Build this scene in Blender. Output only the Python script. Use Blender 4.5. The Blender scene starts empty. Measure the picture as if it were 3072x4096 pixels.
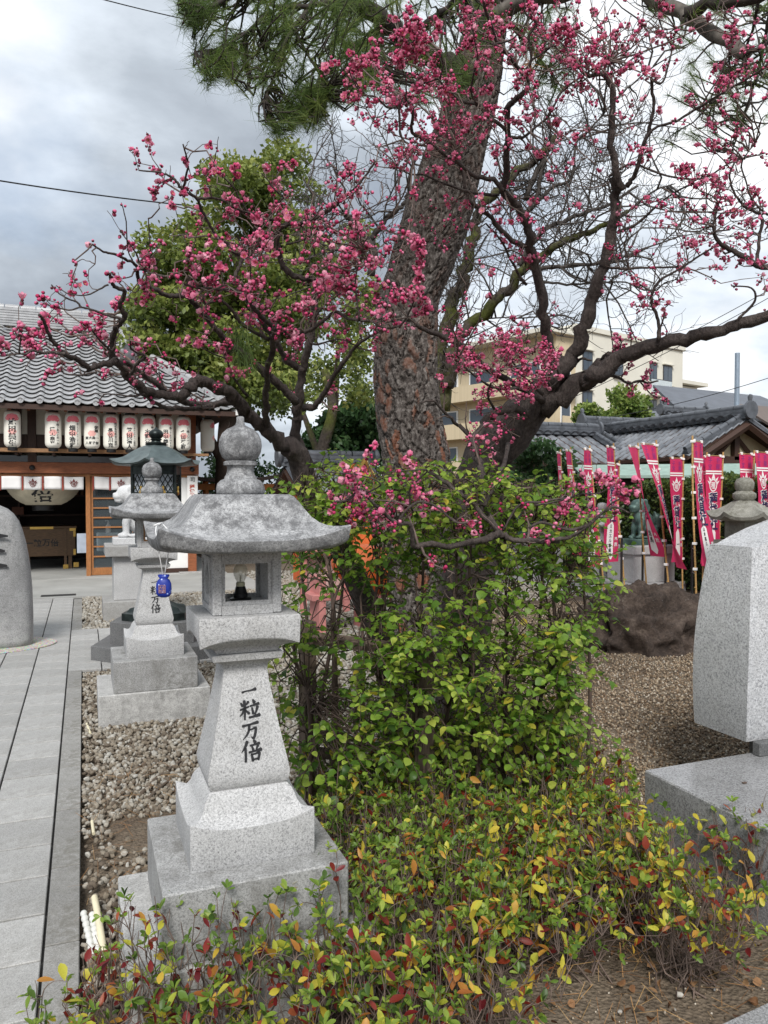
import bpy, bmesh, math, random
import numpy as np
from mathutils import Vector, Matrix
rnd = random.Random(7)
R = np.random.default_rng(11)
S = bpy.context.scene
COL = S.collection
rad = math.radians
# ------------------------------------------------------------------ camera
YAW, PITCH, CAMH = rad(21.53), math.atan(78 / 3050.0), 1.6
cam = bpy.data.cameras.new('camera'); cam_o = bpy.data.objects.new('camera', cam); COL.objects.link(cam_o)
cam.sensor_fit = 'HORIZONTAL'; cam.sensor_width = 36.0; cam.lens = 36.0 * 3050 / 3072
cam.clip_start = 0.05; cam.clip_end = 2000
cam_o.location = (0, 0, CAMH); cam_o.rotation_euler = (rad(90) - PITCH, 0, -YAW)
S.camera = cam_o
# ------------------------------------------------------------------ world: overcast, broken cloud over a thin blue sky
SUN_EL, SUN_AZ = rad(44), rad(206)      # azimuth the light comes from, clockwise from +Y
W = bpy.data.worlds.new('World'); S.world = W; W.use_nodes = True
nt = W.node_tree; nt.nodes.clear(); N = nt.nodes.new; L = nt.links.new
out = N('ShaderNodeOutputWorld'); bg = N('ShaderNodeBackground'); L(bg.outputs[0], out.inputs[0])
sky = N('ShaderNodeTexSky'); sky.sky_type = 'NISHITA'; sky.sun_disc = False
sky.sun_elevation = SUN_EL; sky.sun_rotation = SUN_AZ
skys = N('ShaderNodeVectorMath'); skys.operation = 'SCALE'; skys.inputs['Scale'].default_value = 0.1
L(sky.outputs[0], skys.inputs[0])
tc = N('ShaderNodeTexCoord'); sep = N('ShaderNodeSeparateXYZ'); L(tc.outputs['Generated'], sep.inputs[0])
def wm(op, a, b=None):
    n = N('ShaderNodeMath'); n.operation = op
    for i, v in enumerate((a, b)):
        if v is None: continue
        if hasattr(v, 'links'): L(v, n.inputs[i])
        else: n.inputs[i].default_value = v
    return n.outputs[0]
zc = wm("ADD", wm("ABSOLUTE", sep.outputs[2]), 0.38)
cmb = N('ShaderNodeCombineXYZ'); L(wm('DIVIDE', sep.outputs[0], zc), cmb.inputs[0]); L(wm('DIVIDE', sep.outputs[1], zc), cmb.inputs[1])
def wnoise(scale, detail, seed, dist=0.0):
    m = N('ShaderNodeMapping'); m.inputs['Location'].default_value = seed; L(cmb.outputs[0], m.inputs[0])
    n = N('ShaderNodeTexNoise'); n.inputs['Scale'].default_value = scale; n.inputs['Detail'].default_value = detail
    n.inputs['Roughness'].default_value = 0.55; n.inputs['Distortion'].default_value = dist; L(m.outputs[0], n.inputs[0]); return n.outputs[0]
def wramp(fac, stops):
    r = N('ShaderNodeValToRGB'); L(fac, r.inputs[0]); e = r.color_ramp.elements
    while len(e) < len(stops): e.new(0.5)
    for k, (p, c) in enumerate(stops): e[k].position = p; e[k].color = (*c, 1)
    return r.outputs[0]
cl = wramp(wnoise(1.05, 9, (1.2, 4.4, 0), 0.2), [(0.37, (0.31, 0.345, 0.395)), (0.44, (0.46, 0.51, 0.57)), (0.51, (0.72, 0.785, 0.86)), (0.58, (0.98, 1.0, 1.02))])
fn = wramp(wnoise(3.4, 6, (1.0, 2.0, 0)), [(0.3, (0.88, 0.88, 0.88)), (0.7, (1.08, 1.08, 1.08))])
mul = N('ShaderNodeMixRGB'); mul.blend_type = 'MULTIPLY'; mul.inputs[0].default_value = 1; L(cl, mul.inputs[1]); L(fn, mul.inputs[2])
cov = wramp(wnoise(1.6, 5, (9.0, 1.5, 0)), [(0.60, (0.97, 0.97, 0.97)), (0.72, (0.60, 0.60, 0.60))])
mx = N('ShaderNodeMixRGB'); L(cov, mx.inputs[0]); L(skys.outputs[0], mx.inputs[1]); L(mul.outputs[0], mx.inputs[2])
L(mx.outputs[0], bg.inputs[0]); bg.inputs[1].default_value = 0.51
sun = bpy.data.lights.new('sun', 'SUN'); sun.energy = 1.5; sun.angle = rad(18); sun.color = (1.0, 0.97, 0.93)
sun_o = bpy.data.objects.new('sun', sun); COL.objects.link(sun_o)
sd = Vector((math.sin(SUN_AZ) * math.cos(SUN_EL), math.cos(SUN_AZ) * math.cos(SUN_EL), math.sin(SUN_EL)))
sun_o.rotation_euler = sd.to_track_quat('Z', 'Y').to_euler(); sun_o.location = (0, -5, 20)
vs = S.view_settings; vs.view_transform = 'Standard'; vs.look = 'None'; vs.exposure = 1.28; vs.gamma = 1.0; vs.use_curve_mapping = False
S.render.engine = 'CYCLES'; S.cycles.use_denoising = True; S.cycles.max_bounces = 6; S.cycles.diffuse_bounces = 3
S.cycles.glossy_bounces = 2; S.cycles.transmission_bounces = 4; S.cycles.transparent_max_bounces = 6; S.cycles.caustics_reflective = False; S.cycles.caustics_refractive = False

# ------------------------------------------------------------------ measuring: photo pixel (3072x4096) -> world, at a known depth or on a known plane
FPX = 3050.0
FW = np.array([math.sin(YAW) * math.cos(PITCH), math.cos(YAW) * math.cos(PITCH), -math.sin(PITCH)])
RT = np.array([math.cos(YAW), -math.sin(YAW), 0.0]); UP = np.cross(RT, FW); CAM = np.array([0, 0, CAMH])
def ray(x, y): return FW + RT * (x - 1536) / FPX + UP * (2048 - y) / FPX
def at(x, y, d): return CAM + ray(x, y) * d
def on_z(x, y, z=0.0): r = ray(x, y); return CAM + r * (z - CAMH) / r[2]
def on_y(x, y, Y): r = ray(x, y); return CAM + r * Y / r[1]
def on_x(x, y, X): r = ray(x, y); return CAM + r * X / r[0]
def proj(p):
    v = np.asarray(p, float) - CAM; d = v @ FW
    return 1536 + FPX * (v @ RT) / d, 2048 - FPX * (v @ UP) / d, d

# ------------------------------------------------------------------ mesh helpers
def tag(o, label=None, cat=None, group=None, kind=None):
    if label: o['label'] = label
    if cat: o['category'] = cat
    if group: o['group'] = group
    if kind: o['kind'] = kind
    return o
def thing(name, label, cat, loc=(0, 0, 0), rz=0.0, group=None):
    o = bpy.data.objects.new(name, None); COL.objects.link(o); o.empty_display_size = 0.1
    o.location = [float(v) for v in loc]; o.rotation_euler = (0, 0, rz)
    return tag(o, label, cat, group)
def link(name, me, mat=None, parent=None, loc=None):
    o = bpy.data.objects.new(name, me); COL.objects.link(o)
    if mat is not None and not me.materials:
        for m in (mat if isinstance(mat, (list, tuple)) else [mat]): me.materials.append(m)
    if parent is not None: o.parent = parent
    if loc is not None: o.location = [float(v) for v in loc]
    return o
def fin(me, smooth):
    if smooth:
        me.polygons.foreach_set('use_smooth', np.ones(len(me.polygons), bool))
        if smooth is not True: me.set_sharp_from_angle(angle=rad(smooth))
    me.update()
class MB:
    def __init__(s): s.v = []; s.f = []; s.m = []; s.n = 0
    def add(s, V, F, mi=0):
        V = np.asarray(V, float).reshape(-1, 3); s.v.append(V)
        s.f += [[i + s.n for i in f] for f in F]; s.m += [mi] * len(F); s.n += len(V); return s
    def box(s, c, d, bev=0.0, rz=0.0, mi=0, M=None):
        bm = bmesh.new(); bmesh.ops.create_cube(bm, size=1.0)
        for v in bm.verts: v.co = Vector((v.co.x * d[0], v.co.y * d[1], v.co.z * d[2]))
        if bev: bmesh.ops.bevel(bm, geom=bm.edges[:], offset=bev, segments=2 if bev > 0.008 else 1, affect='EDGES', profile=0.5)
        bm.verts.index_update()
        V = np.array([v.co[:] for v in bm.verts]); F = [[v.index for v in f.verts] for f in bm.faces]; bm.free()
        if rz: ca, sa = math.cos(rz), math.sin(rz); V = V @ np.array([[ca, sa, 0], [-sa, ca, 0], [0, 0, 1]])
        if M is not None: V = V @ np.asarray(M).T
        return s.add(V + np.asarray(c, float), F, mi)
    def box2(s, a, b, bev=0.0, mi=0):
        a, b = np.minimum(a, b), np.maximum(a, b); return s.box((a + b) / 2, b - a, bev, mi=mi)
    def tube(s, P, r, n=8, cap=True, mi=0, rough=0.0):
        P = np.asarray(P, float); k = len(P); r = np.broadcast_to(np.asarray(r, float), (k,))
        T = np.gradient(P, axis=0); T /= np.linalg.norm(T, axis=1)[:, None] + 1e-12
        ref = np.array([0.31, 0.17, 0.93]) if abs(T[0][2]) < 0.9 else np.array([0.93, 0.31, 0.17])
        A = np.cross(T, ref); A /= np.linalg.norm(A, axis=1)[:, None] + 1e-12; B = np.cross(T, A)
        t = np.arange(n) * 2 * math.pi / n
        V = P[:, None] + r[:, None, None] * (np.cos(t)[None, :, None] * A[:, None] + np.sin(t)[None, :, None] * B[:, None])
        if rough: V = V + (V - P[:, None]) * R.normal(0, rough, (k, n, 1))
        F = [[i * n + j, i * n + (j + 1) % n, (i + 1) * n + (j + 1) % n, (i + 1) * n + j] for i in range(k - 1) for j in range(n)]
        if cap: F += [list(range(n))[::-1], [(k - 1) * n + j for j in range(n)]]
        return s.add(V.reshape(-1, 3), F, mi)
    def lathe(s, prof, n=24, c=(0, 0, 0), mi=0, ph=0.0, squash=None):
        t = np.arange(n) * 2 * math.pi / n + ph; V = []
        for r_, z in prof: V.append(np.stack([r_ * np.cos(t), r_ * np.sin(t), np.full(n, z)], 1))
        V = np.concatenate(V)
        if squash is not None: V = V * np.asarray(squash)
        k = len(prof)
        F = [[i * n + j, i * n + (j + 1) % n, (i + 1) * n + (j + 1) % n, (i + 1) * n + j] for i in range(k - 1) for j in range(n)]
        F += [list(range(n))[::-1], [(k - 1) * n + j for j in range(n)]]
        return s.add(V + np.asarray(c, float), F, mi)
    def rings(s, rings, closed=True, caps=True, mi=0):
        k = len(rings); n = len(rings[0]); V = np.concatenate([np.asarray(r_, float) for r_ in rings])
        m = n if closed else n - 1
        F = [[i * n + j, i * n + (j + 1) % n, (i + 1) * n + (j + 1) % n, (i + 1) * n + j] for i in range(k - 1) for j in range(m)]
        if caps and closed: F += [list(range(n))[::-1], [(k - 1) * n + j for j in range(n)]]
        return s.add(V, F, mi)
    def sq(s, prof, c=(0, 0, 0), e=5, rcorner=0.0, mi=0, lift=None):
        """square section stack: prof = (half, z); e points a side; lift(u) raises the corners"""
        rs = []
        for i, p in enumerate(prof):
            h, z = p[0], p[1]; li = p[2] if len(p) > 2 else 0.0; pts = []
            for k in range(4):
                for j in range(e):
                    u = -1 + 2 * j / e; q = (u * h, -h) if k == 0 else (h, u * h) if k == 1 else (-u * h, h) if k == 2 else (-h, -u * h)
                    d = min(abs(u), 1.0) ** 3 if j else 1.0
                    pts.append((q[0], q[1], z + li * d))
            rs.append(np.array(pts) + np.asarray(c, float))
        return s.rings(rs, mi=mi)
    def prism(s, poly, a, b, mi=0):
        """poly in 3D (list), extruded from offset a to offset b"""
        P = np.asarray(poly, float); n = len(P); V = np.concatenate([P + np.asarray(a, float), P + np.asarray(b, float)])
        F = [list(range(n))[::-1], list(range(n, 2 * n))] + [[j, (j + 1) % n, n + (j + 1) % n, n + j] for j in range(n)]
        return s.add(V, F, mi)
    def build(s, name, mat, parent=None, smooth=False, org=None, recalc=True):
        me = bpy.data.meshes.new(name); V = np.concatenate(s.v) if s.v else np.zeros((0, 3))
        if org is not None: V = V - np.asarray(org, float)
        me.from_pydata(V.tolist(), [], s.f)
        mats = mat if isinstance(mat, (list, tuple)) else [mat]
        for m in mats: me.materials.append(m)
        if len(mats) > 1: me.polygons.foreach_set('material_index', np.array(s.m, np.int32))
        if recalc:
            bm = bmesh.new(); bm.from_mesh(me); bmesh.ops.recalc_face_normals(bm, faces=bm.faces); bm.to_mesh(me); bm.free()
        fin(me, smooth); return link(name, me, None, parent)
def frame(d, roll=0.0):
    d = np.asarray(d, float); d = d / (np.linalg.norm(d) + 1e-9)
    a = np.cross(d, (0, 0, 1.0)); l = np.linalg.norm(a); a = a / l if l > 1e-4 else np.array([1.0, 0, 0]); b = np.cross(a, d)
    c_, s_ = math.cos(roll), math.sin(roll); return np.stack([a * c_ + b * s_, d, b * c_ - a * s_], 1)   # columns: side, along, normal
def fast_mesh(name, V, T, mats, mi=None, attr=None, smooth=False, k=3):
    """V (n,3), T (m,k) faces all of k corners"""
    me = bpy.data.meshes.new(name); V = np.ascontiguousarray(V, np.float32); T = np.ascontiguousarray(T, np.int32)
    me.vertices.add(len(V)); me.vertices.foreach_set('co', V.ravel()); me.loops.add(T.size); me.loops.foreach_set('vertex_index', T.ravel())
    me.polygons.add(len(T)); me.polygons.foreach_set('loop_start', np.arange(0, T.size, k, dtype=np.int32))
    for m in mats: me.materials.append(m)
    if mi is not None: me.polygons.foreach_set('material_index', np.asarray(mi, np.int32))
    if attr is not None:
        a = me.attributes.new('rnd', 'FLOAT', 'POINT'); a.data.foreach_set('value', np.asarray(attr, np.float32))
    if smooth: me.polygons.foreach_set('use_smooth', np.ones(len(T), bool))
    me.update(calc_edges=True); return me
def scatter(name, tmpl, pos, rot, scale, mats, parent=None, attr=None, smooth=False):
    """tmpl: list of (V,T,mi); pos (n,3) rot (n,3,3) scale (n,) or (n,3): all copies joined into one mesh"""
    pos = np.asarray(pos, float); n = len(pos); scale = np.asarray(scale, float)
    if scale.ndim == 1: scale = np.repeat(scale[:, None], 3, 1)
    attr = R.random(n) if attr is None else np.asarray(attr)
    pick = np.arange(n) % len(tmpl); VV, TT, MM, AA = [], [], [], []; base = 0
    for k, (V, T, mi) in enumerate(tmpl):
        ix = np.nonzero(pick == k)[0]
        if not len(ix): continue
        X = np.einsum('nij,nvj->nvi', rot[ix], V[None] * scale[ix][:, None]) + pos[ix][:, None]
        VV.append(X.reshape(-1, 3)); TT.append((T[None] + (np.arange(len(ix)) * len(V))[:, None, None] + base).reshape(-1, 3))
        MM.append(np.tile(mi, len(ix))); AA.append(np.repeat(attr[ix], len(V))); base += len(ix) * len(V)
    me = fast_mesh(name, np.concatenate(VV), np.concatenate(TT), mats, np.concatenate(MM) if len(mats) > 1 else None, np.concatenate(AA), smooth)
    return link(name, me, None, parent)
def rrot(n, tilt=1.0):
    """random rotation matrices; tilt<1 keeps z roughly up"""
    q = R.normal(size=(n, 4)); q[:, 1:3] *= tilt; q /= np.linalg.norm(q, axis=1)[:, None]; w, x, y, z = q.T
    return np.stack([np.stack([1 - 2 * (y * y + z * z), 2 * (x * y - z * w), 2 * (x * z + y * w)], 1),
                     np.stack([2 * (x * y + z * w), 1 - 2 * (x * x + z * z), 2 * (y * z - x * w)], 1),
                     np.stack([2 * (x * z - y * w), 2 * (y * z + x * w), 1 - 2 * (x * x + y * y)], 1)], 1)
def ico(sub, jitter=0.0, sq=(1, 1, 1), seed=0):
    bm = bmesh.new(); bmesh.ops.create_icosphere(bm, subdivisions=sub, radius=1.0); r_ = np.random.default_rng(seed)
    V = np.array([v.co[:] for v in bm.verts]); T = np.array([[v.index for v in f.verts] for f in bm.faces]); bm.free()
    if jitter: V = V * (1 + jitter * r_.uniform(-1, 1, len(V)))[:, None]
    return V * np.asarray(sq), T, np.zeros(len(T), np.int32)
def vnoise(P, seed=0, oct=4, gain=0.5):
    from mathutils import noise
    o_ = Vector((seed * 13.7, seed * 7.3, seed * 3.1)); out_ = np.empty(len(P))
    for i, p in enumerate(P): out_[i] = noise.fractal(Vector(p) + o_, 1.0 - 0.3, 2.0, oct)
    return out_

# ------------------------------------------------------------------ materials
def newmat(name):
    m = bpy.data.materials.new(name); m.use_nodes = True; t = m.node_tree; b = t.nodes['Principled BSDF']; return m, t, b
class NT:
    def __init__(s, name): s.m, s.t, s.b = newmat(name); s.tc = s.t.nodes.new('ShaderNodeTexCoord'); s.co = s.tc.outputs['Object']
    def n(s, kind, **kw):
        x = s.t.nodes.new(kind)
        for k, v in kw.items(): setattr(x, k, v)
        return x
    def link(s, a, b): s.t.links.new(a, b)
    def noise(s, scale, detail=3, rough=0.55, co=None, dist=0.0, stretch=None):
        x = s.n('ShaderNodeTexNoise'); x.inputs['Scale'].default_value = scale; x.inputs['Detail'].default_value = detail
        x.inputs['Roughness'].default_value = rough; x.inputs['Distortion'].default_value = dist
        c = co if co is not None else s.co
        if stretch is not None:
            mp = s.n('ShaderNodeMapping'); mp.inputs['Scale'].default_value = stretch; s.link(c, mp.inputs[0]); c = mp.outputs[0]
        s.link(c, x.inputs['Vector']); return x.outputs[0]
    def voro(s, scale, feature='F1', out='Distance', stretch=None):
        x = s.n('ShaderNodeTexVoronoi', feature=feature); x.inputs['Scale'].default_value = scale; c = s.co
        if stretch is not None:
            mp = s.n('ShaderNodeMapping'); mp.inputs['Scale'].default_value = stretch; s.link(c, mp.inputs[0]); c = mp.outputs[0]
        s.link(c, x.inputs['Vector']); return x.outputs[out]
    def ramp(s, fac, stops, interp='LINEAR'):
        r_ = s.n('ShaderNodeValToRGB'); s.link(fac, r_.inputs[0]); e = r_.color_ramp.elements; r_.color_ramp.interpolation = interp
        while len(e) < len(stops): e.new(0.5)
        for k, (p, c) in enumerate(stops):
            e[k].position = p; e[k].color = (*c, 1) if len(c) == 3 else c
        return r_.outputs[0]
    def mix(s, fac, a, b, mode='MIX'):
        x = s.n('ShaderNodeMixRGB', blend_type=mode)
        for i, v in enumerate((fac, a, b)):
            if hasattr(v, 'links'): s.link(v, x.inputs[i])
            elif isinstance(v, (int, float)): x.inputs[i].default_value = v if i == 0 else (v, v, v, 1)
            else: x.inputs[i].default_value = (*v, 1)
        return x.outputs[0]
    def math(s, op, a, b=0.0, clamp=False):
        x = s.n('ShaderNodeMath', operation=op); x.use_clamp = clamp
        for i, v in enumerate((a, b)):
            if hasattr(v, 'links'): s.link(v, x.inputs[i])
            else: x.inputs[i].default_value = v
        return x.outputs[0]
    def rand(s): return s.n('ShaderNodeObjectInfo').outputs['Random']
    def attr(s, name='rnd'): return s.n('ShaderNodeAttribute', attribute_name=name).outputs['Fac']
    def bump(s, h, strength=0.3, dist=0.01):
        x = s.n('ShaderNodeBump'); x.inputs['Strength'].default_value = strength; x.inputs['Distance'].default_value = dist
        s.link(h, x.inputs['Height']); s.link(x.outputs[0], s.b.inputs['Normal'])
    def col(s, c):
        if hasattr(c, 'links'): s.link(c, s.b.inputs['Base Color'])
        else: s.b.inputs['Base Color'].default_value = (*c, 1)
        return s
    def done(s, rough=0.8, metal=0.0, spec=0.5, sub=0.0):
        s.b.inputs['Roughness'].default_value = rough; s.b.inputs['Metallic'].default_value = metal
        s.b.inputs['Specular IOR Level'].default_value = spec
        return s.m
def plain(name, c, rough=0.7, metal=0.0, var=0.12, scale=8.0, bump=0.0, stretch=None, spec=0.5):
    g = NT(name); n1 = g.noise(scale, 4, stretch=stretch); lo = [v * (1 - var) for v in c]; hi = [min(1, v * (1 + var)) for v in c]
    g.col(g.ramp(n1, [(0.3, lo), (0.7, hi)]))
    if bump: g.bump(n1, bump, 0.004)
    return g.done(rough, metal, spec)
def granite(name, light, mid, dark, scale=170, stain=0.0, stain_c=(0.1, 0.1, 0.1), wear=0.25, rough=0.75, bump=0.25, objvar=0.0):
    g = NT(name); sp = g.noise(scale, 2.5, 0.7); sp2 = g.noise(scale * 2.6, 1.5, 0.6)
    c = g.ramp(sp, [(0.33, dark), (0.43, mid), (0.53, light), (0.66, [min(1, v * 1.18) for v in light])])
    c = g.mix(0.45, c, g.ramp(sp2, [(0.35, [v * 0.55 for v in mid]), (0.6, [min(1, v * 1.25) for v in light])]), 'MIX')
    big = g.noise(3.5, 5, 0.6)
    c = g.mix(1.0, c, g.ramp(big, [(0.25, (1 - wear,) * 3), (0.7, (1.0,) * 3)]), 'MULTIPLY')
    if objvar: c = g.mix(1.0, c, g.ramp(g.rand(), [(0, (1 - objvar,) * 3), (1, (1.0,) * 3)]), 'MULTIPLY')
    if stain:
        st = g.noise(20, 6, 0.78, dist=0.3); st2 = g.noise(2.2, 3)
        f = g.math('MULTIPLY', g.ramp(st, [(0.40, (0, 0, 0)), (0.60, (1, 1, 1))]), g.ramp(st2, [(0.36, (0.12,) * 3), (0.56, (1, 1, 1))]))
        c = g.mix(g.math('MULTIPLY', f, stain), c, stain_c)
        rn = g.noise(11, 4, 0.6, stretch=(1, 1, 0.12)); c = g.mix(g.math('MULTIPLY', g.ramp(rn, [(0.5, (0, 0, 0)), (0.72, (1, 1, 1))]), stain * 0.45), c, stain_c)
    g.col(c); g.bump(sp, bump, 0.003); return g.done(rough, spec=0.4)
def leafmat(name, stops, rough=0.45, trans=0.35, src='attr', vein=0.0):
    g = NT(name); r_ = g.attr() if src == 'attr' else g.rand(); c = g.ramp(r_, stops)
    n_ = g.noise(60, 2); c = g.mix(1.0, c, g.ramp(n_, [(0.3, (0.8,) * 3), (0.7, (1.15,) * 3)]), 'MULTIPLY')
    g.col(c); g.done(rough, spec=0.35)
    if trans:
        tr = g.n('ShaderNodeBsdfTranslucent'); g.link(c, tr.inputs['Color']); mxs = g.n('ShaderNodeMixShader'); mxs.inputs[0].default_value = trans
        g.link(g.b.outputs[0], mxs.inputs[1]); g.link(tr.outputs[0], mxs.inputs[2])
        g.link(mxs.outputs[0], g.t.nodes['Material Output'].inputs[0])
    return g.m
GR_LAN = granite('granite_lantern', (0.54, 0.54, 0.54), (0.36, 0.36, 0.362), (0.115, 0.115, 0.12), 150, stain=0.22, stain_c=(0.20, 0.19, 0.165), wear=0.22)
GR_PLI = granite('granite_plinth', (0.44, 0.44, 0.435), (0.28, 0.28, 0.278), (0.12, 0.12, 0.12), 150, stain=0.7, stain_c=(0.105, 0.10, 0.088), wear=0.35)
GR_ROOF = granite('granite_roof_weathered', (0.47, 0.475, 0.48), (0.29, 0.292, 0.30), (0.10, 0.102, 0.11), 140, stain=0.85, stain_c=(0.07, 0.07, 0.073), wear=0.5)
GR_SLABW = granite('granite_slab_white', (0.56, 0.555, 0.54), (0.42, 0.415, 0.405), (0.24, 0.235, 0.23), 130, stain=0.55, stain_c=(0.12, 0.118, 0.11))
GR_PAVE = granite('granite_paving', (0.52, 0.515, 0.50), (0.40, 0.396, 0.385), (0.25, 0.247, 0.24), 190, stain=0.4, stain_c=(0.16, 0.152, 0.135), wear=0.28, objvar=0.2, bump=0.4)
GR_KERB = granite('granite_kerb', (0.40, 0.392, 0.375), (0.30, 0.294, 0.28), (0.18, 0.175, 0.168), 190, stain=0.6, stain_c=(0.12, 0.112, 0.09), wear=0.35, objvar=0.2, bump=0.4)
GR_MON = granite('granite_monument', (0.60, 0.605, 0.615), (0.33, 0.335, 0.35), (0.07, 0.072, 0.085), 105, stain=0.25, stain_c=(0.2, 0.19, 0.17), wear=0.2, rough=0.6)
GR_POL = granite('granite_polished', (0.36, 0.36, 0.365), (0.17, 0.17, 0.175), (0.04, 0.04, 0.045), 120, stain=0.3, stain_c=(0.10, 0.095, 0.085), wear=0.25, rough=0.22, bump=0.03)
GR_DARK = granite('granite_dark', (0.17, 0.17, 0.17), (0.085, 0.086, 0.088), (0.022, 0.022, 0.024), 130, wear=0.3, rough=0.55)
GR_OLD = granite('granite_old_mossy', (0.34, 0.33, 0.29), (0.24, 0.23, 0.20), (0.11, 0.105, 0.09), 120, stain=0.7, stain_c=(0.09, 0.085, 0.06), wear=0.4)
INK = plain('ink_black', (0.012, 0.012, 0.014), 0.55, var=0.1)
def text_mesh(body, size, mat, name, parent=None, M=None, bold=0.0, spacing=1.08, shear=0.0, tall=1.0, thick=0.0, cut=None):
    """a column of upright characters, centred, in the local xz plane facing -y"""
    mb = MB(); n = len(body); tot = n * size * spacing
    for i, ch in enumerate(body):
        if ch == ' ': continue
        c = bpy.data.curves.new('lettering', 'FONT'); c.body = ch; c.size = size; c.align_x = 'CENTER'; c.align_y = 'CENTER'; c.offset = bold * size; c.shear = shear
        c.resolution_u = 3; o = bpy.data.objects.new('lettering', c); COL.objects.link(o)
        dg = bpy.context.evaluated_depsgraph_get(); me = bpy.data.meshes.new_from_object(o.evaluated_get(dg))
        V = np.array([v.co[:] for v in me.vertices]).reshape(-1, 3); F = [list(p.vertices) for p in me.polygons]
        bpy.data.objects.remove(o); bpy.data.curves.remove(c); bpy.data.meshes.remove(me)
        if not len(V): continue
        V[:, 0] -= (V[:, 0].max() + V[:, 0].min()) / 2 if ch != '一' else 0
        cz = tot / 2 - (i + 0.5) * size * spacing
        V2 = np.stack([V[:, 0], np.zeros(len(V)), (V[:, 1] - (V[:, 1].max() + V[:, 1].min()) / 2) * tall + cz], 1)
        mb.add(V2, F)
    if not mb.v: return None
    V = np.concatenate(mb.v)
    if M is not None: V = M(V)
    me = bpy.data.meshes.new(name); me.from_pydata(V.tolist(), [], mb.f); me.materials.append(mat); me.update()
    return link(name, me, None, parent)
# ================================================================== ground
g = NT('earth'); n1 = g.noise(1.1, 6); n2 = g.noise(38, 5, 0.7); n3 = g.voro(70)
c = g.mix(g.ramp(n1, [(0.35, (0, 0, 0)), (0.65, (1, 1, 1))]), (0.115, 0.085, 0.06), (0.215, 0.175, 0.13))
c = g.mix(1.0, c, g.ramp(n2, [(0.3, (0.55,) * 3), (0.7, (1.3,) * 3)]), 'MULTIPLY')
g.col(c); g.bump(g.math('ADD', n2, n3), 0.6, 0.02); EARTH = g.done(0.95, spec=0.2)
# one sheet to the horizon, finely dented near the camera
def sheet():
    xs = np.concatenate([[-900, -200, -60, -20, -8, -4], np.linspace(-1.5, 6.5, 60), [9, 14, 24, 60, 200, 900]])
    ys = np.concatenate([[-900, -100, -20, -5, -1], np.linspace(0.5, 9, 70), [11, 14, 20, 40, 100, 300, 900]])
    X, Y = np.meshgrid(xs, ys, indexing='ij'); P = np.stack([X.ravel(), Y.ravel(), np.zeros(X.size)], 1)
    near = (P[:, 0] > 0.0) & (P[:, 0] < 6.3) & (P[:, 1] > 0.6) & (P[:, 1] < 8.8)
    z = np.full(len(P), -0.03); z[(P[:, 0] < 0.0) & (P[:, 0] > -8.5) & (P[:, 1] > 0.4) & (P[:, 1] < 12)] = -0.07; z[near] += 0.011 * vnoise(P[near] * 1.9, 3); P[:, 2] = z
    ny = len(ys); F = [[i * ny + j, (i + 1) * ny + j, (i + 1) * ny + j + 1, i * ny + j + 1] for i in range(len(xs) - 1) for j in range(ny - 1)]
    me = bpy.data.meshes.new('ground'); me.from_pydata(P.tolist(), [], F); me.materials.append(EARTH); fin(me, True)
    o = link('ground', me); o['kind'] = 'structure'; return o
ground = sheet()
# ------------------------------------------------------------------ granite path: every slab a piece
path = bpy.data.objects.new('path', None); COL.objects.link(path); tag(path, 'grey granite slab path along the gravel bed on the left', kind='structure')
slab_meshes = {}
def slab(name, x0, x1, y0, y1, z, parent, mat, th=0.06, gap=0.0062, gapx=0.005):
    w, d = round(x1 - x0 - 2 * gapx, 4), round(y1 - y0 - 2 * gap, 4); key = (w, d, mat.name)
    if key not in slab_meshes:
        m_ = MB().box((0, 0, 0), (w, d, th), 0.003); o = m_.build(name, mat, None); slab_meshes[key] = o.data; bpy.data.objects.remove(o)
    return link(name, slab_meshes[key], None, parent, ((x0 + x1) / 2, (y0 + y1) / 2, z - th / 2 + rnd.uniform(-0.0012, 0.0012)))
MORTAR = plain('joint_sand', (0.05, 0.048, 0.045), 0.95, var=0.3, scale=60)
pb = MB().box2(np.array([-3.6, 0.9, -0.05]), np.array([-0.026, 12.56, -0.022])).box2(np.array([-0.026, 7.36, -0.04]), np.array([1.6, 9.6, -0.022])).build('bedding', MORTAR, path)
cols = [-0.145 - 0.29 * k for k in range(13)]
rowL = 0.312
for ci in range(12):
    off = (0.0, 0.13, 0.02, 0.21)[ci % 4]
    for ri in range(40):
        y0 = 0.95 + off + ri * rowL; y1 = y0 + rowL
        if y1 > 12.55: y1 = 12.55
        if y1 - y0 < 0.05: continue
        x1, x0 = cols[ci], cols[ci + 1]
        px, py, d = proj((x1, (y0 + y1) / 2 + 0.2, 0))
        if px < -60 or proj((x1, y1, 0))[1] > 4400: continue
        slab('paving_slab', x0, x1, y0, y1, 0.0, path, GR_PAVE, gapx=0.0052)
for y0, y1 in [(1.2, 1.75), (1.75, 2.32), (2.32, 2.9), (2.9, 3.5), (3.5, 4.13), (4.13, 4.78), (4.78, 5.45), (5.45, 6.1), (6.1, 6.72), (6.72, 7.36)]:
    slab('kerb_slab', -0.145, -0.022, y0, y1, 0.002, path, GR_KERB, 0.09, gap=0.004)
for k in range(7):   # cross path towards the bronze lantern
    for j, (y0, y1) in enumerate([(7.36, 7.66), (7.66, 7.96), (7.96, 8.26), (8.26, 8.56), (8.56, 8.86), (8.86, 9.16), (9.16, 9.56)]):
        x0 = -0.145 + (0.12 if k == 0 else 0) + 0.29 * k - (0.12 if k else 0.12); x0 = -0.145 + 0.29 * k; slab('paving_slab', x0, x0 + 0.29, y0, y1, 0.0, path, GR_PAVE)
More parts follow.
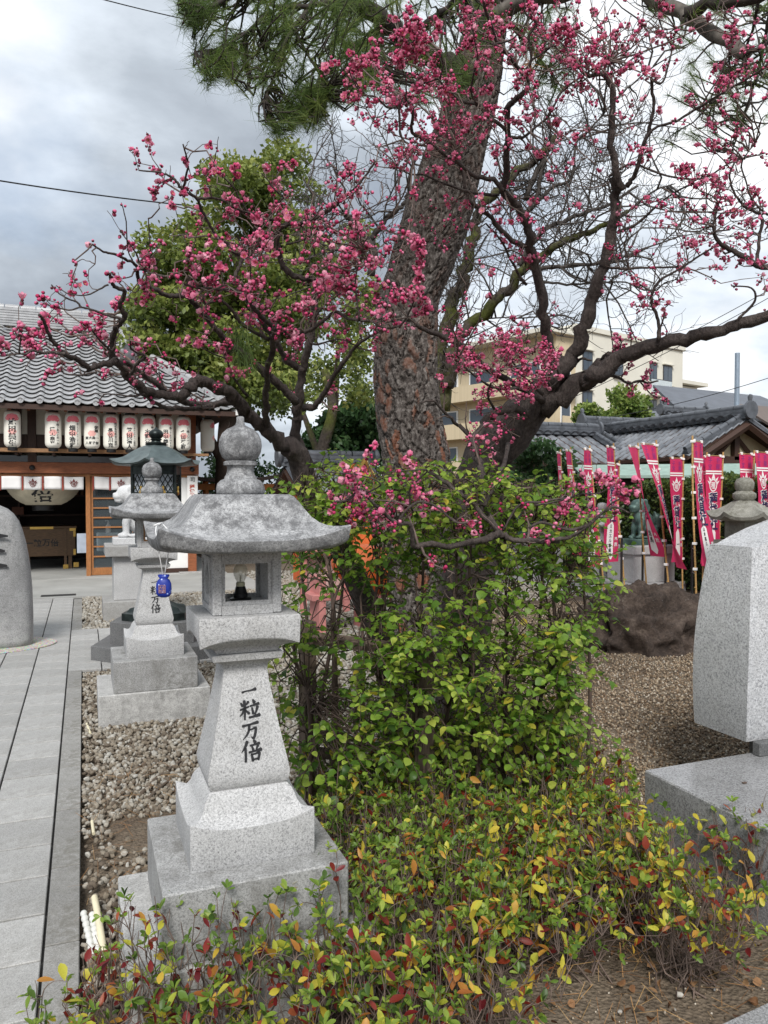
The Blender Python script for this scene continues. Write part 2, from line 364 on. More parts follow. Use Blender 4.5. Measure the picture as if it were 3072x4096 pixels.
for y0, y1 in [(9.56, 10.2), (10.2, 10.9), (10.9, 11.6), (11.6, 12.3)]: slab('kerb_slab', -0.145, -0.022, y0, y1, 0.002, path, GR_KERB, 0.09)
# concrete apron in front of the shop
g = NT('concrete_apron'); n1 = g.noise(0.9, 6, 0.6); n2 = g.noise(60, 3); cr = g.voro(0.8, 'DISTANCE_TO_EDGE')
c = g.ramp(n1, [(0.3, (0.27, 0.27, 0.255)), (0.7, (0.42, 0.42, 0.40))]); c = g.mix(1.0, c, g.ramp(n2, [(0.3, (0.9,) * 3), (0.7, (1.06,) * 3)]), 'MULTIPLY')
g.col(c); g.bump(n2, 0.15, 0.003); CONC = g.done(0.85)
ap = MB().box2(np.array([-6, 12.6, -0.08]), np.array([2.9, 15.2, 0.0])).build('pavement_apron', CONC); tag(ap, 'pale concrete apron in front of the wooden shop', kind='structure')
gt = MB()
gt.box2(np.array([-0.62, 12.75, 0.001]), np.array([-0.12, 12.95, 0.006]))
gc = gt.build('drain_cover', plain('drain_iron', (0.03, 0.03, 0.03), 0.6)); tag(gc, 'dark rectangular drain cover set in the concrete apron', 'drain cover')
# path behind the banners
rp = bpy.data.objects.new('footpath', None); COL.objects.link(rp); tag(rp, 'grey stone footpath running behind the pink banners', kind='structure')
a, b, c_, d_ = on_z(2300, 2375), on_z(2900, 2490), on_z(2900, 2413), on_z(2300, 2318)
dirv = (b - a); Lp = np.linalg.norm(dirv); dirv /= Lp; nrm = np.array([-dirv[1], dirv[0], 0]); wv = float(np.dot(c_ - b, nrm))
a = a - dirv * 4; Lp += 9
m_ = MB().prism([a, a + dirv * Lp, a + dirv * Lp + nrm * wv, a + nrm * wv], (0, 0, -0.03), (0, 0, 0.004)); m_.build('bedding', MORTAR, rp)
ns = int(Lp / 0.62); ang = math.atan2(dirv[1], dirv[0])
for i in range(ns):
    for j in range(3):
        pc = a + dirv * ((i + 0.5 + 0.5 * (j % 2)) * 0.62) + nrm * (wv * (j + 0.5) / 3); key = ('fp', round(wv, 3))
        if key not in slab_meshes:
            o = MB().box((0, 0, 0), (0.61, wv / 3 - 0.01, 0.05), 0.004).build('paving_slab', GR_PAVE); slab_meshes[key] = o.data; bpy.data.objects.remove(o)
        o = link('paving_slab', slab_meshes[key], None, rp, (pc[0], pc[1], -0.004)); o.rotation_euler[2] = ang
# granite kerb corner at the lower right
ke = MB(); p0, p1 = on_z(2860, 4110, 0.1), on_z(3090, 4004, 0.1); dv = (p1 - p0) / np.linalg.norm(p1 - p0); nv = np.array([dv[1], -dv[0], 0])
ke.prism([p0 - dv * 0.5, p1 + dv * 1.2, p1 + dv * 1.2 + nv * 0.5, p0 - dv * 0.5 + nv * 0.5], (0, 0, -0.15), (0, 0, 0)); o = ke.build('kerb_stone', GR_POL)
tag(o, 'light granite kerb stone cut off by the bottom right corner', 'kerb stone')

# ------------------------------------------------------------------ gravel (nobody could count it)
g = NT('pebble_pale'); r_ = g.attr(); n1 = g.noise(55, 4, 0.7)
c = g.ramp(r_, [(0.0, (0.11, 0.085, 0.062)), (0.3, (0.20, 0.165, 0.122)), (0.55, (0.275, 0.24, 0.19)), (0.8, (0.335, 0.31, 0.265)), (1.0, (0.42, 0.405, 0.365))])
g.col(g.mix(1.0, c, g.ramp(n1, [(0.3, (0.62,) * 3), (0.62, (1.12,) * 3)]), 'MULTIPLY')); g.bump(n1, 0.5, 0.006); PEB = g.done(0.9)
g = NT('pebble_brown'); r_ = g.attr()
g.col(g.ramp(r_, [(0.0, (0.055, 0.038, 0.025)), (0.3, (0.16, 0.108, 0.066)), (0.6, (0.28, 0.20, 0.128)), (0.85, (0.38, 0.31, 0.22)), (1.0, (0.5, 0.45, 0.38))])); PEA = g.done(0.85)
def inpoly(P, poly):
    x, y = P[:, 0], P[:, 1]; res = np.zeros(len(P), bool); n = len(poly)
    for i in range(n):
        (x1, y1), (x2, y2) = poly[i][:2], poly[(i + 1) % n][:2]
        c = ((y1 > y) != (y2 > y)) & (x < (x2 - x1) * (y - y1) / (y2 - y1 + 1e-12) + x1); res ^= c
    return res
def pts_in(poly, dens, keep=None):
    poly = np.array([p[:2] for p in poly]); lo, hi = poly.min(0), poly.max(0); n = int(dens * np.prod(hi - lo))
    P = R.uniform(lo, hi, (n, 2)); P = P[inpoly(P, poly)]
    if keep is not None: P = P[keep(P)]
    v = np.c_[P, np.zeros(len(P))] - CAM; d = v @ FW; px = 1536 + FPX * (v @ RT) / d; py = 2048 - FPX * (v @ UP) / d
    return P[(d > 0.5) & (px > -120) & (px < 3200) & (py < 4250)]
solid = [(0.1, 0.86, 2.27, 2.915), (0.09, 0.85, 5.56, 6.2)]
def free(P):
    k = np.ones(len(P), bool)
    for x0, x1, y0, y1 in solid: k &= ~((P[:, 0] > x0 - 0.01) & (P[:, 0] < x1 + 0.01) & (P[:, 1] > y0 - 0.01) & (P[:, 1] < y1 + 0.01))
    return k
peb = [ico(2, 0.10, (1, 0.8, 0.6), s) for s in range(5)]
for k in range(5):   # lumpy crushed stones
    V, T, m_ = peb[k]; q = np.random.default_rng(k + 50)
    for _ in range(11):
        nrm_ = q.normal(size=3); nrm_ /= np.linalg.norm(nrm_); h = q.uniform(0.36, 0.68); dd = V @ nrm_; V = V - np.maximum(dd - h, 0)[:, None] * nrm_
    peb[k] = (V, T, m_)
peb1 = []
for k in range(5):
    V, T, m_ = ico(1, 0.16, (1, 0.8, 0.62), k + 20); peb1.append((V, T, m_))
def lay(name, P, smin, smax, tm, mat, lift=0.35, label=None, tilt=0.5, attr=None):
    n = len(P); s = R.uniform(smin, smax, n) * R.choice([1, 1, 0.7], n)
    gz = -0.028
    pos = np.c_[P, gz + s * lift + R.uniform(0, 0.6, n) * s]
    o = scatter(name, tm, pos, rrot(n, tilt), s, [mat], attr=attr); tag(o, label, kind='stuff'); return o
bedA = [(-0.015, 2.35), (1.25, 2.35), (1.25, 7.3), (-0.015, 7.3)]
from mathutils import noise as mnoise
def patch(P):   # bare earth in the nearer middle of the bed, stones elsewhere
    bare = np.array([mnoise.noise(Vector((p[0] * 2.6, p[1] * 1.5, 4.0))) for p in P]); y = P[:, 1]
    dens = np.where(y > 3.95, 1.0, np.where(y > 3.0, np.clip(0.22 + 1.2 * bare, 0, 1) + np.where((P[:, 0] < 0.12) | (P[:, 0] > 0.4), 0.22, 0.0), 0.8 + 0.3 * bare))
    return (R.random(len(P)) < dens) & free(P)
P = pts_in(bedA, 2200, patch); near = P[:, 1] < 4.6
lay('gravel', P[near], 0.0115, 0.026, peb, PEB, label='pale crushed stone gravel around the two stone lanterns', tilt=0.6)
lay('gravel', P[~near], 0.011, 0.023, peb1, PEB, label='pale crushed stone gravel beyond the second stone lantern')
bedB = [(1.25, 3.6), (2.6, 4.9), (4.2, 9.5), (9.5, 10.2), (9.0, 14.5), (2.9, 15.4), (2.9, 12.5), (-0.02, 12.5), (-0.02, 9.58), (1.9, 9.56), (1.9, 7.3), (1.25, 7.3)]
P = pts_in(bedB, 650)
lay('gravel', P, 0.018, 0.034, peb1, PEB, label='pale gravel spread behind the shrub and the banners', attr=R.uniform(0.45, 1, len(P)))
bedC = [(1.5, 2.6), (3.0, 1.9), (6.5, 3.0), (9.5, 9.6), (4.3, 9.4), (2.7, 5.0)]
P = pts_in(bedC, 3600); dd = np.hypot(P[:, 0], P[:, 1])
P = P[R.random(len(P)) < np.clip(1.5 - dd / 9, 0.25, 1)]
octa = []
for s in range(4):
    V = np.array([[1, 0, 0], [-1, 0, 0], [0, 0.8, 0], [0, -0.8, 0], [0, 0, 0.65], [0, 0, -0.65], ], float); q = np.random.default_rng(s); V = V * q.uniform(0.75, 1.2, (6, 1))
    T = np.array([[0, 2, 4], [2, 1, 4], [1, 3, 4], [3, 0, 4], [2, 0, 5], [1, 2, 5], [3, 1, 5], [0, 3, 5]]); octa.append((V, T, np.zeros(8, np.int32)))
lay('gravel', P, 0.007, 0.0145, octa, PEA, label='fine brown pea gravel around the dark boulder and the granite monument', tilt=1.0)
# ================================================================== the stone lanterns
SHAFT = [(0.118, 0.638), (0.129, 0.652), (0.134, 0.682), (0.127, 0.72), (0.114, 0.78), (0.100, 0.85), (0.087, 0.92), (0.077, 0.975), (0.0725, 1.012), (0.074, 1.03), (0.083, 1.042), (0.102, 1.05), (0.112, 1.054), (0.117, 1.074)]
def shaft_half(z): return np.interp(z, [p[1] for p in SHAFT], [p[0] for p in SHAFT])
def crest(name, mat, parent, M, s=1.0):
    """flaming jewel ring with a character, in the xz plane facing -y"""
    mb = MB(); t = np.linspace(0, 2 * math.pi, 25)[:-1]
    for r0, r1 in ((0.80, 1.0),):
        V = np.concatenate([np.stack([r0 * np.cos(t), 0 * t, r0 * np.sin(t)], 1), np.stack([r1 * np.cos(t), 0 * t, r1 * np.sin(t)], 1)]); n = len(t)
        mb.add(V, [[i, (i + 1) % n, n + (i + 1) % n, n + i] for i in range(n)])
    for a0, a1, tip in ((30, 60, (1.25, 1.35)), (60, 120, (0.0, 2.05)), (120, 150, (-1.25, 1.35)), (5, 30, (1.55, 0.75)), (150, 175, (-1.55, 0.75))):
        q = [(1.04 * math.cos(rad(a_)), 1.04 * math.sin(rad(a_))) for a_ in np.linspace(a0, a1, 5)]; P = [(x, 0, z) for x, z in q] + [(tip[0], 0, tip[1])]
        mb.add(P, [list(range(len(P)))])
    V = M(np.concatenate(mb.v) * s); me = bpy.data.meshes.new(name); me.from_pydata(V.tolist(), [], mb.f); me.materials.append(mat); me.update(); o = link(name, me, None, parent)
    text_mesh('種', 1.2 * s, mat, 'crest_character', o, M=M, bold=0.01); return o
BRUSH = {'一': [([(.06, .44), (.28, .50), (.62, .53), (.94, .60)], (.075, .05, .05, .12))],
 '粒': [([(.03, .53), (.25, .60), (.47, .66)], (.05, .055, .05)), ([(.25, .95), (.265, .5), (.24, .05)], (.085, .07, .05)), ([(.07, .86), (.16, .71)], (.05, .08)), ([(.45, .90), (.33, .74)], (.08, .03)), ([(.24, .56), (.13, .36), (.0, .22)], (.08, .05, .02)), ([(.29, .52), (.38, .42), (.47, .33)], (.04, .06, .08)), ([(.68, .97), (.75, .83)], (.06, .10)), ([(.53, .68), (.75, .72), (.97, .78)], (.055, .055, .08)), ([(.62, .60), (.68, .30)], (.05, .08)), ([(.90, .64), (.83, .42), (.74, .22)], (.085, .06, .03)), ([(.46, .14), (.75, .18), (1.0, .23)], (.06, .065, .10))],
 '万': [([(.06, .76), (.5, .82), (.94, .90)], (.08, .055, .10)), ([(.45, .80), (.40, .48), (.27, .24), (.06, .04)], (.09, .075, .06, .02)), ([(.42, .52), (.62, .56), (.80, .60), (.77, .32), (.66, .06), (.52, .16)], (.05, .055, .09, .08, .085, .02))],
 '倍': [([(.31, .96), (.20, .70), (.02, .47)], (.09, .07, .02)), ([(.21, .66), (.22, .35), (.20, .02)], (.07, .07, .07)), ([(.64, .99), (.71, .87)], (.06, .10)), ([(.45, .75), (.68, .78), (.92, .83)], (.055, .05, .08)), ([(.54, .70), (.60, .53)], (.05, .075)), ([(.84, .73), (.73, .52)], (.08, .03)), ([(.38, .44), (.68, .48), (1.0, .53)], (.06, .05, .10)), ([(.51, .36), (.56, .03)], (.06, .08)), ([(.52, .33), (.72, .355), (.89, .38), (.83, .05)], (.05, .05, .08, .06)), ([(.56, .09), (.82, .12)], (.05, .05))]}
def brush_char(ch, size, cz, onface, parent):
    mb = MB()
    for pts, ws in BRUSH[ch]:
        P = np.array([[x - 0.5, 0, y - 0.5] for x, y in pts]) * size; Q = smooth_line(P, 6); w = np.interp(np.linspace(0, 1, len(Q)), np.linspace(0, 1, len(ws)), ws) * size * 0.92; T_ = np.gradient(Q, axis=0); T_ /= np.linalg.norm(T_, axis=1)[:, None] + 1e-9; n_ = np.stack([-T_[:, 2], 0 * w, T_[:, 0]], 1)
        Q = np.vstack([Q[:1] - T_[:1] * w[0] * 0.5, Q, Q[-1:] + T_[-1:] * w[-1] * 0.5]); w = np.r_[w[0] * 0.35, w, w[-1] * 0.3]; n_ = np.vstack([n_[:1], n_, n_[-1:]]); k = len(Q); V = np.concatenate([Q - n_ * w[:, None], Q + n_ * w[:, None]]); V[:, 2] += cz; mb.add(onface(V), [[i, i + 1, k + i + 1, k + i] for i in range(k - 1)])
    return mb.build('character', INK, parent, recalc=False)
def smooth_line(P, n=4):
    P = np.asarray(P, float)
    if len(P) < 3: return np.array([P[0] + (P[1] - P[0]) * f for f in np.linspace(0, 1, n + 1)])
    Q = np.vstack([2 * P[0] - P[1], P, 2 * P[-1] - P[-2]]); out_ = []
    for i in range(1, len(Q) - 2):
        for t_ in np.arange(n) / n:
            a, b, c_, d = Q[i - 1], Q[i], Q[i + 1], Q[i + 2]; out_.append(0.5 * (2 * b + (c_ - a) * t_ + (2 * a - 5 * b + 4 * c_ - d) * t_ ** 2 + (3 * b - a - 3 * c_ + d) * t_ ** 3))
    out_.append(P[-1]); return np.array(out_)
def stone_lantern(label, x, y):
    t = thing('stone_lantern', label, 'stone lantern', (x, y, 0), 0, 'granite lanterns beside the path')
    m_ = MB(); m_.box2(np.array([-0.39, -0.315, -0.03]), np.array([0.37, 0.34, 0.2]), 0.006); m_.build('ground_slab', GR_SLABW, t)
    MB().box2(np.array([-0.29, -0.295, 0.2]), np.array([0.284, 0.279, 0.422]), 0.005).build('plinth', GR_PLI, t)
    MB().sq([(0.196, 0.422), (0.198, 0.426), (0.198, 0.541, 0.033), (0.192, 0.5445, 0.03), (0.178, 0.552, 0.018), (0.163, 0.566, 0.008), (0.152, 0.588, 0.002), (0.146, 0.61), (0.138, 0.626), (0.126, 0.64)], e=10).build('base_block', GR_LAN, t, 42)
    sh = MB().sq(SHAFT, e=6).build('shaft', GR_LAN, t, 38)
    def onface(V): V = V.copy(); V[:, 2] += 0.853; V[:, 1] = -shaft_half(V[:, 2]) - 0.0016; V[:, 0] += 0.008; return V
    for q, (ch, sz) in enumerate((('一', 0.052), ('粒', 0.066), ('万', 0.058), ('倍', 0.066))): brush_char(ch, sz, 0.096 - 0.064 * q - (0.004 if q == 0 else 0), onface, sh)
    MB().sq([(0.098, 1.076), (0.103, 1.083), (0.107, 1.092), (0.117, 1.101, -0.003), (0.133, 1.112, -0.008), (0.152, 1.124, -0.016), (0.160, 1.131, -0.022), (0.161, 1.135, -0.02), (0.163, 1.198), (0.160, 1.203)], e=10).build('platform', GR_LAN, t, 40)
    lb = MB(); h, z0, z1 = 0.1125, 1.204, 1.41
    for sx in (-1, 1): lb.box2(np.array([sx * h, -h, z0]), np.array([sx * (h - 0.03), h, z1]), 0.003)
    lb.box2(np.array([-h + 0.03, -h, z0]), np.array([h - 0.03, h, z0 + 0.03])); lb.box2(np.array([-h + 0.03, -h, z1 - 0.03]), np.array([h - 0.03, h, z1]))
    for sy in (-1, 1):   # stepped frame round the opening
        a, b = sy * (h - 0.012), sy * (h - 0.028)
        for sx in (-1, 1): lb.box2(np.array([sx * (h - 0.030), a, z0 + 0.03]), np.array([sx * (h - 0.042), b, z1 - 0.03]))
        lb.box2(np.array([-h + 0.042, a, z0 + 0.03]), np.array([h - 0.042, b, z0 + 0.042])); lb.box2(np.array([-h + 0.042, a, z1 - 0.042]), np.array([h - 0.042, b, z1 - 0.03]))
    lbo = lb.build('light_box', GR_LAN, t)
    pn = MB(); w = 0.072
    for a, b in (((-w - 0.012, 1.222), (-w, 1.392)), ((w, 1.222), (w + 0.012, 1.392)), ((-w, 1.222), (w, 1.234)), ((-w, 1.380), (w, 1.392))):
        pn.box2(np.array([-h - 0.006, a[0], a[1]]), np.array([-h + 0.001, b[0], b[1]]))
    pn.build('side_frame', GR_LAN, lbo)
    crest('crest', GR_PLI, lbo, lambda V: np.stack([np.full(len(V), -h - 0.003), -V[:, 0], V[:, 2] + 1.298], 1), 0.036)
    MB().sq([(0.10, 1.409), (0.25, 1.412, 0.012), (0.279, 1.4155, 0.026), (0.287, 1.421, 0.03), (0.294, 1.452, 0.044), (0.289, 1.4555, 0.043), (0.270, 1.4600, 0.034), (0.250, 1.468, 0.025), (0.232, 1.479, 0.017), (0.212, 1.495, 0.010), (0.192, 1.517, 0.005), (0.174, 1.545, 0.002), (0.160, 1.570), (0.148, 1.586), (0.134, 1.594)], e=14).build('roof', GR_ROOF, t, 48)
    MB().lathe([(0.078, 1.594), (0.0805, 1.598), (0.081, 1.614), (0.077, 1.630), (0.066, 1.641), (0.0545, 1.646), (0.053, 1.653), (0.048, 1.660), (0.0445, 1.672), (0.044, 1.686), (0.0465, 1.690), (0.056, 1.692), (0.0565, 1.703), (0.047, 1.707), (0.060, 1.718), (0.0685, 1.736), (0.0715, 1.756), (0.0695, 1.778), (0.060, 1.799), (0.044, 1.813), (0.027, 1.821), (0.0165, 1.827), (0.0133, 1.838), (0.0128, 1.853), (0.009, 1.856)], 40).build('finial', GR_ROOF, t, 60)
    return t
L1 = stone_lantern('near granite lantern with a light bulb in its open light box', 0.495, 2.575)
L2 = stone_lantern('second granite lantern, behind the near one and in front of the bronze lantern', 0.474, 5.87)
# wooden shutter frame in the second lantern's light box
WOOD = plain('wood_frame', (0.26, 0.13, 0.055), 0.6, var=0.3, scale=30, stretch=(1, 1, 8))
ws = MB(); y0 = 5.87 - 0.094
for a, b in (((-0.07, 1.246), (-0.056, 1.368)), ((0.056, 1.246), (0.07, 1.368)), ((-0.056, 1.246), (0.056, 1.258)), ((-0.056, 1.356), (0.056, 1.368))): ws.box2(np.array([0.474 + a[0], y0, a[1]]), np.array([0.474 + b[0], y0 + 0.012, b[1]]))
o = ws.build('shutter_frame', WOOD); tag(o, 'small brown wooden frame set in the second lantern\'s light box opening', 'frame')
# bulb
g = NT('bulb_glass'); g.col((0.88, 0.86, 0.70)); g.b.inputs['Alpha'].default_value = 0.42; BULBG = g.done(0.08)
BLK = plain('black_plastic', (0.012, 0.012, 0.013), 0.4)
bx, by = 0.498, 2.60
t = thing('light_bulb', 'clear light bulb in a black socket inside the near stone lantern', 'light bulb', (bx, by, 1.234))
MB().lathe([(0.036, 0.0), (0.037, 0.004), (0.034, 0.007), (0.024, 0.009), (0.0245, 0.022), (0.021, 0.026), (0.017, 0.043), (0.0155, 0.046)], 24).build('socket', BLK, t, 40)
MB().lathe([(0.0150, 0.046), (0.0153, 0.058), (0.013, 0.060)], 20).build('collar', plain('bulb_collar', (0.62, 0.6, 0.42), 0.4), t, 40)
MB().lathe([(0.0125, 0.060), (0.014, 0.064), (0.019, 0.074), (0.0235, 0.087), (0.0245, 0.097), (0.0225, 0.110), (0.016, 0.119), (0.008, 0.1225), (0.001, 0.1232)], 24).build('glass', BULBG, t, True)
f_ = MB(); f_.tube([(0, 0, 0.06), (0, 0, 0.082)], 0.003, 8); f_.tube([(-0.007, 0, 0.096), (-0.003, 0, 0.082), (0.003, 0, 0.082), (0.007, 0, 0.096)], 0.0009, 5); f_.tube([(-0.007, 0, 0.096), (0, 0, 0.099), (0.007, 0, 0.096)], 0.0007, 5)
f_.build('filament', plain('filament_mount', (0.25, 0.25, 0.22), 0.4, 0.5), t)
# blue charm hung on the roof corner
BLUE = NT('brocade_blue'); vv = BLUE.voro(70, 'F1'); BLUE.col(BLUE.ramp(vv, [(0.0, (0.5, 0.62, 0.9)), (0.14, (0.4, 0.5, 0.85)), (0.2, (0.008, 0.03, 0.30)), (1.0, (0.006, 0.022, 0.22))])); BLUE = BLUE.done(0.5)
cp = at(655, 2345, 2.32)
t = thing('amulet_pouch', 'blue brocade amulet pouch hanging by a white cord from the near lantern roof', 'amulet', cp)
pm = MB(); rs = []
for z, w, th in ((-0.034, 0.008, 0.004), (-0.031, 0.017, 0.008), (-0.022, 0.0225, 0.0115), (-0.008, 0.0235, 0.0125), (0.008, 0.0225, 0.012), (0.019, 0.018, 0.010), (0.024, 0.012, 0.007), (0.027, 0.0145, 0.008), (0.033, 0.0175, 0.006), (0.034, 0.008, 0.002)):
    a_ = np.linspace(0, 2 * math.pi, 17)[:-1]; rs.append(np.stack([w * np.cos(a_), th * np.sin(a_), np.full(16, z) + 0.003 * np.sin(3 * a_) * (z > 0.03)], 1))
pm.rings(rs).build('pouch', BLUE, t, True).rotation_euler[2] = -0.25
GOLD = plain('gilt', (0.62, 0.40, 0.11), 0.32, 0.9)
fr = MB()
for a, b in (((-0.013, -0.019), (-0.012, 0.005)), ((0.006, -0.019), (0.007, 0.005)), ((-0.012, -0.019), (0.006, -0.018)), ((-0.012, 0.004), (0.006, 0.005))): fr.box2(np.array([a[0], -0.0135, a[1]]), np.array([b[0], -0.0125, b[1]]))
seal = fr.build('seal', plain('seal_thread', (0.45, 0.22, 0.14), 0.5), t); seal.rotation_euler[2] = -0.25
for q, (s_, dx) in enumerate((('住吉', 0.0012), ('大社', -0.0078))): text_mesh(s_, 0.0088, plain('seal_lettering', (0.5, 0.27, 0.18), 0.5), 'lettering', seal, M=lambda V, dx=dx: V + np.array([dx, -0.0136, -0.007]), bold=0.01)
WHITE = plain('white_cord', (0.80, 0.80, 0.80), 0.7, var=0.05)
ct = at(640, 2112, 2.36) - np.array(cp)
cd = MB(); cd.tube([(-0.002, 0, 0.03), ct + (-0.014, -0.012, -0.010), ct + (-0.012, -0.008, 0.006), ct + (0.0, 0.02, 0.012)], 0.0016, 6); cd.tube([(0.002, 0, 0.03), (0.013, -0.004, 0.10), ct + (0.026, -0.008, -0.02), ct + (0.022, -0.006, -0.004), ct + (0.008, 0.0, 0.012), ct + (-0.018, 0.004, 0.010)], 0.0016, 6)
cd.tube([ct + (-0.02, -0.004, 0.005), ct + (-0.006, -0.008, 0.014), ct + (0.006, -0.004, 0.016), ct + (-0.002, 0.004, 0.006)], 0.0022, 6)
cd.build('cord', WHITE, t, True)

# ------------------------------------------------------------------ bronze lantern
def hexr(r, z, lift=0.0, e=6, n=6, ph=rad(12), rot=0.0):
    pts = []
    for k in range(n):
        a0, a1 = ph + k * 2 * math.pi / n, ph + (k + 1) * 2 * math.pi / n
        for j in range(e):
            u = j / e; d = abs(2 * u - 1) ** 3
            pts.append((r * ((1 - u) * math.cos(a0) + u * math.cos(a1)), r * ((1 - u) * math.sin(a0) + u * math.sin(a1)), z + lift * d))
    return np.array(pts)
g = NT('bronze_dark'); n1 = g.noise(14, 4); g.col(g.ramp(n1, [(0.35, (0.012, 0.016, 0.016)), (0.7, (0.04, 0.055, 0.052))])); BRZ = g.done(0.38, 0.6)
g = NT('bronze_roof'); n1 = g.noise(9, 5, 0.65); g.col(g.ramp(n1, [(0.35, (0.06, 0.08, 0.08)), (0.7, (0.13, 0.165, 0.165))])); BRZR = g.done(0.42, 0.35)
bc = at(627, 2100, 7.6)
t = thing('bronze_lantern', 'black bronze six-sided lantern on a dark granite plinth', 'bronze lantern', (bc[0], bc[1], 0))
MB().rings([hexr(0.64, -0.03), hexr(0.64, 0.13), hexr(0.632, 0.135), hexr(0.3, 0.135)]).build('lower_plinth', GR_DARK, t)
MB().rings([hexr(0.46, 0.135), hexr(0.46, 0.345), hexr(0.452, 0.35), hexr(0.2, 0.35)]).build('upper_plinth', GR_DARK, t)
MB().rings([hexr(0.35, 0.352), hexr(0.35, 0.42), hexr(0.30, 0.43), hexr(0.27, 0.445, 0.02), hexr(0.19, 0.47, 0.01), hexr(0.13, 0.51), hexr(0.10, 0.56), hexr(0.08, 0.6)]).build('foot', BRZ, t, 35)
MB().lathe([(0.085, 0.6), (0.09, 0.63), (0.075, 0.66), (0.066, 0.8), (0.063, 0.93), (0.085, 0.95), (0.09, 0.97), (0.085, 0.99), (0.063, 1.01), (0.066, 1.15), (0.09, 1.23), (0.13, 1.28)], 20).build('post', BRZ, t, 50)
MB().rings([hexr(0.12, 1.27), hexr(0.22, 1.31, 0.01), hexr(0.28, 1.36, 0.015), hexr(0.29, 1.40), hexr(0.26, 1.41), hexr(0.25, 1.45), hexr(0.2, 1.455)]).build('platform', BRZ, t, 40)
fbx = MB(); ph = rad(12); PAN = plain('lamp_panel', (0.55, 0.60, 0.66), 0.5)
cr_ = [np.array([0.235 * math.cos(ph + k * math.pi / 3), 0.235 * math.sin(ph + k * math.pi / 3)]) for k in range(6)]
for k in range(6):
    fbx.tube([(*cr_[k], 1.45), (*cr_[k], 1.86)], 0.018, 8)
    a, b = cr_[k], cr_[(k + 1) % 6]
    for zz, hh in ((1.455, 0.05), (1.60, 0.025), (1.80, 0.08)):
        mid = (a + b) / 2; ang = math.atan2(*(b - a)[::-1]); fbx.box((*mid, zz + hh / 2 - 0.02), (np.linalg.norm(b - a) - 0.02, 0.02, hh), rz=ang)
fbx.rings([hexr(0.2, 1.78), hexr(0.2, 1.87)])
fb = fbx.build('fire_box', BRZ, t)
pp = MB().rings([hexr(0.216, 1.46, e=1), hexr(0.216, 1.80, e=1)], caps=False).build('lamp_panel', PAN, fb)
lt = MB()
for k in range(6):
    a, b = cr_[k], cr_[(k + 1) % 6]; Lk = np.linalg.norm(b - a)
    if proj((bc[0] + (a + b)[0] / 2, bc[1] + (a + b)[1] / 2, 1.6))[2] > 7.62: continue
    for q in np.arange(-0.34, 0.36, 0.052):
        for s_ in (1, -1):
            u0, z0_ = q, 1.48; u1, z1_ = q + s_ * 0.32 * 0.62, 1.80
            p, r2 = (u0, z0_), (u1, z1_); P = []
            for f in np.linspace(0, 1, 25):
                u = p[0] + (r2[0] - p[0]) * f; z = p[1] + (r2[1] - p[1]) * f
                if abs(u) <= Lk / 2 - 0.02: P.append((u, z))
            if len(P) >= 2:
                e0, e1 = P[0], P[-1]; dd = (b - a) / Lk; mid = (a + b) / 2
                lt.tube([(*(mid + dd * e0[0]), e0[1]), (*(mid + dd * e1[0]), e1[1])], 0.0048, 4)
    gd = MB(); mid = (a + b) / 2 * 1.03
    nrm_ = mid / np.linalg.norm(mid); Mx = frame((*nrm_, 0.0)); Vd = MB().lathe([(0.0, -0.004), (0.022, -0.004), (0.03, 0.0), (0.024, 0.008), (0.008, 0.012), (0.0, 0.012)], 14).v[0]
    for off in (0.0,):
        V = np.stack([Vd[:, 0], Vd[:, 2], Vd[:, 1]], 1) @ Mx.T + np.array([*mid, 1.60]); n_ = 14
        gd.add(V, [[i * n_ + j, i * n_ + (j + 1) % n_, (i + 1) * n_ + (j + 1) % n_, (i + 1) * n_ + j] for i in range(5) for j in range(n_)])
        gd.box((mid[0], mid[1], 1.64), (0.02, 0.02, 0.05), 0.004); gd.build('gilt_boss', GOLD, fb, 40)
lt.build('lattice', BRZ, fb)['kind'] = 'stuff'
MB().rings([hexr(0.2, 1.855), hexr(0.44, 1.868, 0.035), hexr(0.455, 1.88, 0.045), hexr(0.43, 1.89, 0.04), hexr(0.38, 1.908, 0.025), hexr(0.32, 1.94, 0.01), hexr(0.26, 1.985, 0.003), hexr(0.19, 2.03), hexr(0.12, 2.06), hexr(0.06, 2.075)]).build('roof', BRZR, t, 32)
MB().lathe([(0.085, 2.06), (0.10, 2.075), (0.10, 2.095), (0.05, 2.10), (0.042, 2.115), (0.06, 2.125), (0.045, 2.135), (0.066, 2.155), (0.072, 2.18), (0.064, 2.205), (0.04, 2.222), (0.018, 2.232), (0.004, 2.25)], 24).build('finial', BRZ, t, 50)
# ================================================================== statues, monuments, boulder
def blob(name, parts, mat, parent, voxel=0.012, smooth_it=4, M=None):
    """ellipsoids ('e', centre, radii) and tapered limbs ('c', points, radii) fused into one continuous skin"""
    mb = MB(); V0, T0, _ = ico(3)
    for p in parts:
        if p[0] == 'e': mb.add(V0 * np.asarray(p[2]) + np.asarray(p[1]), T0.tolist())
        else:
            mb.tube(p[1], p[2], 12)
            for q, r_ in zip(p[1], p[2]): mb.add(V0 * r_ + np.asarray(q), T0.tolist())
    o = mb.build(name, mat, None, recalc=False)
    r_ = o.modifiers.new('remesh', 'REMESH'); r_.mode = 'VOXEL'; r_.voxel_size = voxel
    s_ = o.modifiers.new('smooth', 'SMOOTH'); s_.iterations = smooth_it; s_.factor = 0.5
    dg = bpy.context.evaluated_depsgraph_get(); me = bpy.data.meshes.new_from_object(o.evaluated_get(dg)); bpy.data.objects.remove(o)
    if M is not None: me.transform(M)
    me.materials.clear(); me.materials.append(mat); fin(me, True); return link(name, me, None, parent)
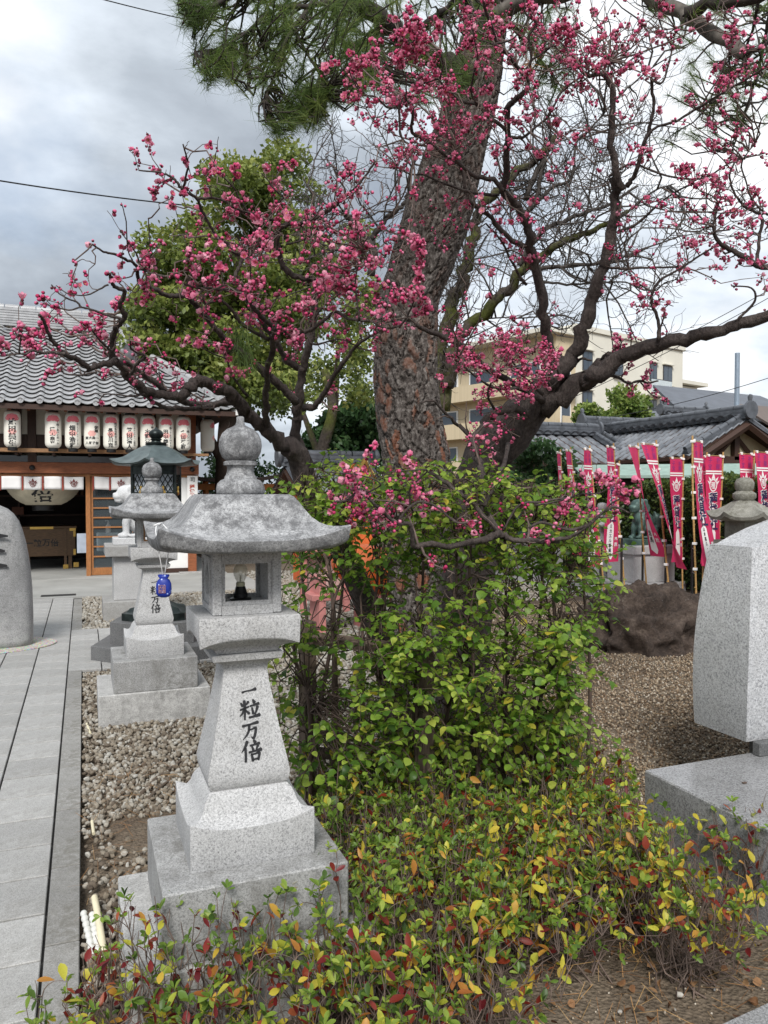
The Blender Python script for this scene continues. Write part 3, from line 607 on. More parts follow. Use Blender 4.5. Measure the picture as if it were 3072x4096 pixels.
def lion_parts():
    """seated guardian lion facing -x, 1 unit tall, base centre at origin"""
    P = [('e', (0.10, 0, 0.34), (0.24, 0.19, 0.30)), ('e', (0.22, 0, 0.16), (0.22, 0.21, 0.17)), ('e', (-0.05, 0, 0.50), (0.17, 0.18, 0.20)),
         ('e', (-0.16, 0, 0.78), (0.15, 0.15, 0.16)), ('e', (-0.04, 0, 0.74), (0.17, 0.19, 0.22)), ('e', (-0.27, 0, 0.735), (0.10, 0.11, 0.075)), ('e', (-0.255, 0, 0.655), (0.085, 0.09, 0.035)),
         ('e', (-0.335, 0, 0.775), (0.035, 0.06, 0.03)), ('e', (-0.22, 0.075, 0.845), (0.05, 0.045, 0.04)), ('e', (-0.22, -0.075, 0.845), (0.05, 0.045, 0.04)),
         ('e', (-0.07, 0.15, 0.87), (0.05, 0.03, 0.07)), ('e', (-0.07, -0.15, 0.87), (0.05, 0.03, 0.07))]
    for sy in (-1, 1):
        P += [('c', [(-0.08, sy * 0.12, 0.46), (-0.15, sy * 0.125, 0.25), (-0.14, sy * 0.125, 0.07)], [0.085, 0.062, 0.055]), ('e', (-0.19, sy * 0.125, 0.035), (0.10, 0.065, 0.045)),
              ('c', [(0.2, sy * 0.15, 0.2), (0.06, sy * 0.19, 0.2), (0.12, sy * 0.19, 0.05)], [0.12, 0.085, 0.05]), ('e', (0.0, sy * 0.19, 0.035), (0.11, 0.055, 0.04))]
        for k in range(7):   # mane curls
            a_ = -1.3 + k * 0.45; P.append(('e', (0.02 + 0.05 * math.cos(a_ * 2), sy * (0.165 - 0.006 * k), 0.58 + 0.05 * k), (0.055, 0.04, 0.045)))
        for k in range(3): P.append(('e', (-0.225 - 0.02 * k, sy * (0.03 + 0.03 * k), 0.005), (0.02, 0.02, 0.02)))
    for k in range(6): P.append(('e', (0.08 - 0.01 * k, 0.09 * math.sin(k * 2.1), 0.64 + 0.05 * k), (0.07, 0.06, 0.06)))
    P += [('c', [(0.38, 0, 0.12), (0.47, 0, 0.3), (0.44, 0, 0.5), (0.38, 0, 0.62)], [0.06, 0.09, 0.1, 0.03])]
    return P
def scaled(parts, s):
    return [(p[0], tuple(v * s for v in p[1]), tuple(v * s for v in p[2])) if p[0] == 'e' else ('c', [tuple(v * s for v in q) for q in p[1]], [v * s for v in p[2]]) for p in parts]
GR_LION = granite('granite_lion', (0.66, 0.665, 0.67), (0.5, 0.505, 0.51), (0.3, 0.3, 0.31), 120, wear=0.3)
lx, ly = 0.62, 10.45
t = thing('lion_pedestal', 'granite pedestal under the pale stone lion', 'pedestal', (lx, ly, 0))
MB().box2(np.array([-0.40, -0.36, -0.03]), np.array([0.40, 0.40, 0.23]), 0.01).build('base', GR_PAVE, t)
MB().box2(np.array([-0.27, -0.24, 0.23]), np.array([0.29, 0.30, 0.79]), 0.01).build('block', GR_LAN, t)
MB().box2(np.array([-0.37, -0.33, 0.79]), np.array([0.37, 0.37, 0.93]), 0.012).build('cap', GR_PAVE, t)
t2 = thing('guardian_lion', 'pale granite guardian lion seated on its pedestal behind the second lantern', 'lion statue', (lx - 0.02, ly, 0.93))
MB().box2(np.array([-0.25, -0.2, 0]), np.array([0.33, 0.2, 0.09]), 0.01).build('footing', GR_LION, t2)
b_ = blob('body', scaled(lion_parts(), 0.72), GR_LION, t2, 0.012); b_.location = (0.02, 0, 0.09)
# bronze lion behind the banners
g = NT('bronze_green'); n1 = g.noise(8, 4); g.col(g.ramp(n1, [(0.35, (0.045, 0.085, 0.075)), (0.7, (0.12, 0.20, 0.175))])); BRG = g.done(0.5, 0.25)
pc = on_z(2600, 2362)
t = thing('lion_pedestal', 'speckled granite pedestal under the green bronze lion', 'pedestal', (pc[0] + 0.1, pc[1] + 0.35, 0))
MB().box2(np.array([-0.56, -0.45, -0.03]), np.array([0.56, 0.45, 0.13]), 0.01).build('base', GR_LAN, t)
MB().box2(np.array([-0.42, -0.34, 0.13]), np.array([0.42, 0.34, 0.59]), 0.01).build('block', GR_LAN, t)
MB().box2(np.array([-0.47, -0.38, 0.59]), np.array([0.47, 0.38, 0.73]), 0.015).build('cap', GR_LAN, t)
t2 = thing('guardian_lion', 'green bronze guardian lion on the pedestal behind the pink banners', 'lion statue', (pc[0] + 0.1, pc[1] + 0.35, 0.73))
MB().box2(np.array([-0.34, -0.2, 0]), np.array([0.32, 0.2, 0.10]), 0.01).build('footing', BRG, t2)
b_ = blob('body', scaled(lion_parts(), 0.70), BRG, t2, 0.014); b_.location = (0.02, 0, 0.10)
# second bronze lion, far left of the hedge, just a green shape between leaves
p2 = on_z(2130, 2300)
t = thing('lion_pedestal', 'pale granite pedestal glimpsed through the right side of the shrub', 'pedestal', (p2[0], p2[1], 0))
MB().box2(np.array([-0.42, -0.4, 0.0]), np.array([0.42, 0.4, 0.62]), 0.01).build('block', GR_LAN, t)
MB().box2(np.array([-0.47, -0.45, 0.62]), np.array([0.47, 0.45, 0.76]), 0.01).build('cap', GR_LAN, t)
t2 = thing('guardian_lion', 'green bronze guardian lion mostly hidden behind the shrub', 'lion statue', (p2[0], p2[1], 0.76))
MB().box2(np.array([-0.34, -0.2, 0]), np.array([0.32, 0.2, 0.10]), 0.01).build('footing', BRG, t2)
bb = link('body', b_.data, None, t2, (0.02, 0, 0.10)); bb.rotation_euler[2] = math.pi

# left rounded monument
mx_, my_ = on_z(-100, 2590)[:2]
t = thing('stone_monument', 'rounded grey granite monument cut off by the left edge', 'monument', (mx_, my_, 0))
rs = []; half = [(0.0, 0.545), (0.08, 0.55), (0.3, 0.552), (0.6, 0.545), (0.85, 0.525), (1.05, 0.495), (1.2, 0.46), (1.3, 0.425), (1.38, 0.375), (1.43, 0.32), (1.465, 0.25), (1.485, 0.17), (1.495, 0.05)]
for z, h in half:
    k = 36; a_ = np.arange(k) * 2 * math.pi / k; dpt = 0.24 * (1 - 0.35 * max(0, (z - 1.1)) ** 1.0) * (h / 0.55) ** 0.6
    sx = np.sign(np.cos(a_)) * np.abs(np.cos(a_)) ** 0.55 * h; sy = np.sign(np.sin(a_)) * np.abs(np.sin(a_)) ** 0.55 * dpt
    rs.append(np.stack([sx, sy, np.full(k, z)], 1))
GR_MONL = granite('granite_grey_monument', (0.36, 0.36, 0.36), (0.22, 0.22, 0.222), (0.085, 0.085, 0.088), 110, stain=0.3, stain_c=(0.5, 0.5, 0.49), wear=0.45)
so = MB().rings(rs).build('stone', GR_MONL, t, True)
br_ = MB()
for zz, l_ in ((1.16, 0.10), (1.01, 0.07), (0.86, 0.09)): br_.rings([np.array([(0.24, -0.252, zz - 0.02), (0.24, -0.242, zz - 0.02), (0.24, -0.242, zz + 0.03), (0.24, -0.252, zz + 0.03)]), np.array([(0.24 + l_, -0.25, zz - 0.012), (0.24 + l_, -0.24, zz - 0.012), (0.24 + l_, -0.24, zz + 0.006), (0.24 + l_, -0.25, zz + 0.006)])])
br_.build('lettering', INK, so)
pd = MB().lathe([(0.78, 0.002), (0.78, 0.012), (0.76, 0.014), (0.1, 0.014)], 40, squash=(1, 0.62, 1)); g = NT('washed_pebble'); vv = g.voro(90, out='Color'); g.col(g.mix(0.6, vv, (0.36, 0.33, 0.26))); pd.build('footing', g.done(0.9), t)
# right monument: offering slab, plinth and upright stone
o = MB().box2(np.array([2.33, 1.2, -0.03]), np.array([4.4, 2.725, 0.356]), 0.006).build('offering_slab', GR_POL); tag(o, 'low polished granite slab in front of the right monument', 'stone slab')
t = thing('stone_monument', 'tall speckled granite monument with a curved top, cut off by the right edge', 'monument', (3.0, 2.7, 0))
MB().box2(np.array([0.28, 0.04, -0.03]), np.array([2.2, 0.33, 0.399]), 0.004).build('plinth', GR_DARK, t); MB().box2(np.array([-0.055, -0.045, 0.357]), np.array([2.2, 0.0, 0.42]), 0.004).build('footing', GR_DARK, t)
rs = []
def topz(x): return 1.335 + 0.245 * (1 - math.exp(-1.9 * x))
for f in np.linspace(0, 1, 15):
    z_l = 0.40 + f * (topz(0.0) - 0.40)
    bul = 0.062 * math.sin(math.pi * min(1, (f * 0.93 + 0.09))) ** 0.8 - 0.02 * f
    yb = 0.38 - 0.05 * f; yf = 0.045 + 0.02 * f - 0.045 * math.sin(math.pi * f)
    nx = 12; xs = 0.0 - bul - 0.02 + (1.97 + bul) * (np.linspace(0, 1, nx) ** 1.6)
    zt = np.array([0.40 + f * (topz(max(0, x - 0.04)) - 0.40) for x in xs])
    fr_ = np.stack([xs, np.full(nx, yf), zt], 1); fr_[0, 0] += 0.0; bk = np.stack([xs[::-1], np.full(nx, yb), zt[::-1]], 1)
    rs.append(np.concatenate([fr_, bk]))
so = MB().rings(rs); so.build('stone', GR_MON, t, 30)
# boulder
bp = on_z(2605, 2590)
V, T, _ = ico(6); V = V.copy()
V[:, 2] = np.where(V[:, 2] < 0, V[:, 2] * 0.25, V[:, 2])
n1 = vnoise(V * 1.1, 5, 3); n2 = vnoise(V * 4.5, 6, 4); n3 = -np.abs(vnoise(V * 2.2 + 3, 9, 3))
lobes = 0.16 * np.exp(-((V[:, 0] - 0.62) ** 2 + (V[:, 2] - 0.55) ** 2) / 0.05)
V = V * (1 + 0.14 * n1 + 0.085 * n2 + 0.34 * n3 + 0.13 + lobes)[:, None] * np.array([0.70, 0.46, 0.62])
ca, sa = math.cos(-YAW), math.sin(-YAW); V = V @ np.array([[ca, sa, 0], [-sa, ca, 0], [0, 0, 1]])
g = NT('lava_rock'); n1 = g.noise(5, 6, 0.7); n2 = g.noise(45, 4, 0.7); n3 = g.noise(90, 2)
c = g.ramp(n1, [(0.3, (0.028, 0.022, 0.019)), (0.55, (0.075, 0.056, 0.046)), (0.75, (0.15, 0.118, 0.096))]); c = g.mix(1.0, c, g.ramp(n2, [(0.3, (0.6,) * 3), (0.7, (1.3,) * 3)]), 'MULTIPLY')
c = g.mix(g.ramp(n3, [(0.72, (0, 0, 0)), (0.76, (1, 1, 1))]), c, (0.34, 0.33, 0.31)); g.col(c); g.bump(n2, 0.9, 0.02); LAVA = g.done(0.95, spec=0.2)
me = fast_mesh('boulder', V, T, [LAVA], smooth=True); o = link('boulder', me, None, None, (bp[0] + 0.05, bp[1] + 0.2, -0.03)); tag(o, 'dark brown lava boulder lying on the pea gravel', 'boulder')
# ================================================================== the wooden shop on the left
WBR = plain('wood_redbrown', (0.26, 0.085, 0.032), 0.6, var=0.35, scale=12, stretch=(1, 8, 8))
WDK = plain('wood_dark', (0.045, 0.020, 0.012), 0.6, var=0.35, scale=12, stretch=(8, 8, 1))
WOR = plain('wood_orange', (0.33, 0.135, 0.042), 0.55, var=0.3, scale=14, stretch=(8, 8, 1))
WPALE = plain('wood_weathered', (0.36, 0.20, 0.10), 0.7, var=0.4, scale=20, stretch=(1, 8, 8))
PLAS = plain('plaster_cream', (0.74, 0.71, 0.62), 0.9, var=0.05)
PLASW = plain('plaster_white', (0.80, 0.80, 0.78), 0.9, var=0.04)
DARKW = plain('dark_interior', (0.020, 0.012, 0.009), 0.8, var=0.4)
g = NT('roof_tile_silver'); n1 = g.noise(7, 4); r_ = g.rand()
c = g.ramp(n1, [(0.3, (0.34, 0.342, 0.35)), (0.7, (0.50, 0.502, 0.51))]); c = g.mix(1.0, c, g.ramp(r_, [(0, (0.82,) * 3), (1, (1.05,) * 3)]), 'MULTIPLY'); g.col(c); TILE = g.done(0.34, 0.12, 0.6)
FY = 15.6; XL, XR = -4.6, 2.15
shop = thing('shop_building', 'wooden shop with grey tiled roof and a row of paper lanterns under the eaves', 'shop', (0, FY, 0))
O = np.array([0, FY, 0])
def sp(name, m, mat, parent=None, smooth=False): return m.build(name, mat, parent or shop, smooth, org=O)
def A3(x, y, z): return np.array([x, y, z], float)
# interior shell
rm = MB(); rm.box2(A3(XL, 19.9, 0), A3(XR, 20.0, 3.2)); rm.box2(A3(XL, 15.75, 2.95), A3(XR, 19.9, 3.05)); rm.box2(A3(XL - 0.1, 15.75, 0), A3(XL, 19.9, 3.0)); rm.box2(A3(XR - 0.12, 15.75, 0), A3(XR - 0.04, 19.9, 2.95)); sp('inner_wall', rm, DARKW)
sp('floor', MB().box2(A3(XL, 15.2, -0.05), A3(XR + 0.5, 19.9, 0.012)), CONC)
# frame of posts and beams
for x0, x1, z0, z1, m in ((-1.13, -1.04, 2.3, 3.2, WDK), (-0.945, -0.80, 2.12, 3.2, WDK), (0.045, 0.13, 0.0, 1.95, WOR), (0.66, 0.70, 2.4, 3.2, WDK), (1.30, 1.34, 2.4, 3.2, WDK), (1.94, 2.10, 2.0, 3.2, WBR), (1.935, 2.10, 0.0, 0.42, WBR), (0.93, 1.0, 0, 1.95, WOR), (-2.6, -2.5, 2.2, 3.2, WDK)):
    sp('post', MB().box2(A3(x0, FY - 0.07, z0), A3(x1, FY + 0.05, z1), 0.004), m)
sp('lintel', MB().box2(A3(XL, FY - 0.10, 1.955), A3(XR, FY + 0.06, 2.165), 0.006), WBR)
sp('beam', MB().box2(A3(XL, FY - 0.05, 1.90), A3(XR, FY + 0.03, 1.950), 0.004), WOR)
sp('wall', MB().box2(A3(XL, FY, 2.68), A3(XR - 0.1, FY + 0.04, 3.25)), PLAS)
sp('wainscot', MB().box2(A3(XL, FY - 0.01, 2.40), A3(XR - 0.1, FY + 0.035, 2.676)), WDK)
gl = NT('window_dark'); gl.col((0.02, 0.022, 0.025)); GLD = gl.done(0.08)
sp('window_band', MB().box2(A3(XL, FY - 0.005, 2.17), A3(XR - 0.1, FY + 0.03, 2.285)), GLD)
sp('shelf_rail', MB().box2(A3(XL, FY - 0.42, 2.33), A3(1.42, FY - 0.30, 2.40), 0.006).box2(A3(1.62, FY - 0.42, 2.31), A3(2.3, FY - 0.30, 2.36), 0.006), WPALE)
for x in np.arange(-3, 2.2, 0.62): sp('bracket', MB().box2(A3(x, FY - 0.40, 2.285), A3(x + 0.05, FY, 2.33)), WDK)
for x in (-0.87, 2.02): sp('beam_boss', MB().lathe([(0.0, 0), (0.045, 0), (0.05, 0.02), (0.03, 0.04), (0, 0.045)], 12, c=(0, 0, 0)).__class__().add(np.stack([MB().lathe([(0.045, 0), (0.05, 0.02), (0.03, 0.04), (0.004, 0.05)], 12).v[0][:, 0] + x, FY - 0.10 - MB().lathe([(0.045, 0), (0.05, 0.02), (0.03, 0.04), (0.004, 0.05)], 12).v[0][:, 2], MB().lathe([(0.045, 0), (0.05, 0.02), (0.03, 0.04), (0.004, 0.05)], 12).v[0][:, 1] + 2.06], 1), [[i * 12 + j, i * 12 + (j + 1) % 12, (i + 1) * 12 + (j + 1) % 12, (i + 1) * 12 + j] for i in range(3) for j in range(12)] + [[36 + j for j in range(12)]]), BLK, None, True)
sp('side_wall', MB().box2(A3(1.0, FY - 0.02, 0.10), A3(1.935, FY + 0.03, 1.93)), PLASW)
sp('side_sill', MB().box2(A3(1.0, FY - 0.06, 0.0), A3(1.93, FY + 0.05, 0.10), 0.004), WDK)
sp('sill_kerb', MB().box2(A3(1.75, FY - 0.35, 0.0), A3(2.4, FY - 0.07, 0.03), 0.004), GR_PAVE)
# glazed sliding door
dr = sp('sliding_door', MB().box2(A3(0.132, FY - 0.03, 0.02), A3(0.175, FY + 0.01, 1.89)).box2(A3(0.88, FY - 0.03, 0.02), A3(0.925, FY + 0.01, 1.89)).box2(A3(0.175, FY - 0.03, 0.02), A3(0.88, FY + 0.01, 0.16)).box2(A3(0.175, FY - 0.03, 1.84), A3(0.88, FY + 0.01, 1.89)), WOR)
for zz in (1.665, 1.475, 1.29, 1.105, 0.92, 0.735, 0.55, 0.36): MB().box2(A3(0.175, FY - 0.035, zz), A3(0.88, FY + 0.0, zz + 0.028)).build('glazing_bar', WOR, dr, org=O)
gl = NT('door_glass'); gl.col((0.10, 0.12, 0.13)); gl.b.inputs['Alpha'].default_value = 0.35; DGL = gl.done(0.05)
MB().box2(A3(0.175, FY - 0.012, 0.16), A3(0.88, FY - 0.008, 1.84)).build('glass', DGL, dr, org=O)
# eaves, rafters
e_y, e_z, r_y, r_z = 14.58, 3.16, 18.5, 5.22; e_x = 2.72
sp('eave_board', MB().box2(A3(XL - 0.6, e_y + 0.03, e_z - 0.11), A3(e_x, e_y + 0.07, e_z - 0.02)), WDK)
sl = (r_z - e_z) / (r_y - e_y)
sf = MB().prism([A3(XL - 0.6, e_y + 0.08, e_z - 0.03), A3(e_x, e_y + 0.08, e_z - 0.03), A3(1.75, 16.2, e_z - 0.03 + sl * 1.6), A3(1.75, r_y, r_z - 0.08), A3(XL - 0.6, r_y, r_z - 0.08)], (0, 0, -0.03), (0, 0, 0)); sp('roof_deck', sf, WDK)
sp('side_eave', MB().prism([A3(e_x, e_y + 0.08, e_z - 0.03), A3(e_x, r_y + 3, e_z - 0.03), A3(1.75, r_y + 3, e_z + 0.55), A3(1.75, 16.2, e_z + 0.62)], (0, 0, -0.03), (0, 0, 0)), WDK)
for x in np.arange(-3.3, 2.6, 0.3): sp('rafter', MB().rings([np.array([(x, e_y + 0.1, e_z - 0.13), (x + 0.05, e_y + 0.1, e_z - 0.13), (x + 0.05, e_y + 0.1, e_z - 0.065), (x, e_y + 0.1, e_z - 0.065)]), np.array([(x, FY, e_z - 0.13 + sl * 1.0), (x + 0.05, FY, e_z - 0.13 + sl * 1.0), (x + 0.05, FY, e_z - 0.065 + sl * 1.0), (x, FY, e_z - 0.065 + sl * 1.0)])]), WBR)
sp('side_gable', MB().prism([A3(0.85, r_y - 2.0, e_z + 0.6), A3(0.85, r_y + 2.0, e_z + 0.6), A3(0.85, r_y, r_z)], (0, 0, 0), (0.05, 0, 0)), PLAS)
# roof tiles: one S-shaped pantile mesh, laid row by row
TW, TH = 0.305, 0.218
def tile_mesh(tw, th, amp=0.036, name='roof_tile', lip=0.042):
    u = np.linspace(0, 1, 10); prof = np.where(u < 0.62, -amp * 0.75 * np.sin(math.pi * u / 0.62), amp * 1.0 * np.sin(math.pi * (u - 0.62) / 0.38))
    x = u * tw * 1.03; top0 = np.stack([x, np.zeros(10), prof + lip], 1); top1 = np.stack([x, np.full(10, th * 1.12), prof + 0.002], 1); bot0 = np.stack([x, np.full(10, 0.004), prof + lip - 0.013], 1)
    V = np.concatenate([bot0, top0, top1]); F = [[i, i + 1, 11 + i, 10 + i] for i in range(9)] + [[10 + i, 11 + i, 21 + i, 20 + i] for i in range(9)]
    return V, F
tv, tf = tile_mesh(TW, TH); tme = bpy.data.meshes.new('roof_tile'); tme.from_pydata(tv.tolist(), [], tf); tme.materials.append(TILE); fin(tme, 50)
slope_len = math.hypot(r_y - e_y, r_z - e_z); sa_ = math.atan2(r_z - e_z, r_y - e_y); nrow = int(slope_len / TH)
roof = thing('roof', None, None); roof.parent = shop; roof.location = (0, -FY, 0); count = 0; rest = MB()
RX = 0.82
def hipx(s):   # right border of the tiled slope at distance s up the slope
    y = e_y + s * math.cos(sa_); return RX if y > 16.75 else e_x - 0.05 - (y - e_y) * ((e_x - 0.05 - RX - 0.55) / (16.75 - e_y))
for r_i in range(nrow):
    s = r_i * TH; y = e_y + s * math.cos(sa_); z = e_z + s * math.sin(sa_)
    for k in range(-18, 12):
        x = RX - 0.02 - TW * (k + 1) if False else -0.02 + TW * k
        if x + TW > hipx(s) + 0.12 or x < -3.6: continue
        px, py, _d = proj((x + TW, y, z))
        if px < -90 or px > 1000: continue
        if count < 300:
            o = link('roof_tile', tme, None, roof, (x, y, z)); o.rotation_euler = (sa_ + rnd.uniform(-0.006, 0.006), rnd.uniform(-0.004, 0.004), 0); count += 1
        else:
            V = tv @ np.array(Matrix.Rotation(sa_, 3, 'X')).T + np.array([x, y, z]); rest.add(V, tf)
if rest.v: o = rest.build('roof_tiles', TILE, roof, 50, recalc=False); o['kind'] = 'stuff'
disc = MB().lathe([(0.001, 0.0), (0.055, 0.0), (0.055, 0.01), (0.042, 0.012), (0.04, 0.004), (0.025, 0.004), (0.02, 0.009), (0.001, 0.01)], 20)
V = disc.v[0]; disc.v[0] = np.stack([V[:, 0], -V[:, 2], V[:, 1]], 1); dme_o = disc.build('eave_disc', TILE, None, 40); dme = dme_o.data; bpy.data.objects.remove(dme_o)
for k in range(-14, 9):
    x = -0.02 + TW * k + TW * 0.81
    if x > e_x - 0.06: continue
    link('eave_disc', dme, None, roof, (x, e_y - 0.012, e_z + 0.038))
# ridge of stacked flat tiles with round caps
for k in range(7): MB().box2(A3(XL - 0.5, r_y - 0.17 + 0.008 * k, r_z - 0.02 + 0.056 * k), A3(0.95 - 0.012 * k, r_y + 0.17 - 0.008 * k, r_z + 0.028 + 0.056 * k), 0.006).build('ridge_course', TILE, roof)
for i in range(18):
    x0 = 0.93 - 0.31 * i; MB().tube([(x0, r_y, r_z + 0.385), (x0 - 0.29, r_y, r_z + 0.385)], 0.085, 12).build('ridge_cap', TILE, roof, 40)
def ridge_line(P0, P1, n, parent, mat, r=0.075, h=0.16, w=0.12):
    P0, P1 = np.array(P0, float), np.array(P1, float); d = (P1 - P0); Ln = np.linalg.norm(d); d /= Ln; fx = frame(d)
    for k in range(3):
        c = (P0 + P1) / 2 + np.array([0, 0, h * (k + 0.5) / 3]); MB().box((0, 0, 0), (w * 2 - 0.03 * k, Ln, h / 3 - 0.006), M=fx).build('ridge_course', mat, parent).location = c
    for i in range(n):
        a, b = P0 + d * Ln * i / n, P0 + d * Ln * (i + 0.94) / n; up_ = np.array([0, 0, h + r * 0.35]); MB().tube([a + up_, b + up_], r, 10).build('ridge_cap', mat, parent, 40)
def yz(s): return e_y + s * math.cos(sa_), e_z + s * math.sin(sa_)
ya, za = yz(2.35); yb, zb = yz(slope_len)
ridge_line((RX + 0.08, ya, za), (RX + 0.08, yb, zb), 9, roof, TILE)
og = MB().box((RX + 0.08, ya - 0.05, za + 0.14), (0.34, 0.10, 0.30), 0.03).box((RX + 0.08, ya - 0.11, za + 0.16), (0.16, 0.04, 0.16), 0.015).tube([(RX + 0.08, ya - 0.12, za + 0.30), (RX + 0.08, ya + 0.1, za + 0.31)], 0.10, 12).build('ogre_tile', plain('tile_dark', (0.09, 0.092, 0.10), 0.4), roof, 40)
yc, zc_ = yz(0.06); ym, zm = yz(2.45); ridge_line((RX + 0.55, ym, zm), (e_x - 0.02, yc, zc_ + 0.02), 11, roof, TILE, r=0.065, h=0.12, w=0.10)
sp('eave_end', MB().box((e_x + 0.02, e_y + 0.05, e_z - 0.03), (0.05, 0.22, 0.12), 0.004, rz=0.5), PLASW)
# ------------------------------------------------------------------ paper lanterns under the eaves
PAPER = plain('lantern_paper', (0.80, 0.775, 0.70), 0.85, var=0.05, scale=5)
PINK = plain('print_pink', (0.84, 0.20, 0.24), 0.8, var=0.1); PPINK = plain('print_pale_pink', (0.80, 0.42, 0.38), 0.8, var=0.08)
def petal_print(name, mat, parent, cx, cz, s, surf, half=True):
    mb = MB()
    for k in range(5 if half else 6):
        a_ = rad(180 * k / 4) if half else rad(60 * k); q = np.linspace(0, 2 * math.pi, 13)[:-1]; c = (cx + 0.62 * s * math.cos(a_), cz + 0.62 * s * math.sin(a_) * 0.75)
        V = np.stack([c[0] + 0.40 * s * np.cos(q), 0 * q, c[1] + 0.36 * s * np.sin(q)], 1); V = np.concatenate([[[c[0], 0, c[1]]], V]); mb.add(surf(V), [[0, 1 + j, 1 + (j + 1) % 12] for j in range(12)])
    q = np.linspace(0, 2 * math.pi, 13)[:-1]; V = np.stack([cx + 0.42 * s * np.cos(q), 0 * q, cz + 0.40 * s * np.sin(q) + 0.12 * s], 1); V = np.concatenate([[[cx, 0, cz + 0.12 * s]], V]); mb.add(surf(V) - np.array([0, 0.0008, 0]), [[0, 1 + j, 1 + (j + 1) % 12] for j in range(12)])
    return mb.build(name, mat, parent, recalc=False)
LPROF = [(0.085, 0.0), (0.105, 0.012), (0.128, 0.04), (0.137, 0.08), (0.138, 0.3), (0.138, 0.52), (0.135, 0.57), (0.12, 0.615), (0.095, 0.637), (0.085, 0.64)]
def lprof_ribs():
    zs = np.linspace(0, 0.64, 57); r0 = np.interp(zs, [p[1] for p in LPROF], [p[0] for p in LPROF]); return [(r_ + 0.0014 * math.cos(k * math.pi), z) for k, (r_, z) in enumerate(zip(r0, zs))]
lan_me = MB().lathe(lprof_ribs(), 28).build('paper_body', PAPER, None, True).data; bpy.data.objects.remove(bpy.data.objects['paper_body'])
def keep_mesh(o): me = o.data; bpy.data.objects.remove(o); return me
cap_me = keep_mesh(MB().lathe([(0.08, -0.06), (0.082, -0.05), (0.082, 0.006), (0.05, 0.008)], 20).build('lower_rim', BLK, None, 40)); cap2_me = keep_mesh(MB().lathe([(0.05, 0.634), (0.088, 0.636), (0.088, 0.668), (0.05, 0.67)], 20).build('upper_rim', BLK, None, 40)); cord_me = keep_mesh(MB().tube([(0, 0, 0.66), (0, 0, 0.78)], 0.004, 5).build('cord', BLK))
def surf_at(r0):
    def f(V):
        V = V.copy(); rr = np.interp(V[:, 2], [p[1] for p in LPROF], [p[0] for p in LPROF]) + r0; xx = np.clip(V[:, 0], -rr * 0.98, rr * 0.98); V[:, 1] = -np.sqrt(np.maximum(rr ** 2 - xx ** 2, 0)); V[:, 0] = xx; return V
    return f
names = [('武田美生', '', 0.125), ('道工幸平', '(株)あっとホーム', 0.085), ('畑中浩和', '(有)エイチ・ケイ・デンキ', 0.105), ('直人', '御栗', 0.07), ('長谷川充', '株式会社長谷川歯研', 0.088), ('笹田清人', 'トータルリフォーム美住', 0.10), ('木野元裕', '(株)アイレックス', 0.09), ('田中義和', '(株)TECNES', 0.09), ('倉田英樹', '(株)ソーノ', 0.09), ('', '', 0.09)]
ordw = ['leftmost', 'second', 'third', 'fourth', 'fifth', 'sixth', 'seventh', 'eighth', 'ninth', 'last']
xs_l = [-1.15, -0.49, -0.16, 0.16, 0.49, 0.82, 1.14, 1.47, 1.79, 2.33]
for i, ((nm, side, sz), x) in enumerate(zip(names, xs_l)):
    y = 14.95 if i < 9 else 15.55; zb = 2.40 if i < 9 else 2.42
    t = thing('paper_lantern', ('white paper lantern with pink flower and black lettering, ' + ordw[i] + ' from the left under the eaves') if i < 9 else 'white paper lantern half hidden behind the corner post of the shop', 'paper lantern', (x, y, zb), 0, 'paper lanterns under the shop eaves')
    t.rotation_euler[2] = math.atan2(x, -y) - math.pi if False else -math.atan2(x, y) * 0.6
    if i == 9: t.rotation_euler[2] = 1.1
    bo = link('paper_body', lan_me, None, t); link('lower_rim', cap_me, None, t); link('upper_rim', cap2_me, None, t); link('cord', cord_me, None, t)
    petal_print('flower_print', PINK, bo, 0, 0.50, 0.105, surf_at(0.0022)); petal_print('crest_print', PPINK, bo, 0, 0.27, 0.07, surf_at(0.0022), False)
    if nm and i != 3: text_mesh(nm, sz, INK, 'lettering', bo, M=lambda V, sz=sz, nm=nm: surf_at(0.0040)(V + np.array([-0.012 if len(nm) and sz < 0.12 else 0, 0, 0.20 if sz < 0.12 else 0.25])), bold=0.032, spacing=1.0)
    if i == 3:
        text_mesh('御栗', 0.07, INK, 'lettering', bo, M=lambda V: surf_at(0.0036)(V + np.array([0.075, 0, 0.36])), bold=0.02, spacing=1.25)
        for row, zz in (('直大典一', 0.19), ('人樹子智', 0.10)):
            for q, ch in enumerate(row): text_mesh(ch, 0.055, INK, 'lettering', bo, M=lambda V, q=q, zz=zz: surf_at(0.0036)(V + np.array([-0.085 + 0.057 * q, 0, zz])), bold=0.02)
    elif side: text_mesh(side, min(0.055, 0.42 / len(side)), INK, 'lettering', bo, M=lambda V, n=len(side): surf_at(0.0036)(V + np.array([0.078, 0, 0.27])), bold=0.014, spacing=1.0)
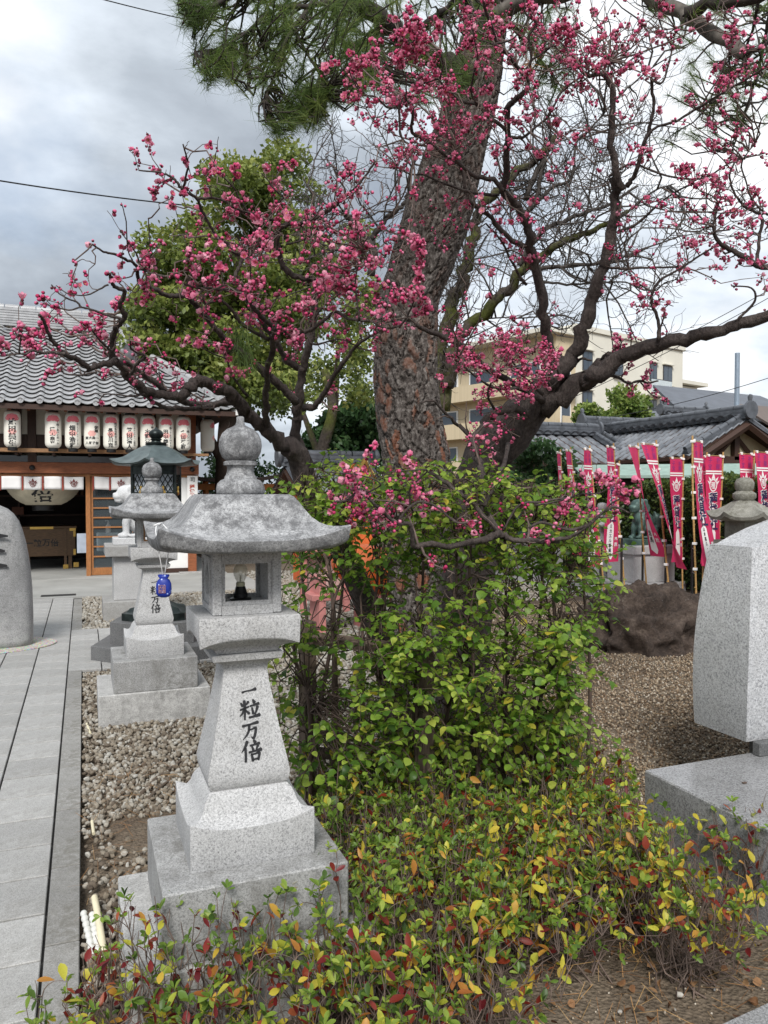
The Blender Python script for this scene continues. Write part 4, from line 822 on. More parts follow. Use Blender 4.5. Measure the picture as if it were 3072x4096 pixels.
# ------------------------------------------------------------------ noren curtain panels
NOR = plain('noren_white', (0.80, 0.79, 0.78), 0.9, var=0.04); NRED = plain('noren_tie', (0.30, 0.05, 0.035), 0.8, var=0.2)
CREST = plain('crest_maroon', (0.16, 0.022, 0.02), 0.7)
def noren_panel(x0, x1, idx, crest_on):
    n = 9; xs = np.linspace(x0, x1, n); zs = np.linspace(1.895, 1.655, 6); V = np.array([(x, FY - 0.13 - 0.010 * math.sin(7 * (x - x0) / (x1 - x0) + idx) * (1.95 - z) * 3, z + 0.006 * math.sin(9 * x)) for z in zs for x in xs])
    t = thing('curtain_panel', ('white cloth panel with a maroon flaming crest, ' if crest_on else 'plain white cloth panel, ') + ['first', 'second', 'third', 'fourth', 'fifth', 'sixth', 'seventh', 'eighth'][idx] + ' from the left of the shop curtain', 'curtain', ((x0 + x1) / 2, FY - 0.13, 1.9), 0, 'cloth panels hung from the shop lintel')
    og_ = ((x0 + x1) / 2, FY - 0.13, 1.9); mb = MB().add(V, [[j * n + i, j * n + i + 1, (j + 1) * n + i + 1, (j + 1) * n + i] for j in range(5) for i in range(n - 1)])
    cl_ = mb.build('cloth', NOR, t, True, org=og_, recalc=False); sm = cl_.modifiers.new('thickness', 'SOLIDIFY'); sm.thickness = 0.004
    if crest_on: crest('crest', CREST, cl_, lambda Q: Q + np.array([0.0, -0.022, -0.145]), 0.052)
    tie = MB().box2(A3(x0 - 0.035, FY - 0.15, 1.64), A3(x0 - 0.008, FY - 0.14, 1.90)); tie.build('tie_ribbon', NRED, t, org=og_)
edges = [-1.78, -1.405, -1.03, -0.71, -0.37, 0.04]
edges = [-2.1, -1.75, -1.40, -1.03, -0.69, -0.35, 0.03]
for i in range(6): noren_panel(edges[i] + 0.02, edges[i + 1] - 0.02, i, i in (1, 3, 5))
noren_panel(0.20, 0.47, 6, False); noren_panel(0.50, 0.86, 7, True)
# ------------------------------------------------------------------ large lantern inside
gx, gy = -0.72, 16.35
t = thing('large_lantern', 'huge pale paper lantern with black characters hanging inside the shop doorway', 'paper lantern', (gx, gy, 1.36))
zs = np.linspace(0, 1.0, 41); big = [(0.70 * math.sqrt(max(0.05, 1 - ((z - 0.5) / 0.56) ** 2)) + 0.004 * (-1) ** k, z) for k, z in enumerate(zs)]
GPAPER = plain('old_paper', (0.55, 0.50, 0.38), 0.85, var=0.12); bo = MB().lathe(big, 40).build('paper_body', GPAPER, t, True)
MB().lathe([(0.20, -0.11), (0.21, -0.10), (0.21, 0.012), (0.1, 0.014)], 24).build('rim', BLK, t, 40)
def bigsurf(V):
    V = V.copy(); rr = np.interp(V[:, 2], [p[1] for p in big], [p[0] for p in big]) + 0.008; V[:, 0] = np.clip(V[:, 0], -rr * 0.97, rr * 0.97); V[:, 1] = -np.sqrt(rr ** 2 - V[:, 0] ** 2); return V
text_mesh('万倍', 0.34, INK, 'lettering', bo, M=lambda V: bigsurf(V * np.array([1.15, 1, 0.8]) + np.array([0, 0, 0.30])), bold=0.02, spacing=0.8)
# ------------------------------------------------------------------ things inside the shop
def cpos(x, y, Y): return on_y(x, y, Y)
t = thing('offering_box', 'dark wooden offering box with gilt corner fittings inside the shop', 'offering box', (-0.60, 17.2, 0))
WBX = plain('wood_box', (0.12, 0.065, 0.028), 0.5, var=0.35, scale=10, stretch=(1, 8, 8))
bx_ = MB().box2(A3(-0.62, 0, 0.28), A3(0.44, 0.6, 0.86), 0.01).build('body', WBX, t); MB().box2(A3(-0.66, -0.03, 0.86), A3(0.47, 0.63, 0.90), 0.005).build('top', WBX, t)
for x in (0.30, -0.5, ): MB().box2(A3(x, 0.02, 0.0), A3(x + 0.07, 0.1, 0.28)).build('leg', WBX, t); 
MB().box2(A3(0.22, -0.012, 0.08), A3(0.27, 0.0, 0.86)).build('strut', WBX, t)
for a_, b_ in ((A3(0.33, -0.008, 0.80), A3(0.45, -0.001, 0.885)), (A3(0.40, -0.009, 0.30), A3(0.448, -0.001, 0.42)), (A3(0.402, -0.0095, 0.68), A3(0.447, -0.001, 0.795)), (A3(-0.42, -0.034, 0.845), A3(0.02, -0.030, 0.895)), (A3(0.20, -0.02, 0.0), A3(0.30, 0.0, 0.10)), (A3(0.40, -0.02, 0.04), A3(0.50, 0.0, 0.14))): MB().box2(a_, b_).build('gilt_fitting', GOLD, t)
for q, ch in enumerate('一粒万倍'): text_mesh(ch, 0.16, INK, 'lettering', bx_, M=lambda V, q=q: V + np.array([-0.44 + 0.16 * q, -0.003, 0.56]), bold=0.02)
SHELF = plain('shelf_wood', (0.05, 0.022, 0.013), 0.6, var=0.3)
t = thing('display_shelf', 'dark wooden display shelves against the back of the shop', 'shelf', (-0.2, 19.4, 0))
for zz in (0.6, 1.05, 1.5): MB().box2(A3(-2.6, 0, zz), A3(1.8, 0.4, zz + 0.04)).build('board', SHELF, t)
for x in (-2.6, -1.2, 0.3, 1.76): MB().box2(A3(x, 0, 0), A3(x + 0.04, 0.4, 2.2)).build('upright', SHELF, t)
bot = MB().lathe([(0.04, 0), (0.042, 0.01), (0.042, 0.11), (0.02, 0.14), (0.02, 0.16), (0.024, 0.165), (0.024, 0.19), (0.0, 0.19)], 10).build('bottle', plain('amber_bottle', (0.20, 0.09, 0.04), 0.3), None, 40).data; bpy.data.objects.remove(bpy.data.objects['bottle'])
for k in range(8):
    o = link('bottle', bot, None, None, (-0.42 + 0.10 * k, 19.5, 1.54)); tag(o, 'small amber bottle on the upper shop shelf, ' + ('leftmost of eight', 'second of eight from the left', 'third of eight from the left', 'fourth of eight from the left', 'fourth of eight from the right', 'third of eight from the right', 'second of eight from the right', 'rightmost of eight')[k], 'bottle', 'bottles on the shop shelf')
for k, (x, w, h, z) in enumerate([(0.62, 0.16, 0.42, 1.2), (0.9, 0.3, 0.2, 1.09), (-1.4, 0.25, 0.18, 1.09), (1.2, 0.2, 0.28, 1.54)]):
    o = MB().box((x, 19.45, z + h / 2), (w, 0.12, h), 0.006).build('wooden_tablet', plain('tablet_wood', (0.13 + 0.02 * k, 0.055, 0.028), 0.6)); tag(o, 'reddish wooden tablet on the shop shelf, ' + ['tall one beside the bottles', 'wide one under the bottles', 'small one at the far left', 'one above the glass door bars'][k], 'tablet')
o = MB().box((0.45, 16.2, 0.62), (0.42, 0.3, 0.36), 0.02).build('storage_bin', plain('bin_blue', (0.42, 0.52, 0.56), 0.4)); tag(o, 'pale blue plastic bin behind the glass door', 'bin')
t = thing('pump_bottle', 'white pump bottle on the bin behind the glass door', 'bottle', (0.46, 16.15, 0.80)); MB().lathe([(0.045, 0), (0.05, 0.02), (0.05, 0.14), (0.02, 0.17), (0.02, 0.2)], 14).build('body', PLASW, t, 40); MB().tube([(0, 0, 0.2), (0, 0, 0.24), (-0.06, 0, 0.235)], 0.008, 6).build('pump', PLASW, t)
o = MB().box2(A3(-0.12, 16.0, 0.42), A3(0.10, 16.02, 0.80)).build('hanging_towel', plain('towel_blue', (0.42, 0.47, 0.55), 0.9)); tag(o, 'pale blue towel hanging beside the shop door post', 'towel')
# sign board at the corner
sgn = thing('sign_board', 'narrow white sign board with red brush lettering on the shop corner', 'sign', (2.02, FY - 0.12, 1.30))
MB().box2(A3(-0.10, -0.02, 0.0), A3(0.10, 0.0, 0.63), 0.004).build('board', PLASW, sgn)
RED = plain('sign_red', (0.42, 0.06, 0.03), 0.7); text_mesh('種貸人形福', 0.105, RED, 'lettering', sgn, M=lambda V: V + np.array([-0.01, -0.0225, 0.22]), bold=0.02, spacing=0.9)
text_mesh('司', 0.10, INK, 'lettering', sgn, M=lambda V: V + np.array([0.0, -0.0225, 0.555]), bold=0.01)
# ================================================================== hedge
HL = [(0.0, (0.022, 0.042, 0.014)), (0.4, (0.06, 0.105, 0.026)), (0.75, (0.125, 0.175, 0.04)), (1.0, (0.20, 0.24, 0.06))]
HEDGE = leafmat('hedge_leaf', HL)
LQ = np.array([[0, 0, 0], [-0.32, 0.35, 0.05], [-0.28, 0.72, 0.03], [0, 1.0, -0.06], [0.28, 0.72, 0.03], [0.32, 0.35, 0.05], [0, 0.5, -0.03]], float)
LT = np.array([[0, 6, 1], [1, 6, 2], [2, 6, 3], [3, 6, 4], [4, 6, 5], [5, 6, 0]]); LEAF = (LQ, LT, np.zeros(6, np.int32))
LEAF4 = (np.array([[0, 0, 0], [-0.3, 0.5, 0.06], [0, 1, 0], [0.3, 0.5, 0.06]], float), np.array([[0, 2, 1], [0, 3, 2]]), np.zeros(2, np.int32))
TWIGM = plain('twig_brown', (0.075, 0.05, 0.038), 0.9, var=0.3, scale=40)
def hedge_box(name, label, p0, p1, depth, h, n, size=(0.05, 0.085)):
    p0, p1 = np.array(p0[:2]), np.array(p1[:2]); d = p1 - p0; Ln = np.linalg.norm(d); d /= Ln; nn = np.array([-d[1], d[0]])
    t = thing(name, label, 'hedge', (*p0, 0))
    u = R.uniform(0, Ln, n); face = R.random(n); v = np.where(face < 0.6, np.abs(R.normal(0, 0.10, n)), R.uniform(0, depth, n)); z = np.where(face < 0.6, R.uniform(0.03, h, n), h - np.abs(R.normal(0, 0.08, n)))
    z = z + 0.07 * np.sin(u * 2.1) * (z / h) + 0.04 * np.sin(u * 5.3) * (z / h); v = v + 0.06 * np.sin(u * 3.1 + z * 4)
    pos = np.stack([d[0] * u + nn[0] * v, d[1] * u + nn[1] * v, z], 1)
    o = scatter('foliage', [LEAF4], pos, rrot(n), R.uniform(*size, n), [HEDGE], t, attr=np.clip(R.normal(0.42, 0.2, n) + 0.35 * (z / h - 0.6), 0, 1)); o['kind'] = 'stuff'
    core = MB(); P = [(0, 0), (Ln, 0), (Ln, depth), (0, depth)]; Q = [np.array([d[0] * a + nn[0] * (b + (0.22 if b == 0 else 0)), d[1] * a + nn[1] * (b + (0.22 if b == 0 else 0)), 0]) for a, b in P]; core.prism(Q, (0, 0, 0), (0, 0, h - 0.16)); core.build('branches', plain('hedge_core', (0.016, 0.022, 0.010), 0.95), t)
    for k in range(int(Ln / 0.5)):
        b = MB(); c0 = d * (0.25 + 0.5 * k) + nn * 0.18; b.tube([(*c0, 0), (*(c0 + R.normal(0, 0.05, 2)), 0.4), (*(c0 + R.normal(0, 0.08, 2)), 0.9)], [0.025, 0.018, 0.01], 5); b.build('stem', TWIGM, t)
    return t
ha, hb = on_z(2290, 2318), on_z(3150, 2420)
hb2 = ha + (hb - ha) * 1.25; ha2 = ha - (hb - ha) * 0.25
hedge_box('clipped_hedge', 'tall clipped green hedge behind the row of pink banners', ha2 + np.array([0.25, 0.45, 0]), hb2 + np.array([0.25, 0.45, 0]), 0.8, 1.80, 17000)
# ================================================================== banners
g = NT('banner_pink'); n1 = g.noise(6, 3); g.col(g.ramp(n1, [(0.3, (0.58, 0.025, 0.105)), (0.7, (0.72, 0.045, 0.16))]))
g.done(0.75); tr = g.n('ShaderNodeBsdfTranslucent'); tr.inputs[0].default_value = (0.7, 0.04, 0.15, 1); ms = g.n('ShaderNodeMixShader'); ms.inputs[0].default_value = 0.3; g.link(g.b.outputs[0], ms.inputs[1]); g.link(tr.outputs[0], ms.inputs[2]); g.link(ms.outputs[0], g.t.nodes['Material Output'].inputs[0]); BPINK = g.m
BWHITE = plain('banner_white', (0.82, 0.80, 0.78), 0.8, var=0.03); NAVY = plain('banner_navy', (0.02, 0.015, 0.07), 0.8); VIOL = plain('banner_violet', (0.24, 0.03, 0.22), 0.8)
BAMB = plain('bamboo', (0.42, 0.25, 0.09), 0.5, var=0.3, scale=9, stretch=(1, 1, 5)); BAMBD = plain('bamboo_brown', (0.24, 0.13, 0.055), 0.5, var=0.3, scale=9)
IRON = plain('black_iron', (0.015, 0.013, 0.013), 0.5)
STEEL = plain('steel', (0.5, 0.5, 0.5), 0.35, 0.8)
def banner(label, base, top, stake, ang, w, h, name_text, swing=0.0, mirror=False, bow=0.0, twist=0.0, dark=False):
    """base, top: world points of the pole; the cloth hangs from the pole top, its plane turned by ang"""
    base, top = np.asarray(base, float), np.asarray(top, float); t = thing('banner', label, 'banner', base, 0, 'pink banners on bamboo poles')
    ax = top - base; Lp = np.linalg.norm(ax); ax /= Lp
    P = [ax * Lp * f + np.array([0.012 * math.sin(5 * f + base[0]), 0, 0]) for f in np.linspace(0, 1.02, 14)]; po = MB().tube(P, [0.013] * 14, 8); 
    for f in np.linspace(0.06, 0.96, 11): po.tube([ax * Lp * f, ax * (Lp * f + 0.012)], 0.0155, 8)
    po.build('pole', BAMBD if dark else BAMB, t, 50)
    sd_ = np.array([math.cos(ang), math.sin(ang), 0])
    def S_(u, v):
        """u 0..1 across from pole, v 0 (top)..h down"""
        u = np.asarray(u, float); v = np.asarray(v, float); f = v / h
        aa = ang + twist * f + 0.0 * u; ss = np.stack([np.cos(aa), np.sin(aa), 0 * aa], -1)
        off = ss * (u * w)[..., None]; nrm_ = np.stack([-np.sin(aa), np.cos(aa), 0 * aa], -1)
        wav = 0.035 * np.sin(6.5 * f + 2.2 * u + base[0] * 3) * (0.2 + f) + bow * f * (1 - 0.3 * f)
        return ax * (Lp - 0.03) - v[..., None] * ax + off + nrm_ * (wav * (0.25 + 0.75 * u))[..., None] + np.array([swing, 0, 0]) * (f ** 1.5)[..., None]
    us, vs_ = np.linspace(0.03, 1, 6), np.linspace(0, h, 30); U, Vv = np.meshgrid(us, vs_); G = S_(U.ravel(), Vv.ravel())
    cl_ = MB().add(G, [[j * 6 + i, j * 6 + i + 1, (j + 1) * 6 + i + 1, (j + 1) * 6 + i] for j in range(29) for i in range(5)]).build('cloth', BPINK, t, True, recalc=False)
    # both faces carry the print: lay it 2.5 mm proud towards the camera
    tocam = CAM - base; tocam[2] = 0; tocam /= np.linalg.norm(tocam)
    nn0 = np.array([-math.sin(ang + twist * 0.5), math.cos(ang + twist * 0.5), 0]); sg = 1 if nn0 @ tocam > 0 else -1
    def lay_(V, z0, k=1):
        """V in xz about (0,0): x in m across, z up; placed with its centre z0 down the cloth"""
        u = 0.515 + (V[:, 0] / w) * (1 if (sg < 0) != mirror else -1); v = np.clip(z0 - V[:, 2], 0.001, h); P_ = S_(np.clip(u, 0.03, 1), v)
        return P_ + nn0 * sg * 0.004 * k
    def quad(name, x0, x1, za, zb, mat, k=1, rnd_=0.0):
        nx, nz = 4, max(2, int((zb - za) / 0.05)); X, Z = np.meshgrid(np.linspace(x0, x1, nx), np.linspace(za, zb, nz)); V = np.stack([X.ravel(), 0 * X.ravel(), -(Z.ravel() - za)], 1)
        if rnd_:
            for q in range(len(V)):
                e = min(-V[q, 2], (zb - za) + V[q, 2])
                if e < rnd_: V[q, 0] *= math.sqrt(max(0.02, 1 - (1 - e / rnd_) ** 2))
        mb = MB().add(lay_(V, za, k), [[j * nx + i, j * nx + i + 1, (j + 1) * nx + i + 1, (j + 1) * nx + i] for j in range(nz - 1) for i in range(nx - 1)]); return mb.build(name, mat, cl_, recalc=False)
    s = w / 0.36
    quad('stripe', -w * 0.485, w * 0.485, 0.215, 0.237, BWHITE); quad('stripe', -w * 0.485, w * 0.485, 0.252, 0.272, BWHITE)
    text_mesh('子宝', 0.085 * s, VIOL, 'lettering', cl_, M=lambda V: lay_(V + np.array([-0.085 * s, 0, 0]), 0.11), spacing=1.0); text_mesh('祈願', 0.085 * s, VIOL, 'lettering', cl_, M=lambda V: lay_(V + np.array([0.085 * s, 0, 0]), 0.11), spacing=1.0)
    crest('crest', BWHITE, cl_, lambda V: lay_(V, 0.44), 0.085 * s)
    for q, ch in enumerate('種貸社'): text_mesh(ch, 0.21 * s, BWHITE, 'lettering', cl_, M=lambda V, q=q: lay_(V, 0.66 + 0.175 * q, 1), bold=0.05); text_mesh(ch, 0.21 * s, NAVY, 'lettering', cl_, M=lambda V, q=q: lay_(V, 0.66 + 0.175 * q, 2), bold=0.015)
    quad('name_panel', -w * 0.30, w * 0.12, 1.10, h - 0.04, BWHITE, 1, 0.06)
    n_ = len(name_text); avail = h - 0.04 - 1.16
    if n_: text_mesh(name_text, min(0.095, avail / n_ / 1.08), INK, 'lettering', cl_, M=lambda V: lay_(V + np.array([-w * 0.09, 0, 0]), (1.13 + h - 0.07) / 2, 2), bold=0.012)
    text_mesh('奉献', 0.075 * s, BWHITE, 'lettering', cl_, M=lambda V: lay_(V + np.array([w * 0.30, 0, 0]), h - 0.30), bold=0.01)
    rod = MB().tube([ax * (Lp - 0.02), S_(np.array([1.05]), np.array([0.0]))[0] + np.array([0, 0, 0.012])], 0.006, 6); rod.build('top_rod', BAMB, t)
    lp = MB()
    for f in np.linspace(0.0, 1, 6): q = ax * (Lp - 0.03 - f * (h - 0.04)); lp.box(q + sd_ * 0.005, (0.05, 0.05, 0.035), 0.004, rz=ang)
    for u in (0.15, 0.85): lp.box(S_(np.array([u]), np.array([0.0]))[0] + np.array([0, 0, 0.012]), (0.035, 0.03, 0.04), 0.004, rz=ang)
    lp.build('loops', BWHITE, t)['kind'] = 'stuff'
    if stake is not None:
        st = np.asarray(stake, float) - base; MB().tube([st + (0, 0, -0.02), st + (0, 0, 0.92)], 0.018, 8).build('stake', IRON, t)
        for zz in (0.16, 0.52, 0.84): 
            c = ax * zz; MB().tube([st + (0, 0, zz), c + (0.02, 0, 0)], 0.005, 5).build('clamp', STEEL, t)
    return t
z4 = lambda x, y: (2150 + x / 1.8, 1700 + y / 1.8)
def bpole(bx, by, tx, ty):
    b = on_z(*z4(bx, by)); d = proj(b)[2]; return b, at(*z4(tx, ty), d)
BL = [  # base px, top px, stake px, angle, width, height, text, swing, bow, twist, label
 ((785, 1228), (722, 150), (755, 1225), 3.6, 0.26, 1.68, '絵馬', 0.10, 0.08, 0.9, 'pink banner bent along its pole just left of the bronze lion'),
 ((952, 1305), (855, 132), (920, 1280), 3.45, 0.28, 1.72, 'カルティベイト', 0.16, 0.10, 0.7, 'pink banner twisted in front of the bronze lion with a pointed lower end'),
 ((1140, 1362), (1116, 102), (1110, 1330), 0.5, 0.30, 1.72, '山本喜久・まゆみ', 0.18, 0.10, -0.2, 'long pink banner nearest the right monument with a broad white name panel'),
 ((1043, 1212), (1047, 232), None, 3.35, 0.23, 1.62, '一', 0.0, -0.02, 0.2, 'narrow straight pink banner against the hedge, right of the bronze lion'),
 ((1187, 1232), (1215, 218), None, 3.55, 0.25, 1.62, '辻野亮', 0.0, 0.03, 0.3, 'pink banner half hidden behind the long nearest one'),
 ((1300, 1235), (1332, 215), None, 3.36, 0.30, 1.66, '横山', 0.0, 0.02, 0.0, 'flat pink banner facing the viewer beside the old stone lantern'),
 ((1540, 1245), (1556, 202), None, 3.4, 0.29, 1.62, '横田', 0.0, 0.02, 0.1, 'pink banner standing behind the old stone lantern finial'),
 ((1680, 1250), (1665, 190), None, 3.4, 0.29, 1.62, '林', 0.0, 0.02, 0.1, 'pink banner cut off by the right edge'),
 ((628, 1255), (548, 152), (603, 1260), 3.75, 0.25, 1.70, 'ミカエル事業所', -0.06, 0.05, -0.4, 'pink banner with a pale company name panel, second left of the bronze lion'),
 ((484, 1292), (380, 170), (452, 1290), 3.8, 0.22, 1.66, '美代子', -0.02, 0.03, -0.5, 'pink banner beside the blossom branch, third left of the bronze lion'),
 ((355, 1215), (240, 180), (335, 1225), 3.85, 0.22, 1.66, '工務所', 0.0, 0.03, -0.4, 'pink banner behind the plum blossom, fourth left of the bronze lion'),
 ((222, 1165), (165, 195), (200, 1165), 3.9, 0.20, 1.60, '子', 0.0, 0.02, -0.3, 'pink banner farthest from the right monument in the front row'),
 ((585, 1150), (585, 275), None, 3.5, 0.20, 1.5, '', 0.0, 0.02, 0.0, 'slim pink banner tucked behind the second one left of the bronze lion'),
]
for bb, tt, stk, ang, w, h, tx, sw, bw, tw_, lab in BL:
    b, tp = bpole(*bb, *tt); banner(lab, b, tp, None if stk is None else on_z(*z4(*stk)), ang, w * 1.38, h, tx, sw, False, bw, tw_, dark=False)
# far banner among the trees
b = on_z(2128, 2255); banner('thin pink banner far off beside the dark round bush', b, b + np.array([0, 0, 2.1]), None, 3.4, 0.24, 1.62, '', 0)
# two old stone lanterns by the hedge
def old_lantern(label, x, y, s=1.0, mat=GR_OLD):
    t = thing('garden_lantern', label, 'stone lantern', (x, y, 0))
    MB().rings([hexr(0.36 * s, -0.02, e=2), hexr(0.36 * s, 0.2 * s, e=2), hexr(0.3 * s, 0.24 * s, e=2), hexr(0.28 * s, 0.4 * s, e=2)]).build('base', GR_DARK if s > 0.9 else mat, t)
    MB().sq([(0.17 * s, 0.4 * s), (0.15 * s, 0.45 * s), (0.13 * s, 0.9 * s), (0.16 * s, 0.95 * s)], e=3).build('shaft', mat, t)
    MB().sq([(0.17 * s, 0.95 * s), (0.27 * s, 1.02 * s), (0.27 * s, 1.12 * s)], e=3).build('platform', mat, t)
    MB().sq([(0.17 * s, 1.12 * s), (0.17 * s, 1.38 * s)], e=3).build('light_box', mat, t)
    MB().rings([hexr(0.30 * s, 1.38 * s), hexr(0.46 * s, 1.40 * s, 0.05), hexr(0.48 * s, 1.44 * s, 0.07), hexr(0.36 * s, 1.50 * s, 0.03), hexr(0.24 * s, 1.58 * s, 0.01), hexr(0.13 * s, 1.66 * s)]).build('roof', mat, t, 40)
    MB().lathe([(0.12 * s, 1.66 * s), (0.15 * s, 1.70 * s), (0.15 * s, 1.75 * s), (0.10 * s, 1.79 * s), (0.12 * s, 1.82 * s), (0.125 * s, 1.9 * s), (0.10 * s, 1.95 * s), (0.05 * s, 1.97 * s), (0.01 * s, 1.975 * s)], 18).build('finial', mat, t, 50)
ol = at(2975, 2200, 9.4); old_lantern('weathered brown stone lantern rising behind the right monument', ol[0], ol[1], 0.905)
ol = on_z(*z4(480, 1140)); old_lantern('pale stone lantern behind the banners, beside the bronze lion pedestal', ol[0] + 0.1, ol[1] + 0.2, 0.72, GR_LAN)

# ================================================================== tiled halls to the right
g = NT('roof_tile_grey'); n1 = g.noise(2.5, 5, 0.7); n2 = g.attr()
c = g.ramp(n1, [(0.3, (0.07, 0.075, 0.085)), (0.7, (0.27, 0.283, 0.305))]); g.col(c); TILEG = g.done(0.36, 0.1, 0.6)
TILED = plain('tile_ridge_dark', (0.085, 0.092, 0.105), 0.4, var=0.4, scale=6)
tvs, tfs = tile_mesh(0.25, 0.20, 0.032, lip=0.034)
def tiled_slope(parent, P0, ux, vx, nu, nv, cut=None, mat=TILEG):
    """P0 eave corner, ux along the eave, vx up the slope (unit)"""
    ux, vx = np.asarray(ux, float), np.asarray(vx, float); nx = np.cross(ux, vx); M3 = np.stack([ux, vx, nx], 1); mb = MB()
    for j in range(nv):
        for i in range(nu):
            if cut is not None and not cut((i + 0.5) * 0.25, (j + 0.5) * 0.20): continue
            mb.add((tvs + np.array([i * 0.25, j * 0.20, R.uniform(-0.004, 0.004)])) @ M3.T + P0, tfs)
    o = mb.build('roof_tiles', mat, parent, 50, recalc=False); o['kind'] = 'stuff'; return o
PLASB = plain('plaster_beige', (0.52, 0.45, 0.30), 0.9, var=0.08)
def hall(name, label, ridge0, ridge1, half, zr, ze, over=0.35, wallmat=PLASB, ogre=True, both=True):
    """gable hall: ridge from ridge0 to ridge1 (xy), eaves half away on both sides"""
    r0, r1 = np.array([*ridge0, 0.0]), np.array([*ridge1, 0.0]); d = r1 - r0; Ln = np.linalg.norm(d); d /= Ln; n = np.array([d[1], -d[0], 0])
    t = thing(name, label, 'building', r0); sl_ = math.hypot(half, zr - ze)
    w_ = MB()
    for s in (1,):
        P = [n * (half - over) * -1, n * (half - over)]; P3 = [P[0] + (0, 0, 0), P[1] + (0, 0, 0), P[1] + (0, 0, ze + 0.1), np.array([0, 0, zr - 0.12]), P[0] + (0, 0, ze + 0.1)]
        w_.prism(P3, d * 0.35, d * (Ln - 0.35))
    w_.build('wall', wallmat, t); rf = thing('roof', None, None); rf.parent = t
    dk = MB()
    for s in (1, -1): dk.prism([n * s * half + (0, 0, ze - 0.03), n * 0 + (0, 0, zr - 0.03), n * 0 + (0, 0, zr - 0.10), n * s * half + (0, 0, ze - 0.10)], d * 0.02, d * (Ln - 0.02))
    dk.build('roof_deck', WDK, rf)
    nu, nv = int(Ln / 0.25), int(sl_ / 0.20) + 1
    v1 = (-n * half + np.array([0, 0, zr - ze])) / sl_; tiled_slope(rf, n * half + np.array([0, 0, ze]) + d * Ln, -d, v1, nu, nv)
    if both: v2 = (n * half + np.array([0, 0, zr - ze])) / sl_; tiled_slope(rf, -n * half + np.array([0, 0, ze]), d, v2, nu, nv)
    ridge_line(np.array([0, 0, zr]) - d * 0.05, np.array([0, 0, zr]) + d * (Ln + 0.05), max(4, int(Ln / 0.35)), rf, TILED, r=0.07, h=0.2, w=0.11)
    for s in (1, -1):
        for e, dd in ((0.12, 1), (Ln - 0.12, -1)):
            ridge_line(n * s * (half * 0.98) + np.array([0, 0, ze + 0.02]) + d * e, np.array([0, 0, zr]) + d * e, 7, rf, TILED, r=0.055, h=0.07, w=0.09)
    for e in (-0.06, Ln + 0.06):
        o_ = MB().lathe([(0.02, -0.05), (0.16, -0.05), (0.17, 0.0), (0.12, 0.05), (0.05, 0.055), (0.02, 0.06)], 18); V = o_.v[0]; o_.v[0] = d * e + np.array([0, 0, zr + 0.17]) + V[:, 0:1] * n + V[:, 1:2] * np.array([0, 0, 1.1]) + V[:, 2:3] * d; o_.build('ogre_tile', TILED, rf, 40)
        MB().tube([d * e + (0, 0, zr + 0.3), d * e + (0, 0, zr + 0.42), d * (e + 0.02 * (1 if e > 0 else -1)) + (0, 0, zr + 0.47)], [0.03, 0.05, 0.03], 8).build('ridge_horn', TILED, rf, 50)
    return t
def beams(t, pts, mat=WDK, r=0.05):
    for a, b in pts: MB().tube([a, b], r, 4).build('beam', mat, t)
gx0, gy0 = at(2990, 1650, 15.0)[:2]
h1 = hall('gate_hall', 'tiled gate hall with a beige gable behind the right banners', (gx0, gy0), (gx0 + 0.1, gy0 + 5.6), 1.45, 3.05, 2.32)
for s in (-1, 1): MB().tube([(s * 1.12, -0.02, 2.30), (0, -0.02, 2.92)], 0.07, 4).build('barge_board', WDK, h1)
MB().box((0, 0.30, 2.25), (2.3, 0.12, 0.14)).build('tie_beam', WDK, h1); MB().box((0, 0.30, 2.55), (0.13, 0.12, 0.6)).build('king_post', WDK, h1)
MB().tube([(-0.5, 0.30, 2.3), (0, 0.30, 2.75)], 0.05, 4).build('brace', WDK, h1); MB().tube([(0.5, 0.30, 2.3), (0, 0.30, 2.75)], 0.05, 4).build('brace', WDK, h1)
MB().box((0, 0.28, 1.5), (2.25, 0.06, 1.3)).build('shutter', WDK, h1)
# copper-green lower canopy in front of it
can = MB(); c0, c1 = at(2330, 1902, 14.0), at(3072, 1868, 13.2); dv = c1 - c0; dv[2] = 0; can.prism([c0, c0 + dv * 1.2, c0 + dv * 1.2 + np.array([0.25, 0.7, 0.22]), c0 + np.array([0.25, 0.7, 0.22])], (0, 0, -0.05), (0, 0, 0)); o = can.build('canopy_roof', plain('copper_green', (0.26, 0.36, 0.31), 0.6, var=0.15)); tag(o, 'pale green copper canopy roof just above the hedge', 'canopy')
o = MB().prism([c0 + np.array([0.15, 0.3, -0.05]), c0 + dv * 1.2 + np.array([0.15, 0.3, -0.05]), c0 + dv * 1.2 + np.array([0.15, 0.3, -1.8]), c0 + np.array([0.15, 0.3, -1.8])], (0, 0, 0), (0.05, 0.12, 0)).build('canopy_wall', WDK); tag(o, 'dark timber wall under the green canopy behind the hedge', 'wall')
a = at(2337, 1700, 19.0); b = at(2650, 1706, 19.4)
hall('side_hall', 'small tiled hall left of the gate hall with a round ridge tile', a[:2], (b[0] + 1.0, a[1]), 1.7, 3.22, 2.45, wallmat=WDK)
a = at(2130, 1722, 17.6); b = at(2300, 1725, 17.6)
hall('corridor_hall', 'low tiled corridor roof behind the leaning plum trunk', (a[0] - 1.0, a[1]), (b[0] + 0.9, a[1]), 1.5, 2.95, 2.25, wallmat=WDK)
a = at(2650, 1645, 24.0); b = at(2800, 1650, 24.0)
hall('rear_hall', 'tiled hall roof showing above the gate hall ridge', a[:2], (b[0] + 0.6, a[1]), 2.0, 4.05, 3.1)
